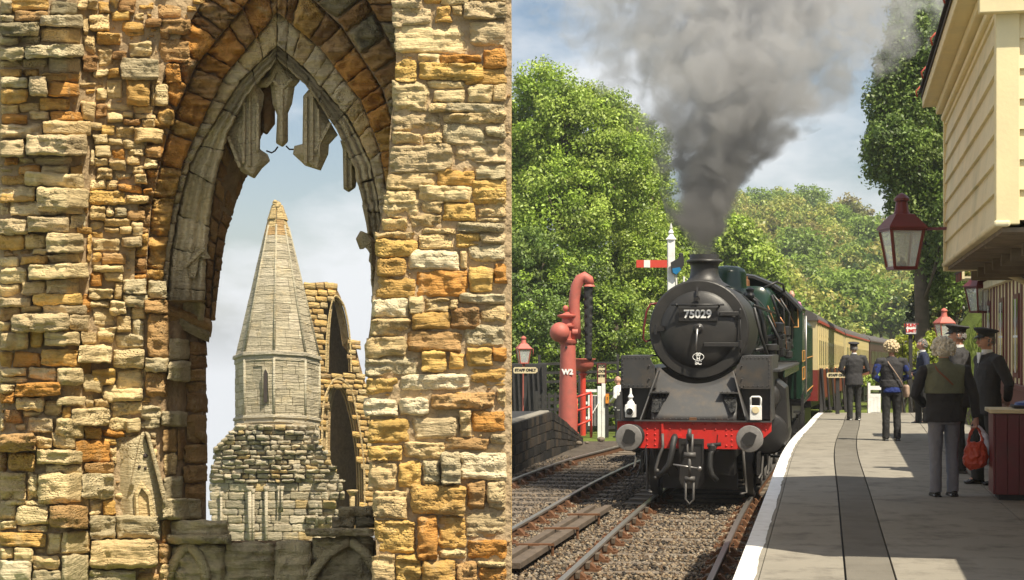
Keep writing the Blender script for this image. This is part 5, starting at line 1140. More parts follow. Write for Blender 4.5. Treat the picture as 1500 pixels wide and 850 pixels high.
m = MB(); m.tube([P2(960, 444, 1.1), P2(951, 445, 1.05), P2(945, 456, 1.03), P2(941, 480, 1.03), P2(940, 497, 1.03), P2(944, 501, 1.05), P2(952, 497, 1.1)], .017, 8); L('handrail', m, 'maroon_paint', smooth=True)
L('smokebox_saddle', MB().prism([(-.62, 1.3), (.62, 1.3), (.5, 2.1), (-.5, 2.1)], lambda x, z: Vector((x, 1.1, z)), lambda x, z: Vector((x, 2.8, z))), 'loco_black')
ch = L('chimney', MB().lathe([(.42, 3.33), (.30, 3.40), (.245, 3.47), (.222, 3.55), (.222, 3.66), (.235, 3.69), (.285, 3.715), (.292, 3.735), (.285, 3.75), (.24, 3.765), (.235, 3.84), (.20, 3.84), (.19, 3.5)], (0, 1.95, 0), 'z', 36, cap=False), 'smokebox_black', auto=40)
# boiler, dome, firebox
L('boiler', MB().lathe([(.74, 3.3), (.70, 3.32), (.70, 4.6), (.78, 7.6)], (0, 0, 2.66), 'y', 48), 'loco_green', auto=40)
for y in (3.35, 4.6, 6.1, 7.5): L('boiler_band', MB().lathe([(.712+(y-3.3)*.018, y), (.722+(y-3.3)*.018, y+.01), (.722+(y-3.3)*.018, y+.05), (.712+(y-3.3)*.018, y+.06)], (0, 0, 2.66), 'y', 48, cap=False), 'loco_black', auto=40)
L('dome', MB().lathe([(.48, 3.32), (.40, 3.42), (.375, 3.5), (.37, 3.72), (.33, 3.80), (.22, 3.85), (.0, 3.87)], (0, 6.5, 0), 'z', 32), 'loco_green', auto=50)
def rrect(hw, z0, z1, r_, n=6):
    pts = []
    for (cx, cz, a0) in ((hw-r_, z1-r_, 0), (-hw+r_, z1-r_, 90), (-hw+.02, z0+.02, 180), (hw-.02, z0+.02, 270)):
        rr2 = r_ if a0 < 100 else .02
        for k in range(n+1): a = R(a0+90*k/n); pts.append((cx+rr2*math.cos(a), cz+rr2*math.sin(a)))
    return pts
fb0, fb1, fb2 = rrect(.70, 1.5, 3.42, .33), rrect(.77, 1.5, 3.52, .30), rrect(.84, 1.5, 3.56, .28)
L('firebox', MB().loft([[Vector((x, 7.55, z)) for x, z in fb0], [Vector((x, 7.65, z)) for x, z in fb1], [Vector((x, 9.5, z)) for x, z in fb2]]), 'loco_green', auto=40)
L('top_feed_pipe', MB().tube([(.40, 5.3, 3.30), (.62, 5.3, 3.16), (.74, 5.25, 2.8), (.82, 5.2, 2.3)], .045, 10), 'loco_black', smooth=True)
L('safety_valve', MB().lathe([(.10, 3.5), (.09, 3.66), (.06, 3.68), (.06, 3.74)], (.22, 8.4, 0), 'z', 14), 'copper', auto=40)
m = MB()
for pts in ([(.60, 8.2, 3.50), (.85, 8.3, 3.62), (.95, 8.8, 3.58), (1.0, 9.4, 3.2)], [(.7, 3.4, 3.05), (.84, 5, 3.0), (.86, 9.4, 2.98)], [(.72, 3.6, 2.3), (.92, 4.5, 2.35), (.95, 9.2, 2.3)], [(.85, 6.2, 3.3), (.98, 6.4, 2.9), (1.0, 6.4, 2.2)], [(.8, 7.7, 3.35), (1.0, 7.8, 3.1), (1.02, 7.8, 2.2)], [(.9, 8.6, 3.3), (1.08, 8.7, 3.0), (1.05, 8.6, 2.4)], [(.86, 4.6, 2.9), (1.05, 4.7, 2.5), (1.05, 4.7, 2.1)], [(.75, 2.6, 3.0), (.86, 2.8, 2.5), (1.0, 2.8, 2.1)], [(.75, 9.3, 3.5), (.98, 9.2, 3.45), (1.12, 9.3, 3.1), (1.1, 9.35, 2.4)]):
    m.tube(pts, .026, 8)
L('pipework', m, 'loco_black', smooth=True)
m = MB()
for pts in ([(.8, 8.9, 3.32), (1.0, 8.9, 3.16), (1.15, 9.2, 2.8)], [(.83, 7.4, 3.1), (1.03, 7.3, 2.8), (1.08, 7.3, 2.3)], [(.8, 5.8, 3.1), (.95, 5.9, 2.7), (1.0, 5.9, 2.2)]): m.tube(pts, .014, 6)
L('copper_pipes', m, 'copper', smooth=True)
for (x, y, z, r_, h_) in ((.98, 6.0, 2.5, .12, .5), (.98, 7.0, 2.35, .10, .45), (1.02, 8.2, 2.45, .11, .5), (.95, 4.2, 2.3, .13, .3), (1.05, 8.9, 2.3, .09, .4)):
    m = MB(); m.lathe([(r_*.5, 0), (r_, .03), (r_, h_*.35), (r_*.7, h_*.4), (r_*.7, h_*.6), (r_, h_*.65), (r_, h_*.95), (r_*.4, h_)], (x, y, z-.2), 'z', 14); m.cyl((x-.2, y, z), (x+.1, y, z+.05), r_*.5, n=8); L('injector', m, 'loco_black', auto=40)
L('clack_valve', MB().lathe([(.07, 0), (.09, .05), (.06, .1), (.08, .16), (.03, .2)], (.52, 5.2, 3.22), 'z', 14), 'loco_black', auto=40)
# running board, cab
for sg_ in (-1, 1):
    L('running_board', MB().box(min(.7*sg_, 1.25*sg_), max(.7*sg_, 1.25*sg_), .95, 9.5, 1.98, 2.02), 'plate_grey', bevel=.004)
    L('valance', MB().box(1.235*sg_-.01, 1.235*sg_+.01, 2.6, 9.5, 1.86, 1.98), 'loco_green')
cabp = [(-1.29, 2.02), (-1.29, 3.10), (-1.18, 3.24), (-.98, 3.44), (-.70, 3.64), (-.35, 3.79), (0, 3.84), (.35, 3.79), (.70, 3.64), (.98, 3.44), (1.18, 3.24), (1.29, 3.10), (1.29, 2.02)]
cab = L('cab', MB().prism(cabp, lambda x, z: Vector((x, 9.5+max(0, abs(x)-.85)*.9, z)), lambda x, z: Vector((x, 9.55+max(0, abs(x)-.85)*.9, z))), 'loco_green')
for sg_ in (-1, 1): MB().box(1.28*sg_-.015, 1.28*sg_+.015, 9.95, 11.6, 1.35, 3.10).build('cab_side', 'loco_green', cab)
arc = cabp[1:-1]; m = MB(); m.loft([[Vector((x*1.02, y, z+dz)) for x, z in arc]+[Vector((x*1.0, y, z+dz-.05)) for x, z in arc[::-1]] for y, dz in ((8.95, -.02), (9.4, .02), (11.8, .03))]); m.build('cab_roof', 'smokebox_black', cab)
wp = [(.93, 2.74), (.92, 3.38), (1.0, 3.40), (1.20, 3.20), (1.22, 2.74)]
yf = lambda x, z: 9.49+max(0, x-.85)*.9
MB().prism(wp, lambda x, z: Vector((x, yf(x, z)-.008, z)), lambda x, z: Vector((x, yf(x, z)-.002, z))).build('cab_window', 'dark_glass', cab)
MB().tube([Vector((x, yf(x, z)-.012, z)) for x, z in wp+wp[:2]], .014, 8).build('window_frame', 'lining_orange', cab, smooth=True)
m = MB()
for z in (2.15, 2.3, 2.45, 2.6):
    for x in (.95, 1.15): m.sph((x, yf(x, z)-.004, z), .012, 6, 4)
m.build('rivets', 'loco_green', cab, kind='stuff')
m = MB(); m.tube([(1.32, 11.65, 1.3), (1.32, 11.65, 3.0)], .02, 8); m.build('handrail', 'steel', cab, smooth=True)
MB().box(-1.2, 1.2, 9.8, 11.4, 2.0, 2.05).build('cab_floor', 'loco_black', cab)
for (z0_, z1_) in ((2.03, 2.25), (1.65, 1.9)):
    m = MB(); m.tube([(1.30, 9.9, z0_), (1.30, 11.5, z0_), (1.30, 11.5, z1_), (1.30, 9.9, z1_), (1.30, 9.9, z0_)], .01, 6); m.build('lining', 'lining_orange', cab)
# cylinders, motion, wheels, frames
for sg_ in (-1, 1):
    c = L('cylinder', MB().lathe([(.0, 1.50), (.20, 1.50), (.30, 1.53), (.33, 1.58), (.33, 2.75), (.26, 2.82)], (1.02*sg_, 0, 1.0), 'y', 28), 'loco_black', auto=35)
    MB().lathe([(.0, 1.35), (.15, 1.36), (.21, 1.42), (.22, 1.5), (.22, 2.8)], (1.0*sg_, 0, 1.58), 'y', 24).build('valve_chest', 'loco_black', c, auto=35)
    MB().prism([(.78, 1.0), (1.345, 1.0), (1.30, 1.72), (1.15, 1.85), (.78, 1.85)], lambda x, z: Vector((x*sg_, 1.62, z)), lambda x, z: Vector((x*sg_, 2.72, z))).build('cylinder_cladding', 'loco_black', c, bevel=.02)
    L('slide_bar', MB().box(1.0*sg_-.04, 1.0*sg_+.04, 2.8, 4.6, 1.17, 1.22), 'steel'); L('slide_bar', MB().box(1.0*sg_-.04, 1.0*sg_+.04, 2.8, 4.6, .86, .91), 'steel')
    L('piston_rod', MB().cyl((1.0*sg_, 2.8, 1.03), (1.0*sg_, 4.1, 1.03), .035), 'steel', smooth=True)
    L('connecting_rod', MB().bar((1.02*sg_, 4.0, 1.03), (1.05*sg_, 6.9, .75), .05, .12), 'steel'); L('coupling_rod', MB().bar((.93*sg_, 4.9, .70), (.93*sg_, 8.9, .70), .05, .11), 'steel')
    L('valve_gear', MB().bar((1.1*sg_, 4.1, 1.5), (1.1*sg_, 5.9, 1.45), .04, .08).bar((1.12*sg_, 5.4, 1.9), (1.12*sg_, 5.6, 1.1), .05, .1).bar((1.1*sg_, 4.0, 1.6), (1.1*sg_, 4.1, .95), .04, .07).bar((1.14*sg_, 5.55, 1.15), (1.14*sg_, 6.9, .95), .03, .07), 'steel')
    L('motion_bracket', MB().box(.7*sg_-.02 if sg_ > 0 else -1.2, 1.2 if sg_ > 0 else -.68, 4.6, 4.7, 1.0, 1.95), 'loco_black')
    L('main_frame', MB().box(.60*sg_-.015, .60*sg_+.015, .1, 10.5, .70, 1.30), 'loco_black')
    for yw, rw in ((1.75, .46), (3.75, .46), (4.9, .86), (6.9, .86), (8.9, .86)):
        w = L('wheel', MB().lathe([(rw-.05, -.07), (rw, -.065), (rw+.003, .045), (rw+.03, .05), (rw+.03, .068), (rw-.06, .07), (rw-.06, -.07)], (.745*sg_, yw, rw), 'x', 36, cap=False), 'worn_steel', auto=30) if sg_ < 0 else L('wheel', MB().lathe([(rw-.05, .07), (rw, .065), (rw+.003, -.045), (rw+.03, -.05), (rw+.03, -.068), (rw-.06, -.07), (rw-.06, .07)], (.745*sg_, yw, rw), 'x', 36, cap=False), 'worn_steel', auto=30)
        m = MB(); m.cyl((.745*sg_-.07, yw, rw), (.745*sg_+.09*sg_, yw, rw), .11, n=14)
        for k in range(12): a = k*math.pi/6; m.bar((.745*sg_, yw, rw), (.745*sg_, yw+(rw-.05)*math.cos(a), rw+(rw-.05)*math.sin(a)), .05, .06, up=(1, 0, 0))
        m.build('spokes', 'loco_black', w)
    L('bogie_frame', MB().box(.9*sg_-.02, .9*sg_+.02, 1.1, 4.3, .38, .72), 'loco_black')
    L('guard_iron', MB().tube([(.72*sg_, .35, .85), (.74*sg_, .5, .4), (.76*sg_, .62, .16), (.68*sg_, .5, .14)], .022, 8), 'worn_steel', smooth=True)
    L('footstep', MB().bar((1.16*sg_, 3.0, 1.9), (1.2*sg_, 3.0, .55), .03, .06).box(1.08*sg_-.12, 1.08*sg_+.14, 2.9, 3.15, .53, .56).box(1.08*sg_-.1, 1.08*sg_+.14, 2.9, 3.15, .98, 1.01), 'loco_black')
    L('cylinder_drain', MB().tube([(1.05*sg_, 1.6, .66), (1.05*sg_, 1.3, .45), (1.05*sg_, .9, .42)], .018, 6).tube([(.95*sg_, 1.6, .66), (.95*sg_, 1.2, .4), (.93*sg_, .8, .36)], .018, 6), 'worn_steel', smooth=True)
L('axle', MB().cyl((-.7, 1.75, .46), (.7, 1.75, .46), .08), 'loco_black'); L('stretcher', MB().box(-.58, .58, .5, 1.1, .42, .80), 'loco_black'); L('underframe', MB().box(-.58, .58, 1.1, 10.5, .85, 1.3), 'loco_black')
L('bolster_shade_block', MB().box(-.6, .6, 2.2, 3.3, .22, .9).box(-.58, .58, 4.3, 4.4, .25, .9), 'loco_black'); L('brake_shade_plates', MB().box(-.58, .58, 1.2, 1.3, .15, .45).box(-.5, .5, 5.7, 5.8, .3, 1.0).box(-.62, .62, 3.9, 3.95, .12, .9), 'loco_black')  # black blocks and plates added to darken the space under the engine
L('ash_pan_shade_block', MB().prism([(-.75, 1.4), (.75, 1.4), (.5, .45), (-.5, .45)], lambda x, z: Vector((x, 7.4, z)), lambda x, z: Vector((x, 9.4, z))), 'loco_black')  # hopper shape added to keep the underside black below the firebox
L('cab_step', MB().box(1.1, 1.3, 10.3, 10.7, .5, .53).box(1.1, 1.3, 10.3, 10.7, .95, .98).bar((1.28, 10.3, .5), (1.28, 10.3, 1.4), .03, .05).bar((1.28, 10.7, .5), (1.28, 10.7, 1.4), .03, .05), 'loco_black')
# drawgear and hoses on the beam
s0 = 98.4
def P3(px, py, y=-.08): return Vector(((px-1014)/s0, y, CZ-(py-HZ)/s0))
L('draw_plate', MB().prism([(-.20, 1.0), (-.20, .36), (-.13, .26), (.11, .26), (.17, .36), (.17, 1.0)], lambda x, z: Vector((x, -.035, z)), lambda x, z: Vector((x, -.003, z))), 'loco_black', bevel=.006)
L('draw_plate_frame', MB().box(-.20, -.17, -.05, -.036, .38, .98).box(.14, .17, -.05, -.036, .38, .98).box(-.17, .14, -.05, -.036, .92, .96), 'loco_black')
L('drawhook', MB().tube([(-.02, -.0, 1.0), (-.02, -.22, 1.0), (-.02, -.30, 1.06), (-.02, -.27, 1.14), (-.02, -.2, 1.13)], [.04, .04, .035, .03, .015], 10), 'worn_steel', smooth=True)
L('coupling', MB().tube([(-.055, -.24, 1.08), (-.055, -.26, .82), (-.02, -.26, .78), (.02, -.26, .82), (.02, -.24, 1.08)], .018, 8).cyl((-.10, -.26, .77), (.07, -.26, .77), .045, n=12).cyl((-.02, -.26, .77), (-.02, -.27, .45), .026, n=10).cyl((-.09, -.26, .42), (.06, -.26, .42), .04, n=12).tube([(-.075, -.26, .43), (-.08, -.27, .12), (-.02, -.27, .05), (.04, -.27, .12), (.04, -.26, .43)], .017, 8), 'worn_steel', smooth=True)
L('screw_handle', MB().tube([(-.26, -.27, .63), (.10, -.27, .58)], .013, 8).sph((.13, -.28, .575), .037, 12, 8), 'steel', smooth=True)
L('vacuum_hose', MB().tube([P3(988, 640, .03), P3(988, 642, -.10), P3(985, 662, -.14), P3(981, 680, -.16), P3(972, 692, -.15), P3(964, 697, -.1)], [.05, .05, .045, .045, .042, .035], 12), 'rubber', smooth=True)
L('steam_hose', MB().tube([P3(970, 636, -.02), P3(971, 655, -.06), P3(966, 668, -.08), P3(961, 686, -.1), P3(962, 700, -.1)], .022, 10).sph(P3(963, 690, -.1), .035, 8, 6).sph(P3(961, 700, -.1), .03, 8, 6), 'worn_steel', smooth=True)
L('steam_hose', MB().tube([P3(1048, 652, -.06), P3(1041, 664, -.10), P3(1040, 682, -.14), P3(1043, 694, -.14), P3(1051, 703, -.12)], [.035, .04, .045, .042, .035], 12), 'rubber', smooth=True)
L('brake_cock', MB().lathe([(.03, 0), (.06, .03), (.06, .10), (.03, .13)], P3(1043, 662, -.07), 'z', 12).cyl(P3(1036, 652, -.07), P3(1056, 650, -.07), .03).tube([P3(1050, 648, -.08), P3(1051, 636, -.1)], .008, 6), 'loco_black', auto=40)
L('hose_bracket', MB().bar(P3(970, 620, -.01), P3(970, 650, -.01), .05, .03, up=(1, 0, 0)).bar(P3(986, 640, -.01), P3(998, 640, -.01), .05, .04), 'beam_red')
L('brake_rod', MB().tube([P3(978, 700, .2), P3(975, 690, .1), P3(983, 680, .1), P3(990, 690, .2)], .014, 6).tube([P3(945, 655, .0), P3(942, 680, .1), P3(922, 705, .2)], .01, 6), 'loco_black', smooth=True)
# lamps
for (px, lab) in ((924, 0), (1107, 1)):
    x = (px-1015)/s0
    if not lab:
        lp = L('head_lamp', MB().box(x-.075, x+.075, -.10, .05, 1.31, 1.50).lathe([(.065, 1.50), (.05, 1.54), (.028, 1.56), (.028, 1.60), (.045, 1.61), (.02, 1.66), (.012, 1.74), (.0, 1.745)], (x, -.025, 0), 'z', 14), 'white_paint', bevel=.006)
        MB().lathe([(.0, -.15), (.04, -.148), (.05, -.13), (.055, -.10)], (x-.0, 0, 1.40), 'y', 18).build('lens', 'dark_glass', lp, auto=40); MB().tube([(x-.07, -.06, 1.5), (x-.09, -.06, 1.42), (x-.07, -.06, 1.38)], .008, 6).build('lamp_handle', 'white_paint', lp); MB().lathe([(.052, -.15), (.06, -.145), (.06, -.10)], (x, 0, 1.40), 'y', 18, cap=False).build('lens_ring', 'white_paint', lp)
    else:
        lp = L('head_lamp', MB().box(x-.085, x+.085, -.10, .02, 1.285, 1.50), 'white_paint', bevel=.01)
        m = MB(); m.tube([(x-.075, -.05, 1.49), (x-.075, -.05, 1.61), (x-.055, -.05, 1.63), (x+.055, -.05, 1.63), (x+.075, -.05, 1.61), (x+.075, -.05, 1.49)], .014, 8); m.build('lamp_handle', 'white_paint', lp, smooth=True)
        MB().lathe([(.0, -.115), (.05, -.114), (.057, -.10)], (x, 0, 1.44), 'y', 20).build('lens', 'sign_cream', lp, auto=40)
    MB().box(x-.02, x+.02, -.02, .0, 1.25, 1.31).build('lamp_iron', 'loco_black', LOC)
# ---- tender
TN = empty('coal_tender', (TCX(36.0), 36.0, ZT(36)), -math.atan(.212)); tag(TN, 'dark green coal tender coupled behind the locomotive cab', 'tender')
tp = [(-1.25, 1.2), (-1.25, 2.85), (-1.0, 3.1), (1.0, 3.1), (1.25, 2.85), (1.25, 1.2)]
MB().prism(tp, lambda x, z: Vector((x, 0, z)), lambda x, z: Vector((x, 6.0, z))).build('tank', 'loco_green', TN, bevel=.02)
m = MB()
for k in range(60): m.sph((rnd.uniform(-.85, .85), rnd.uniform(.4, 3.6), 3.08+rnd.uniform(0, .22)), rnd.uniform(.1, .22), 6, 4)
m.build('coal', 'coal', TN, kind='stuff')
for z in (1.35, 2.1): MB().tube([(1.262, .1, z), (1.262, 5.9, z)], .012, 6).build('lining', 'lining_orange', TN)
for k in range(7): MB().box(1.25, 1.262, .3+k*.9, .33+k*.9, 1.25, 2.8).build('beading', 'loco_green', TN)
MB().box(-1.2, 1.2, -.3, 6.2, 1.08, 1.2).build('frame', 'loco_black', TN); MB().bar((1.2, -.35, 1.1), (1.2, -.1, 3.0), .03, .03).build('handrail', 'steel', TN)
for sg_ in (-1, 1):
    for yw in (.8, 3.0, 5.2):
        MB().lathe([(.48, -.06), (.5, .0), (.48, .06)], (.75*sg_, yw, .5), 'x', 24).build('wheel', 'worn_steel', TN, auto=30); MB().box(1.0*sg_-.08, 1.0*sg_+.08, yw-.2, yw+.2, .35, .75).build('axle_box', 'loco_black', TN)
    MB().box(.95*sg_-.02, .95*sg_+.02, 0, 6, .7, 1.08).build('side_frame', 'loco_black', TN)
# ---- carriages
def make_coach(dark=False):
    o = empty('railway_carriage'); A, B_ = ('dark_coach', 'dark_coach') if dark else ('coach_cream', 'coach_red'); Lc = 19.3
    MB().box(-1.36, 1.36, 0, Lc, 1.80, 3.10).build('upper_body', A, o); MB().box(-1.37, 1.37, -.01, Lc+.01, 1.02, 1.82).build('lower_body', B_, o)
    arc_ = [(1.40*math.cos(R(a)), 3.10+.46*math.sin(R(a))) for a in range(0, 181, 15)]
    m = MB(); m.loft([[Vector((x, y, z)) for x, z in arc_] for y in (-.08, Lc+.08)]); m.build('roof', 'roof_grey', o, auto=50)
    m = MB(); m.box(1.36, 1.41, 0, Lc, 3.05, 3.12); m.box(-1.41, -1.36, 0, Lc, 3.05, 3.12); m.build('gutter', 'tile_red' if not dark else B_, o)
    k = 0; y = .75
    while y < Lc-.6:
        for sg_ in ((1,) if dark else (1, -1)):
            w = MB().box(min(1.36*sg_, 1.375*sg_), max(1.36*sg_, 1.375*sg_), y-.02, y+.62, 1.90, 2.66).build('window', A, o); MB().box(min(1.376*sg_, 1.381*sg_), max(1.376*sg_, 1.381*sg_), y+.05, y+.55, 1.95, 2.60).build('pane', 'dark_glass', w)
        if not dark:
            MB().box(1.36, 1.385, y-.14, y-.09, 1.84, 3.03).build('pillar', A, o); MB().box(1.36, 1.378, y+.04, y+.56, 2.74, 2.98).build('panel', A, o, bevel=.008)
            if k % 3 == 0: MB().sph((1.40, y+.66, 1.84), .035, 8, 5).build('door_handle', 'copper', o)
        k += 1; y += 1.02
    MB().box(-.08, .08, -.2, 0, 1.3, 3.2).build('gangway', 'rubber', o) if False else MB().box(-.45, .45, -.30, 0, 1.2, 3.1).build('gangway', 'rubber', o)
    MB().box(-1.2, 1.2, .1, Lc-.1, .85, 1.02).build('underframe', 'loco_black', o)
    for yy in (2.2, Lc-2.2):
        for sg_ in (-1, 1):
            MB().box(.95*sg_-.05, .95*sg_+.05, yy-1.5, yy+1.5, .40, .80).build('bogie_side', 'loco_black', o)
            for d in (-1.25, 1.25): MB().lathe([(.44, -.06), (.46, .0), (.44, .06)], (.75*sg_, yy+d, .46), 'x', 20).build('wheel', 'worn_steel', o, auto=30)
    for k in range(5): MB().sph((.3*(-1)**k, 2+k*3.8, 3.56), .12, 8, 5, sz=.6).build('roof_vent', 'roof_grey', o)
    if not dark: MB().box(.9, 1.0, -.02, 0.0, 1.2, 3.0).build('end_lamp_iron', 'bright_red', o)
    return o
def put_coach(o, Y, label):
    a = Vector((TCX(Y), Y, ZT(Y))); Y2 = Y+18.7; b = Vector((TCX(Y2), Y2, ZT(Y2))); d = b-a
    o.location = a; o.rotation_euler = (math.atan2(d.z, math.hypot(d.x, d.y)), 0, -math.atan2(d.x, d.y)); tag(o, label, 'carriage', 'carriages of the train')
c0 = make_coach(); dk = make_coach(True)
put_coach(c0, 42.6, 'cream and red railway carriage nearest the tender')
c1 = copy_tree(c0); put_coach(c1, 62.4, 'cream and red railway carriage second behind the tender')
put_coach(dk, 82.0, 'dark brown railway carriage third in the train')
c2 = copy_tree(dk); put_coach(c2, 101.5, 'dark brown railway carriage last before the curve hides the train')
# ------------------------------------------------------------------ people
pmat('skin', (.56, .30, .21), .55, var=.1, scale=20, bump=.05); pmat('suit_black', (.032, .031, .034), .85, var=.2, scale=6, bump=.5, bscale=14, bdist=.03)
pmat('trouser_black', (.022, .022, .023), .85, var=.2, scale=6, bump=.6, bscale=11, bdist=.04); pmat('trouser_grey', (.20, .20, .225), .9, var=.15, scale=6, bump=.6, bscale=11, bdist=.04)
pmat('navy', (.015, .022, .055), .85, var=.2, scale=6, bump=.5, bscale=14, bdist=.03); pmat('blue_knit', (.02, .04, .19), .9, var=.15, scale=8, bump=.5, bscale=16, bdist=.03)
pmat('olive_vest', (.17, .18, .12), .9, var=.15, scale=6, bump=.5, bscale=14, bdist=.03); pmat('blonde_hair', (.58, .47, .29), .7, var=.3, scale=30, bump=.8, bscale=90); pmat('grey_hair', (.20, .19, .18), .7, var=.4, scale=40, bump=.8, bscale=90)
pmat('shirt_white', (.78, .78, .78), .8, bump=.2); pmat('pink_shirt', (.60, .22, .42), .8, bump=.2); pmat('shoe_black', (.015, .015, .015), .25, bump=.05); pmat('strap_tan', (.42, .30, .22), .7); pmat('strap_brown', (.24, .09, .05), .7)
pmat('bag_red', (.58, .075, .03), .35, var=.15, scale=9, bump=.7, bscale=10, bdist=.04); pmat('gold', (.6, .42, .12), .35, .7)
def remesh(o, vox, smooth_it=6, clouds=None):
    md = o.modifiers.new('fuse', 'REMESH'); md.mode = 'VOXEL'; md.voxel_size = vox; md.use_smooth_shade = True
    ms_ = o.modifiers.new('soften', 'SMOOTH'); ms_.factor = .5; ms_.iterations = smooth_it
    if clouds:
        tx = bpy.data.textures.new('folds', 'CLOUDS'); tx.noise_scale = clouds[0]; tx.noise_depth = 2
        d = o.modifiers.new('folds', 'DISPLACE'); d.texture = tx; d.strength = clouds[1]; d.mid_level = .5
    return o
def lerp3(a, b, t): return Vector(a).lerp(Vector(b), t)
def hand(m, wrist, fdir, side, palm_n, curl=.5, s=1.0):
    """palm and five fingers from the wrist; side points to the thumb"""
    f, sd_, pn = Vector(fdir).normalized(), Vector(side).normalized(), Vector(palm_n).normalized(); w = Vector(wrist)
    m.tube([w-f*.01, w+f*.03*s, w+f*.085*s], [(.024*s, .024*s), (.034*s, .018*s), (.036*s, .015*s)], 10)
    for k, (o_, l_) in enumerate(((-.030, .062), (-.010, .074), (.010, .070), (.029, .055))):
        b = w+f*.085*s-sd_*o_*s*(-1 if False else 1); a1 = f*math.cos(curl*.6)+pn*math.sin(curl*.6); a2 = f*math.cos(curl*1.6)+pn*math.sin(curl*1.6)
        m.tube([b-f*.012, b+a1*l_*.5*s, b+a1*l_*.5*s+a2*l_*.5*s], [.0098*s, .009*s, .0075*s], 7)
    b = w+f*.03*s+sd_*.03*s; m.tube([b-sd_*.012, b+(f*.6+sd_*.6+pn*.3)*.035*s, b+(f*.9+sd_*.25+pn*.5)*.07*s], [.012*s, .011*s, .0085*s], 7)
def head_mb(m, c, fwd, s=1.0, tilt=0.0):
    """a skull with jaw, brow, nose, mouth, ears, facing fwd"""
    f = Vector(fwd).normalized(); up = Vector((0, 0, 1)); f = (f+up*tilt).normalized(); r_ = f.cross(up).normalized(); up = r_.cross(f); c = Vector(c); vs = []; n, k = 22, 16
    for i in range(k+1):
        t = max(.03, min(math.pi-.03, math.pi*i/k))
        for j in range(n):
            a = 2*math.pi*j/n; x, y, z = math.sin(t)*math.cos(a), math.sin(t)*math.sin(a), math.cos(t)     # y forward
            sx, sy, sz = .076, .096, .118
            if z < 0: sx *= 1+z*.28; sy *= 1+z*.12 if y > 0 else 1+z*.45
            px_, py_, pz_ = x*sx, y*sy, z*sz
            if y > .3:
                py_ += .010*math.exp(-((z-.22)/.12)**2)*(abs(x) < .6) - .008*math.exp(-((z-.06)/.10)**2)*math.exp(-((abs(x)-.38)/.2)**2) + .007*math.exp(-((z+.85)/.2)**2)
            vs.append(c+(r_*px_+f*py_+up*pz_)*s)
    fs = [(i*n+j, (i+1)*n+j, (i+1)*n+(j+1) % n, i*n+(j+1) % n) for i in range(k) for j in range(n)]+[tuple(range(n)), tuple(k*n+j for j in range(n-1, -1, -1))]
    m.add(vs, fs)
    def q(x, y, z): return c+(r_*x+f*y+up*z)*s
    m.tube([q(0, .088, .022), q(0, .106, -.008), q(0, .116, -.026), q(0, .096, -.036)], [.009*s, .011*s, .014*s, .009*s], 8)
    m.tube([q(-.022, .088, -.058), q(0, .096, -.056), q(.022, .088, -.058)], .0075*s, 6); m.tube([q(-.018, .086, -.068), q(0, .093, -.069), q(.018, .086, -.068)], .008*s, 6)
    for sg_ in (-1, 1): m.tube([q(sg_*.072, -.004, .028), q(sg_*.088, -.018, .02), q(sg_*.086, -.014, -.012), q(sg_*.072, .0, -.03)], [.008*s, .012*s, .011*s, .007*s], 7)
    return q
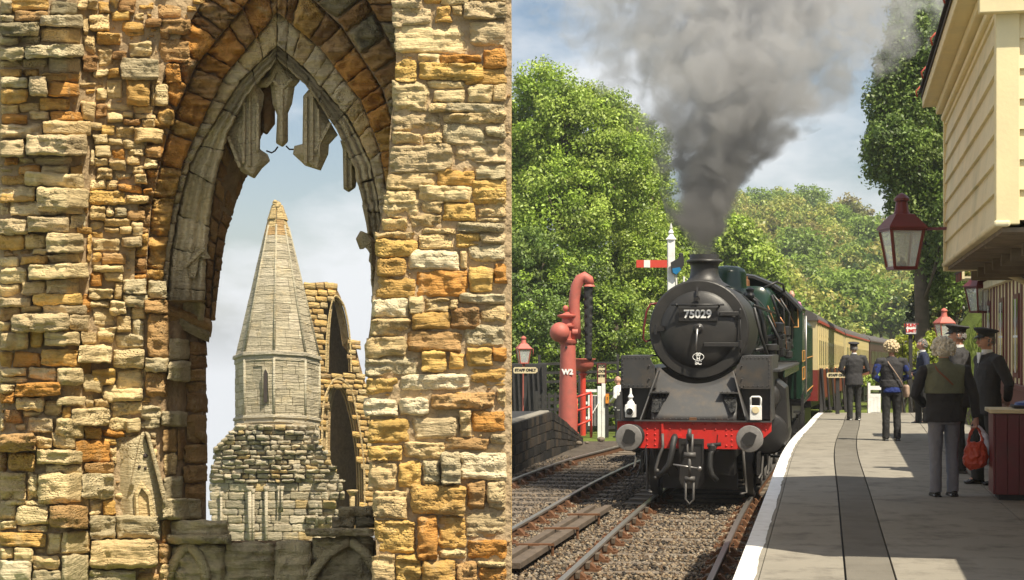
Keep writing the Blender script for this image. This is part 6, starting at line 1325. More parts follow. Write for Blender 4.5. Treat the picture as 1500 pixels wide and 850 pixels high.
def person(label, px, Yp, zb, face, h, top='suit_black', legs='trouser_black', hair=None, cap=False, coat_len=.78, arms='down', head_turn=None, vest=None, far=True, group=None, shirt=False, lean=0, skirt=None, build=1.0, shoe='shoe_black'):
    """face: heading of the body in degrees, 0 looks away from the camera (+Y), 90 looks left (-X)"""
    X = (px-750)/F*Yp; r = empty('person', (X, Yp, zb), R(face)); tag(r, label, 'person', group); s = h/1.75; r.scale = (s, s, s)
    vb = .011 if far else .0085; bw = build
    fz = 0.0
    ft = [(.105, .02), (-.105, -.03)] if lean == 0 else [(.12, .07), (-.10, -.05)]
    hip = [Vector((.09, 0, .92)), Vector((-.09, 0, .92))]; knee = [Vector((.10, ft[0][1]+.02, .50)), Vector((-.10, ft[1][1]+.02, .50))]; ank = [Vector((ft[0][0], ft[0][1]-.02, .09)), Vector((ft[1][0], ft[1][1]-.02, .09))]
    sh = [Vector((.195*bw, -.01, 1.43)), Vector((-.195*bw, -.01, 1.43))]
    A = {'down': ([Vector((.255*bw, -.03, 1.14)), Vector((.265*bw, .03, .88))], [Vector((-.255*bw, -.03, 1.14)), Vector((-.265*bw, .03, .88))]),
         'front': ([Vector((.275*bw, -.02, 1.15)), Vector((.09, .20, 1.05))], [Vector((-.275*bw, -.02, 1.15)), Vector((-.09, .21, 1.02))]),
         'back': ([Vector((.265*bw, -.10, 1.15)), Vector((.10, -.19, .98))], [Vector((-.265*bw, -.10, 1.15)), Vector((-.10, -.19, .96))]),
         'carry': ([Vector((.27*bw, -.04, 1.14)), Vector((.31*bw, .02, .88))], [Vector((-.27*bw, .03, 1.14)), Vector((-.16, .20, 1.02))]),
         'pocket': ([Vector((.27*bw, -.05, 1.15)), Vector((.21, .06, .93))], [Vector((-.27*bw, -.05, 1.15)), Vector((-.21, .06, .93))])}[arms]
    hc = Vector((0, .02, 1.635)); hd = R(head_turn) if head_turn is not None else 0; fwd = Vector((-math.sin(hd), math.cos(hd), 0))
    # body: one continuous skin under the clothes
    m = MB(); q = head_mb(m, hc, fwd, 1.0)
    m.tube([(0, -.01, 1.36), (0, 0, 1.46), (0, .01, 1.56)], [(.07, .06), (.055, .055), (.052, .056)], 12)
    m.tube([(0, 0, .88), (0, .01, 1.05), (0, 0, 1.25), (0, -.01, 1.42)], [(.14, .09), (.12, .085), (.15, .10), (.12, .07)], 14)
    for i in (0, 1):
        m.tube([hip[i], knee[i], ank[i], ank[i]+Vector((0, .10, -.05))], [.07, .05, .036, .03], 10)
        e, w = A[i]; m.tube([sh[i], e, w], [.045, .038, .026], 10); fd = (w-e).normalized(); sgn = 1 if i == 0 else -1
        if arms == 'down': fd = Vector((0, .05, -1))
        if arms == 'carry' and i == 0: fd = Vector((0, .1, -1))
        hand(m, w, fd, (-sgn*.2, 1, .2) if arms in ('down', 'carry') and i == 0 or arms == 'down' else (0, .3, 1), (-sgn, 0, 0) if arms in ('down', 'carry') else (0, -.3, -1), 1.1 if arms == 'carry' and i == 0 else .45)
    remesh(m.build('body', 'skin', r, fix=False), .0068 if not far else .0085, 3)
    for sg_ in (-1, 1): MB().sph(q(sg_*.030, .086, .016), .0115, 8, 6).build('eye', 'shirt_white', r, smooth=True); MB().sph(q(sg_*.030, .0945, .016), .0055, 6, 5).build('iris', 'rubber', r, smooth=True)
    # trousers
    m = MB(); m.tube([(0, 0, .82), (0, -.005, .93), (0, 0, 1.06)], [(.155*bw, .115), (.17*bw, .125), (.145*bw, .105)], 18)
    for i in (0, 1):
        k = knee[i]; a = ank[i]; m.tube([hip[i]+Vector((0, 0, .02)), hip[i].lerp(k, .5)+Vector((0, .005, 0)), k, k.lerp(a, .6), a+Vector((0, .02, -.045))], [(.095, .10), (.088, .092), (.07, .076), (.067, .072), (.066, .078)], 14)
    remesh(m.build('trousers', legs, r, fix=False), vb, 4, (.07, .012))
    for i in (0, 1):
        a = ank[i]; m = MB(); m.tube([a+Vector((0, -.055, -.055)), a+Vector((0, -.03, -.045)), a+Vector((0, .04, -.045)), a+Vector((0, .12, -.062)), a+Vector((0, .175, -.07))], [(.034, .022), (.042, .038), (.045, .034), (.05, .022), (.034, .014)], 12); m.box(a.x-.042, a.x+.042, a.y-.07, a.y+.16, .0, .02); remesh(m.build('shoe', shoe, r, fix=False), .008, 2)
    # jacket
    hem = coat_len; m = MB()
    m.tube([(0, 0, hem), (0, 0, hem+.12), (0, .005, 1.08), (0, .0, 1.25), (0, -.005, 1.37), (0, -.01, 1.44), (0, 0, 1.50)], [(.185*bw, .138), (.182*bw, .138), (.165*bw, .125), (.185*bw, .135), (.195*bw, .125), (.13*bw, .09), (.064, .062)], 22)
    for i in (0, 1):
        e, w = A[i]; w2 = e.lerp(w, .95); c0_ = Vector((sh[i].x*.55, -.01, 1.42)); m.tube([c0_, sh[i]+Vector((0, 0, -.015)), sh[i].lerp(e, .5), e, e.lerp(w2, .5), w2], [.075, .075, .066, .058, .053, .046], 14)
    jk = remesh(m.build('jacket', top, r, fix=False), vb, 4, (.09, .016))
    if shirt or cap: m = MB(); m.lathe([(.060, 1.475), (.063, 1.50), (.061, 1.535)], (0, .008, 0), n=20, cap=False); m.prism([(-.05, 1.50), (.05, 1.50), (.0, 1.28)], lambda x, z: Vector((x, .112, z)), lambda x, z: Vector((x, .135-(z-1.28)*.18, z))); m.build('shirt_collar', 'shirt_white', r)
    if cap:
        cp = empty('peaked_cap', (0, 0, 0)); cp.parent = r; c0 = hc; MBc = MB()
        def T(x, y, z): return c0+Vector((x*math.cos(hd)-y*math.sin(hd), x*math.sin(hd)+y*math.cos(hd), z))
        ring = lambda rx, ry, z, dz=0: [T(rx*math.cos(a*.2618), ry*math.sin(a*.2618), z+dz*math.sin(a*.2618)) for a in range(24)]
        m = MB(); m.loft([ring(.082, .101, .045), ring(.083, .102, .085, .004)]); m.build('cap_band', 'rubber', cp, auto=40)
        m = MB(); m.loft([ring(.083, .102, .085, .004), ring(.120, .138, .108, .014), ring(.127, .145, .120, .016), ring(.118, .134, .134, .016), ring(.05, .06, .140, .014)]); m.build('cap_crown', 'suit_black', cp, auto=50)
        m = MB(); pk = []
        for k in range(-6, 7): a = math.pi/2+k*.17; pk.append((a,)); 
        in_ = [T(.082*math.cos(a[0]), .101*math.sin(a[0]), .052) for a in pk]; ou = [T(.088*math.cos(a[0]), (.101+.052*math.cos((a[0]-math.pi/2)*1.5))*math.sin(a[0]), .036-.014*math.cos((a[0]-math.pi/2)*1.4)) for a in pk]; n_p = len(pk)
        m.add(in_+ou+[v+Vector((0, 0, .005)) for v in in_+ou], [(i, i+1, n_p+i+1, n_p+i) for i in range(n_p-1)]+[(2*n_p+i+1, 2*n_p+i, 3*n_p+i, 3*n_p+i+1) for i in range(n_p-1)]+[(n_p+i, n_p+i+1, 3*n_p+i+1, 3*n_p+i) for i in range(n_p-1)]); m.build('cap_peak', 'shoe_black', cp, smooth=True)
        MB().sph(T(0, .106, .075), .012, 8, 6).build('cap_badge', 'gold', cp)
    if hair:
        style, mt = hair; rr = random.Random(hash(label) % 999 if False else len(label)); m = MB()
        bk = -fwd
        if style == 'curly':
            for k in range(330):
                d = Vector((rr.gauss(0, 1), rr.gauss(0, 1), rr.gauss(.25, 1))).normalized(); fy = d.dot(fwd)
                if fy > .45 and d.z < .55: continue
                if d.z < -.62: continue
                p = hc+Vector((0, 0, .028))+d*(.108+rr.uniform(-.008, .02))*(1.06 if d.z > 0 else 1.0); m.sph(p, rr.uniform(.014, .026), 6, 4)
            o = m.build('hair', mt, r, fix=False, smooth=True)
            m = MB(); m.sph(hc+Vector((0, 0, .03))+bk*.02, .106, 18, 12); m.build('hair_base', mt, r, smooth=True)
        else:
            for k in range(500):
                d = Vector((rr.gauss(0, 1), rr.gauss(0, 1), rr.gauss(.3, 1))).normalized(); fy = d.dot(fwd)
                if fy > .25 and d.z < .5: continue
                if d.z < (-.45 if fy < 0 else .05): continue
                p = hc+Vector((d.x*.083, d.y*.100, d.z*.118+.004))+bk*.008; m.sph(p, rr.uniform(.010, .015), 5, 4)
            m.build('hair', mt, r, smooth=True, fix=False)
    elif cap:
        rr = random.Random(4); m = MB()
        for k in range(260):
            d = Vector((rr.gauss(0, 1), rr.gauss(0, 1), rr.uniform(-.35, .45))).normalized()
            if d.dot(fwd) > .1: continue
            m.sph(hc+Vector((d.x*.082, d.y*.098, d.z*.11)), .011, 5, 4)
        m.build('hair', 'grey_hair', r, smooth=True, fix=False)
    return r, q, A, s
Z3 = lambda Y: ZP(Y)
p1, *_ = person('official in black suit and peaked cap seen from behind beside the staff board', 1251, 36.6, ZP(36.6), 4, 1.72, cap=True, arms='front', coat_len=.80, build=1.15)
p2, q2, A2, s_2 = person('curly blonde woman in black gilet with royal blue sleeves and tan shoulder bag', 1306, 27.2, ZP(27.2), -3, 1.63, top='suit_black', hair=('curly', 'blonde_hair'), arms='front', coat_len=.95, build=1.12)
# blue jumper under the gilet
m = MB(); m.tube([(0, 0, .86), (0, 0, .93), (0, 0, 1.0)], [(.182, .140), (.180, .138), (.165, .125)], 20)
for i in (0, 1):
    e, w = A2[i]; w2 = e.lerp(w, .95); sh_ = Vector((.195*1.12*(1 if i == 0 else -1), -.01, 1.40)); m.tube([sh_.lerp(e, .12), sh_.lerp(e, .5), e, w2], [.072, .070, .062, .050], 14)
remesh(m.build('jumper', 'blue_knit', p2, fix=False), .011, 4, (.07, .012))
MB().tube([(-.10, -.02, 1.47), (-.07, -.135, 1.38), (.02, -.16, 1.25), (.12, -.155, 1.10), (.185, -.12, .98), (.20, -.05, .90)], .009, 6).build('strap', 'strap_tan', p2, smooth=True)
bg_ = empty('shoulder_bag', (p2.location.x+.235, 27.2-.03, p2.location.z+.73)); tag(bg_, 'small tan shoulder bag hanging at the blue sleeved woman\'s right hip', 'bag')
m = MB(); m.tube([(0, .0, -.01), (0, .0, .06), (0, 0, .17), (0, 0, .20)], [(.04, .09), (.055, .11), (.05, .10), (.03, .08)], 14); remesh(m.build('bag_body', 'strap_tan', bg_, fix=False), .01, 4, (.05, .01))
p3, *_ = person('grey haired man in navy jacket standing in profile near the bush', 1352, 34.8, ZP(34.8)-.02, 84, 1.80, top='navy', hair=('short', 'grey_hair'), arms='front', shirt=True, coat_len=.80, lean=1, build=1.15)
pmat('white_hair', (.74, .68, .56), .7, var=.25, scale=30, bump=.6, bscale=90)
p4, q4, A4, s_4 = person('white haired woman in olive and black fleece and grey trousers carrying a red bag', 1383, 17.1, ZP(17.1), 2, 1.62, top='suit_black', legs='trouser_grey', hair=('curly', 'white_hair'), arms='carry', coat_len=.84, build=1.2, far=False)
m = MB(); m.tube([(0, -.0, 1.16), (0, -.0, 1.28), (0, -.007, 1.38), (0, -.012, 1.445), (0, 0, 1.515)], [(.187*1.2, .143), (.194*1.2, .146), (.20*1.2, .137), (.14*1.2, .10), (.070, .068)], 24)
for i, sg_ in ((0, 1), (1, -1)): m.tube([(.1*sg_, -.01, 1.42), (.21*sg_, -.01, 1.40)], [.083, .083], 14)
remesh(m.build('yoke', 'olive_vest', p4, fix=False), .009, 5, (.08, .012))
MB().tube([(-.13, -.02, 1.50), (-.11, -.125, 1.42), (-.02, -.165, 1.33), (.05, -.17, 1.26)], .010, 6).build('strap', 'strap_brown', p4, smooth=True)
MB().lathe([(.058, 1.485), (.06, 1.53), (.058, 1.56)], (0, .005, 0), n=18).build('collar', 'olive_vest', p4, auto=40)
hx = p4.matrix_basis @ (A4[0][1]+Vector((0, .02, -.09)))
rb_ = empty('carrier_bag', (hx.x, hx.y, hx.z)); tag(rb_, 'crumpled red carrier bag hanging from the white haired woman\'s right hand', 'bag')
m = MB()
for sg_ in (-1, 1): m.tube([(0, 0, .0), (sg_*.045, .01, -.06), (sg_*.075, .015, -.16), (sg_*.07, .01, -.22)], [.010, .014, .018, .03], 8)
m.tube([(0, 0, -.17), (.0, 0, -.24), (.005, 0, -.32), (-.01, 0, -.40), (.0, 0, -.45)], [(.085, .03), (.115, .06), (.135, .075), (.125, .07), (.075, .045)], 16)
o = remesh(m.build('bag_body', 'bag_red', rb_, fix=False), .0075, 2, (.05, .03))
pb_ = empty('carrier_bag', (hx.x+.09, hx.y+.10, hx.z)); tag(pb_, 'pale blue white carrier bag behind the red one', 'bag'); m = MB()
m.tube([(-.03, 0, 0), (.0, 0, -.06), (.03, 0, -.12), (.04, 0, -.22), (.04, 0, -.36), (.03, 0, -.42)], [.01, .03, (.07, .04), (.095, .05), (.10, .05), (.06, .03)], 14); remesh(m.build('bag_body', 'shirt_white', pb_, fix=False), .008, 3, (.05, .02))
p5, *_ = person('official in black uniform and cap half hidden behind the white haired woman', 1405, 20.2, ZP(20.2), 62, 1.80, cap=True, arms='down', shirt=True, coat_len=.78, build=1.15, head_turn=10)
p6, q6, A6, s_6 = person('official in black cap and jacket with a round chest badge, next to the cabinet', 1447, 18.5, ZP(18.5), 100, 1.74, cap=True, arms='back', shirt=True, coat_len=.80, build=1.18, far=False, lean=1)
m = MB()
for sg_ in (-1, 1): m.tube([q6(sg_*.03+.016*math.cos(k*.785), .103, .016+.013*math.sin(k*.785)) for k in range(9)], .002, 5); m.tube([q6(sg_*.046, .10, .018), q6(sg_*.078, .02, .02)], .002, 5)
m.build('glasses', 'rubber', p6)
b6 = MB(); b6.lathe([(.0, 0), (.038, 0), (.040, -.004), (.0, -.006)], (.0, 0, 0), 'y', 20); bo = b6.build('badge', 'gold', p6); bo.location = (.165, .085, 1.20); bo.rotation_euler = (0, 0, R(-62))
b7 = MB(); b7.lathe([(.0, -.007), (.024, -.007), (.024, -.004)], (0, 0, 0), 'y', 16); bo2 = b7.build('badge_centre', 'shirt_white', p6); bo2.location = bo.location; bo2.rotation_euler = bo.rotation_euler
b8 = MB(); b8.lathe([(.0, -.009), (.012, -.009), (.012, -.004)], (0, 0, 0), 'y', 12); bo3 = b8.build('badge_device', 'bright_red', p6); bo3.location = bo.location; bo3.rotation_euler = bo.rotation_euler
p7, *_ = person('bald man in white shirt and dark waistcoat standing by the fence left of the locomotive', 906, 47.0, TZ(W(906, 0, 47).x, 47)+.05, 60, 1.75, top='shirt_white', arms='front', build=1.0)
m = MB(); m.tube([(0, 0, .80), (0, 0, 1.1), (0, 0, 1.3), (0, -.01, 1.40)], [(.19, .145), (.175, .135), (.18, .14), (.13, .12)], 18); remesh(m.build('waistcoat', 'suit_black', p7, fix=False), .012, 4)
p8, *_ = person('train driver in pink shirt looking out of the locomotive cab', 1159, 34.4, 2.06, 190, 1.45, top='pink_shirt', arms='front', shirt=False)
# ------------------------------------------------------------------ trees and plants
def foliage(name, blobs, n_cl, per, leaf, pal, seed, parent=None, cl_r=(.25, .5), kind=None, droop=0.0, shell=.55):
    """blobs: (x, y, z, rx, ry, rz); clumps of leaf-sized faces spread through their volume, densest towards the outside"""
    rg = np.random.default_rng(seed); B = np.array(blobs, float); vol = B[:, 3]*B[:, 5]; pr = vol/vol.sum()
    bi = rg.choice(len(B), n_cl, p=pr); d = rg.standard_normal((n_cl, 3)); d /= np.linalg.norm(d, axis=1)[:, None]
    rad = shell+(1-shell)*rg.uniform(0, 1, n_cl)**.7; rad[rg.uniform(0, 1, n_cl) < .06] *= 1.07
    c = B[bi, :3]+d*B[bi, 3:]*rad[:, None]; cr = rg.uniform(*cl_r, n_cl)
    n = n_cl*per; ci = np.repeat(np.arange(n_cl), per)
    off = rg.standard_normal((n, 3)); off /= np.linalg.norm(off, axis=1)[:, None]; off *= (rg.uniform(.25, 1, n)**.6)[:, None]*cr[ci][:, None]; off[:, 2] *= .7
    off[:, 2] -= droop*np.abs(rg.standard_normal(n))*cr[ci]
    p = c[ci]+off
    nr = off/np.linalg.norm(off, axis=1)[:, None]*.8+rg.standard_normal((n, 3))*.55+np.array([0, 0, .45]); nr /= np.linalg.norm(nr, axis=1)[:, None]
    a = np.cross(nr, rg.standard_normal((n, 3))); a /= np.linalg.norm(a, axis=1)[:, None]; b = np.cross(nr, a)
    s = leaf*rg.uniform(.6, 1.3, n)[:, None]; fold = nr*s*.25
    V = np.stack([p-a*s, p-b*s*.55+fold, p+a*s, p+b*s*.55+fold], 1).reshape(-1, 3)
    Fq = np.arange(n*4).reshape(n, 4)
    pal = np.array(pal); ct = 1.5*pal[rg.integers(0, len(pal), n_cl)]*rg.uniform(.68, 1.3, (n_cl, 1)); col = ct[ci]*rg.uniform(.75, 1.3, (n, 1))
    return mk(name, V, Fq, 'leaf', parent, False, np.repeat(col, 4, 0), kind)
def limbs(root, base, top, blobs, r0, seed, n=12, mat='bark', over=.85, name='trunk'):
    rr = random.Random(seed); m = MB(); base, top = Vector(base), Vector(top)
    pts = [base.lerp(top, t)+Vector((rr.uniform(-.15, .15), rr.uniform(-.15, .15), 0))*(t > 0) for t in (0, .2, .4, .6, .8, 1)]
    m.tube(pts, [r0*1.3, r0, r0*.85, r0*.65, r0*.42, r0*.15], 8); m.build(name, mat, root, smooth=True)
    m = MB()
    for k in range(n):
        b = rr.choice(blobs); t = rr.uniform(.25, .85); a = base.lerp(top, t); d = Vector((rr.gauss(0, 1), rr.gauss(0, 1), rr.gauss(.4, .8))).normalized()
        e = Vector(b[:3])+Vector((d.x*b[3], d.y*b[4], d.z*b[5]))*.78; mid = a.lerp(e, .5)+Vector((0, 0, rr.uniform(-.3, .5))); m.tube([a, mid, e], [r0*.35, r0*.2, r0*.06], 5)
        for q in range(2): m.tube([mid, mid.lerp(e, .7)+Vector((rr.uniform(-.4, .4), rr.uniform(-.4, .4), rr.uniform(-.3, .3)))], [r0*.12, r0*.03], 4)
    m.build('branches', mat, root, smooth=True)
def tree(label, name, blobs_px, Y, n_cl, per, leaf, pal, seed, group=None, depth=.8, r0=.22, cl_r=(.25, .5), droop=0, shell=.55, cat='tree', nl=14):
    """blobs_px: (px, py, rx px, ry px, depth offset)"""
    s = F/Y; bl = []
    for b in blobs_px:
        dy = b[4] if len(b) > 4 else 0; YY = Y+dy; p = W(b[0], b[1], YY); bl.append((p.x, p.y, p.z, b[2]/s, b[2]/s*depth, b[3]/s))
    cx = sum(b[0] for b in bl)/len(bl); gz = TZ(cx, Y)-.1; top = max(b[2]+b[5]*.6 for b in bl)
    r = empty(name, (cx, Y, gz)); tag(r, label, cat, group)
    bl = [(b[0]-cx, b[1]-Y, b[2]-gz, *b[3:]) for b in bl]
    limbs(r, (0, 0, 0), (0, 0, top-gz), bl, r0, seed, nl); foliage('crown', bl, n_cl, per, leaf, pal, seed, r, cl_r, droop=droop, shell=shell)
    return r
SPR = [(.19, .27, .035), (.24, .32, .05), (.16, .23, .035), (.27, .34, .07), (.20, .26, .05)]
YEL = [(.22, .26, .05), (.26, .27, .065), (.18, .24, .045), (.24, .22, .06)]
DRK = [(.09, .14, .03), (.12, .18, .035), (.07, .11, .025), (.15, .20, .05)]
G1 = 'broadleaf trees left of the locomotive'
tree('tall bright green tree filling the left side above the water crane', 'broadleaf_tree', [(800, 190, 75, 95, 0), (862, 205, 70, 85, 1), (815, 330, 80, 90, -1), (900, 260, 62, 80, 0), (770, 270, 50, 120, 1)], 60, 900, 125, .066, SPR, 1, G1, r0=.3, cl_r=(.3, .65), nl=26)
tree('green tree with a rounded crown just left of the smoke plume', 'broadleaf_tree', [(930, 235, 48, 75, 1), (948, 300, 38, 90, 2), (905, 350, 70, 75, 0), (940, 400, 60, 70, -1)], 64, 620, 120, .066, SPR, 2, G1, r0=.25, cl_r=(.3, .6), nl=20)
tree('bright green tree at the extreme left of the station trees, half behind the stone pier', 'broadleaf_tree', [(712, 260, 62, 95, 0), (690, 380, 70, 90, 1), (720, 480, 50, 80, 0), (725, 200, 40, 60, 0)], 61, 420, 95, .08, SPR, 31, G1, cl_r=(.3, .6))
tree('darker leafy tree behind the faded red lamp', 'broadleaf_tree', [(775, 420, 60, 90, 0), (800, 500, 60, 70, -1), (840, 430, 55, 70, 1), (760, 560, 50, 60, 0)], 57, 520, 105, .062, DRK+SPR[:1], 3, G1, cl_r=(.25, .5))
tree('low leafy tree behind the water crane hose', 'broadleaf_tree', [(880, 470, 55, 70, 0), (920, 500, 50, 60, 1), (860, 560, 50, 50, 0), (930, 560, 50, 45, 0)], 58.5, 500, 105, .062, SPR[:3]+DRK[:2], 4, G1, cl_r=(.25, .5))
tree('green tree seen between the chimney and the cab roof', 'broadleaf_tree', [(1080, 375, 38, 60, 0), (1110, 400, 35, 45, 2), (1060, 440, 40, 60, 0), (1120, 440, 40, 40, 3)], 82, 420, 80, .11, SPR, 5, G1, cl_r=(.4, .8))
tree('green tree behind the smokebox left shoulder', 'broadleaf_tree', [(985, 400, 45, 90, 0), (1010, 350, 35, 60, 1), (975, 480, 50, 60, 0)], 75, 420, 80, .10, SPR+DRK[:1], 6, G1, cl_r=(.35, .7))
tree('tall dark birch with hanging branches beside the cream boarded room', 'birch_tree', [(1345, 60, 45, 60, 0), (1385, 20, 45, 60, 1), (1330, 140, 38, 55, 0), (1370, 150, 45, 70, 1), (1310, 205, 34, 40, -.5), (1345, 235, 50, 50, 0), (1385, 270, 40, 70, 1), (1330, 290, 32, 34, 0), (1370, 350, 34, 60, 0), (1320, 100, 32, 60, 0), (1298, 200, 26, 36, 0), (1350, 330, 30, 50, 1), (1385, 400, 26, 50, 1), (1395, 330, 20, 60, -1), (1302, 150, 28, 52, 0), (1290, 225, 22, 36, 0), (1340, 10, 34, 40, 1)], 47, 1750, 80, .06, DRK+[(.11, .16, .035)]*2, 7, None, r0=.22, cl_r=(.2, .42), droop=.5, nl=10)
tree('very dark conifer below the birch behind the far red lamp', 'conifer_tree', [(1378, 430, 34, 60, 0), (1360, 470, 24, 50, 0), (1395, 400, 28, 60, 1), (1372, 370, 26, 50, 0)], 62, 520, 90, .07, [(.014, .022, .010), (.02, .03, .012)], 8, None, r0=.2, cl_r=(.3, .55), shell=.2)
def bush(label, blobs_px, Y, n_cl, per, leaf, pal, seed, cl_r=(.12, .25), group=None):
    s = F/Y; bl = []
    for b in blobs_px: p = W(b[0], b[1], Y+(b[4] if len(b) > 4 else 0)); bl.append((p.x, p.y, p.z, b[2]/s, b[2]/s*.8, b[3]/s))
    c = Vector(bl[0][:3]); gz = min(b[2]-b[5] for b in bl); r = empty('bush', (c.x, c.y, gz)); tag(r, label, 'bush', group); bl = [(b[0]-c.x, b[1]-c.y, b[2]-gz, *b[3:]) for b in bl]
    foliage('leaves', bl, n_cl, per, leaf, pal, seed, r, cl_r, shell=.4)
    m = MB(); rr = random.Random(seed)
    for k in range(8): b = rr.choice(bl); m.tube([(b[0], b[1], 0), (b[0]+rr.uniform(-.2, .2), b[1], b[2]*.5), (b[0]+rr.uniform(-.5, .5)*b[3], b[1]+rr.uniform(-.3, .3), b[2]+b[5]*.5)], [.03, .02, .01], 5)
    m.build('stems', 'bark', r)
YB_ = [(.24, .27, .03), (.18, .23, .03), (.28, .29, .05)]
bush('yellow green bush behind the man in the navy jacket', [(1340, 540, 26, 40), (1322, 515, 16, 26), (1355, 575, 22, 30), (1362, 520, 18, 35), (1372, 505, 14, 24)], 44, 150, 50, .045, YB_, 21)
bush('green shrub climbing the bank beside the maroon lantern', [(1400, 425, 20, 22), (1385, 450, 22, 22), (1412, 400, 16, 20), (1375, 475, 16, 14)], 52, 160, 50, .05, [(.07, .10, .02), (.12, .14, .03), (.20, .15, .04)], 22)
bush('bright yellow green shrub under the far red lamp', [(1375, 560, 18, 30), (1385, 590, 16, 22)], 43.8, 70, 45, .04, YB_, 23)
bush('dark undergrowth behind the black hut', [(780, 580, 40, 30), (830, 590, 40, 30), (760, 600, 20, 30)], 56, 160, 60, .055, DRK, 24)
bush('leafy hedge behind the white gate', [(870, 600, 30, 24), (910, 595, 34, 30), (945, 590, 30, 34)], 55, 180, 60, .055, SPR[:2]+DRK, 25)
bush('low green growth beside the track past the platform end', [(1280, 560, 20, 9), (1305, 552, 18, 12)], 62, 60, 45, .06, SPR, 26)
# wooded hillside: each tree its own, meshes shared between alike ones
HT = []
for k, (pal, ht) in enumerate(((YEL, 8.5), ([(.13, .19, .03), (.16, .23, .04)], 9.0), (YEL+DRK, 7.5), ([(.16, .17, .05), (.19, .16, .06)], 8.0))):
    r = empty('hillside_tree'); rb = random.Random(50+k)
    bl = [(rb.uniform(-1.2, 1.2), rb.uniform(-1.2, 1.2), ht*.62+rb.uniform(-1.6, 1.6), rb.uniform(1.6, 2.6), rb.uniform(1.6, 2.4), rb.uniform(1.5, 2.4)) for _ in range(5)]
    limbs(r, (0, 0, 0), (0, 0, ht*.9), bl, .16, 60+k, 8); foliage('crown', bl, 120, 46, .20, pal, 70+k, r, (.6, 1.1), shell=.35); HT.append(r)
rh = random.Random(5); spots = []
for _ in range(6000):
    Y = rh.uniform(112, 330); px = rh.uniform(1035, 1395); X = (px-750)/F*Y
    if abs(X-TCX(min(Y, 170))) < 7 and Y < 170: continue
    if any((X-a)**2+(Y-b)**2 < (4.4+Y*.006)**2 for a, b in spots): continue
    spots.append((X, Y))
    if len(spots) >= 285: break
spots.sort(key=lambda q: q[1])
KN = ['pale yellow green', 'bright green', 'olive green', 'brownish green']
ZN = [(1062, 'behind the chimney'), (1090, 'behind the dome'), (1120, 'above the firebox'), (1150, 'above the cab roof'), (1180, 'above the tender'), (1210, 'above the cream carriage'), (1240, 'above the far official'), (1270, 'above the second carriage'), (1300, 'above the curly haired woman'), (1330, 'left of the shunt limit board'), (1360, 'above the shunt limit board'), (1500, 'behind the birch')]
PLC = ['low on the slope', 'half way up the hill', 'on the skyline']
used = [False]*4
for i, (X, Y) in enumerate(spots):
    k = rh.choices((0, 1, 2, 3), (4, 2, 3, 2))[0]
    o = HT[k] if not used[k] else copy_tree(HT[k]); used[k] = True
    o.location = (X, Y, TZ(X, Y)-.4); o.rotation_euler = (0, 0, rh.uniform(0, 6.28)); s = rh.uniform(.75, 1.2); o.scale = (s, s, s*rh.uniform(.85, 1.1))
    pl = 0 if Y < 180 else 1 if Y < 255 else 2
    pxx = 750+F*X/Y; zn = next(z for lim, z in ZN if pxx < lim); ph = f'{PLC[pl]} {zn}'
    tag(o, f'{KN[k]} tree {ph}', 'tree', f'{KN[k]} trees {ph}')
# grass tufts on the bank
rg = np.random.default_rng(9); n = 9000
Yg = rg.uniform(32, 62, n); Xg = .204*Yg+2.45+rg.uniform(0, 3.0, n)**1.1; Zg = np.array([TZ(x, y) for x, y in zip(Xg, Yg)])
a = rg.uniform(0, 6.28, n); w_ = .03; h_ = rg.uniform(.08, .22, n); P = np.stack([Xg, Yg, Zg], -1); dx = np.stack([np.cos(a)*w_, np.sin(a)*w_, np.zeros(n)], -1); up = np.stack([rg.uniform(-.06, .06, n), rg.uniform(-.06, .06, n), h_], -1)
mk('bank_grass', np.stack([P-dx, P+dx, P+up], 1).reshape(-1, 3), np.arange(n*3).reshape(n, 3), 'leaf', None, False, np.repeat(np.array([(.16, .21, .04)])*rg.uniform(.7, 1.3, (n, 1)), 3, 0), 'stuff')
# ------------------------------------------------------------------ smoke from the chimney
SY = 26.3
path = [(1032, 380, 19), (1031, 350, 26), (1032, 320, 38), (1034, 285, 44), (1041, 250, 58), (1054, 210, 82), (1072, 170, 112), (1088, 120, 150), (1098, 70, 190), (1106, 10, 235), (1112, -60, 265), (1114, -140, 280)]
sS = F/SY
pts = [W(px, py, SY) for px, py, r_ in path]; rad = [r_/sS for *_, r_ in path]
z0, z1 = pts[0].z, pts[-1].z
m = MB(); rings = []
for p, r_ in zip(pts, rad):
    k = 1.45; rings.append([Vector((p.x+r_*k*math.cos(a*.3927), SY+.25*(p.z-z0)+min(r_, 1.5)*k*math.sin(a*.3927), p.z)) for a in range(16)])
m.loft(rings); sm, n, l, b = nodes_of('smoke'); n.remove(b); out = n['Material Output']
def M_(op, a, b_=None, c_=None):
    x = n.new('ShaderNodeMath'); x.operation = op
    for i, v in enumerate((a, b_, c_)):
        if v is None: continue
        if isinstance(v, (int, float)): x.inputs[i].default_value = v
        else: l.new(v, x.inputs[i])
    return x.outputs[0]
geo = n.new('ShaderNodeNewGeometry'); sp_ = n.new('ShaderNodeSeparateXYZ')
nz = n.new('ShaderNodeTexNoise'); nz.inputs['Scale'].default_value = .9; nz.inputs['Detail'].default_value = 2; l.new(geo.outputs['Position'], nz.inputs['Vector'])
wob = n.new('ShaderNodeVectorMath'); wob.operation = 'SUBTRACT'; l.new(nz.outputs['Color'], wob.inputs[0]); wob.inputs[1].default_value = (.5, .5, .5)
zt = n.new('ShaderNodeSeparateXYZ'); l.new(geo.outputs['Position'], zt.inputs[0])
t = M_('DIVIDE', M_('SUBTRACT', zt.outputs[2], z0), z1-z0)
amp_ = M_('MULTIPLY_ADD', t, 2.6, .25)
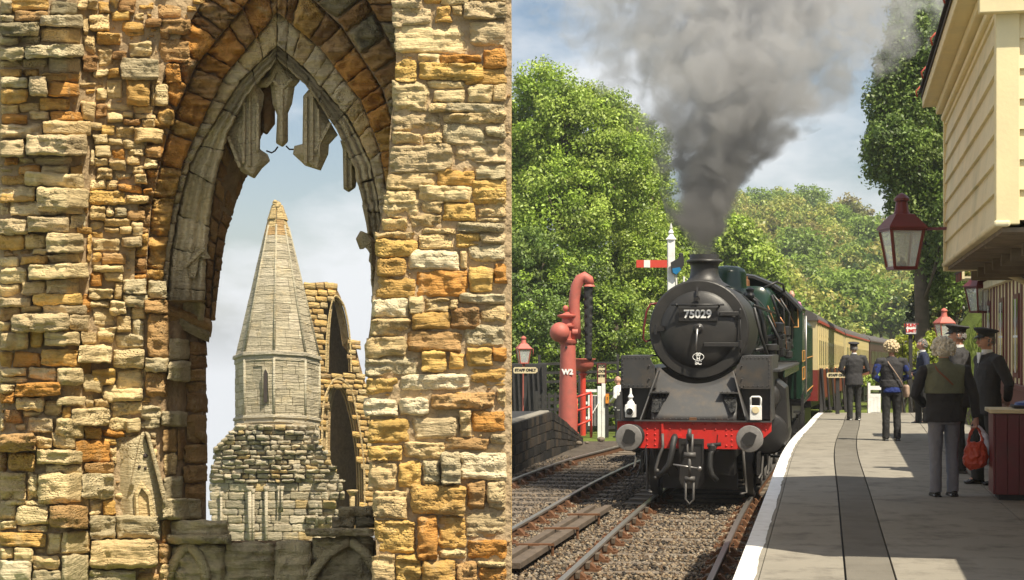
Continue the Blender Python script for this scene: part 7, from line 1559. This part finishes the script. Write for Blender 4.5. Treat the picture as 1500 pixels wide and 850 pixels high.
wsc = n.new('ShaderNodeVectorMath'); wsc.operation = 'SCALE'; l.new(wob.outputs[0], wsc.inputs[0]); l.new(amp_, wsc.inputs['Scale'])
pos = n.new('ShaderNodeVectorMath'); pos.operation = 'ADD'; l.new(geo.outputs['Position'], pos.inputs[0]); l.new(wsc.outputs[0], pos.inputs[1]); l.new(pos.outputs[0], sp_.inputs[0])
def curve(vals):
    lo, hi = min(vals), max(vals); cu = n.new('ShaderNodeFloatCurve'); cp = cu.mapping.curves[0]
    while len(cp.points) > 2: cp.points.remove(cp.points[1])
    ts = [(p.z-z0)/(z1-z0) for p in pts]
    cp.points[0].location = (0, (vals[0]-lo)/(hi-lo)); cp.points[-1].location = (1, (vals[-1]-lo)/(hi-lo))
    for tt, v in list(zip(ts, vals))[1:-1]: cp.points.new(tt, (v-lo)/(hi-lo))
    cu.mapping.update(); l.new(t, cu.inputs['Value']); return M_('MULTIPLY_ADD', cu.outputs[0], hi-lo, lo)
xc = curve([p.x for p in pts]); rc = curve(rad)
dx = M_('DIVIDE', M_('SUBTRACT', sp_.outputs[0], xc), rc)
dy = M_('DIVIDE', M_('SUBTRACT', sp_.outputs[1], M_('MULTIPLY_ADD', M_('SUBTRACT', zt.outputs[2], z0), .25, SY)), M_('MINIMUM', rc, 1.5))
dist = M_('SQRT', M_('ADD', M_('MULTIPLY', dx, dx), M_('MULTIPLY', dy, dy)))
fall = M_('SUBTRACT', 1.12, dist)
n2 = n.new('ShaderNodeTexNoise'); n2.inputs['Scale'].default_value = 1.9; n2.inputs['Detail'].default_value = 8; n2.inputs['Roughness'].default_value = .58; n2.inputs['Distortion'].default_value = .5; l.new(pos.outputs[0], n2.inputs['Vector'])
lump = M_('MULTIPLY', M_('SUBTRACT', n2.outputs[0], .5), M_('MULTIPLY_ADD', t, 5.0, 2.2))
dens = M_('MAXIMUM', M_('ADD', M_('MULTIPLY', fall, 1.1), lump), 0.0)
dens = M_('MINIMUM', M_('MULTIPLY', dens, 1.9), 1.35)
k_ = n.new('ShaderNodeMapRange'); k_.inputs[1].default_value = 0; k_.inputs[2].default_value = .75; k_.inputs[3].default_value = 26.0; k_.inputs[4].default_value = 1.2; k_.interpolation_type = 'SMOOTHERSTEP'; l.new(M_('POWER', t, .5), k_.inputs[0])
vol = n.new('ShaderNodeVolumePrincipled'); cm_ = n.new('ShaderNodeMix'); cm_.data_type = 'RGBA'; cm_.inputs[6].default_value = (.15, .145, .14, 1); cm_.inputs[7].default_value = (.70, .70, .71, 1); l.new(M_('MINIMUM', M_('MULTIPLY', t, 1.7), 1.0), cm_.inputs[0]); l.new(cm_.outputs[2], vol.inputs['Color']); vol.inputs['Anisotropy'].default_value = .1
l.new(M_('MULTIPLY', dens, k_.outputs[0]), vol.inputs['Density']); l.new(vol.outputs[0], out.inputs['Volume'])
sm.cycles.volume_step_rate = 1.0
smo = m.build('smoke_plume', 'smoke', None, kind='stuff')
# ------------------------------------------------------------------ thin spring haze over the valley
m = MB(); m.box(-700, 700, -12, 620, -140, 48)
hz, n, l, b = nodes_of('haze'); n.remove(b); v = n.new('ShaderNodeVolumePrincipled'); v.inputs['Color'].default_value = (.86, .90, .95, 1); v.inputs['Density'].default_value = .0005; v.inputs['Anisotropy'].default_value = .3
l.new(v.outputs[0], n['Material Output'].inputs['Volume']); m.build('haze', 'haze', None, kind='stuff')
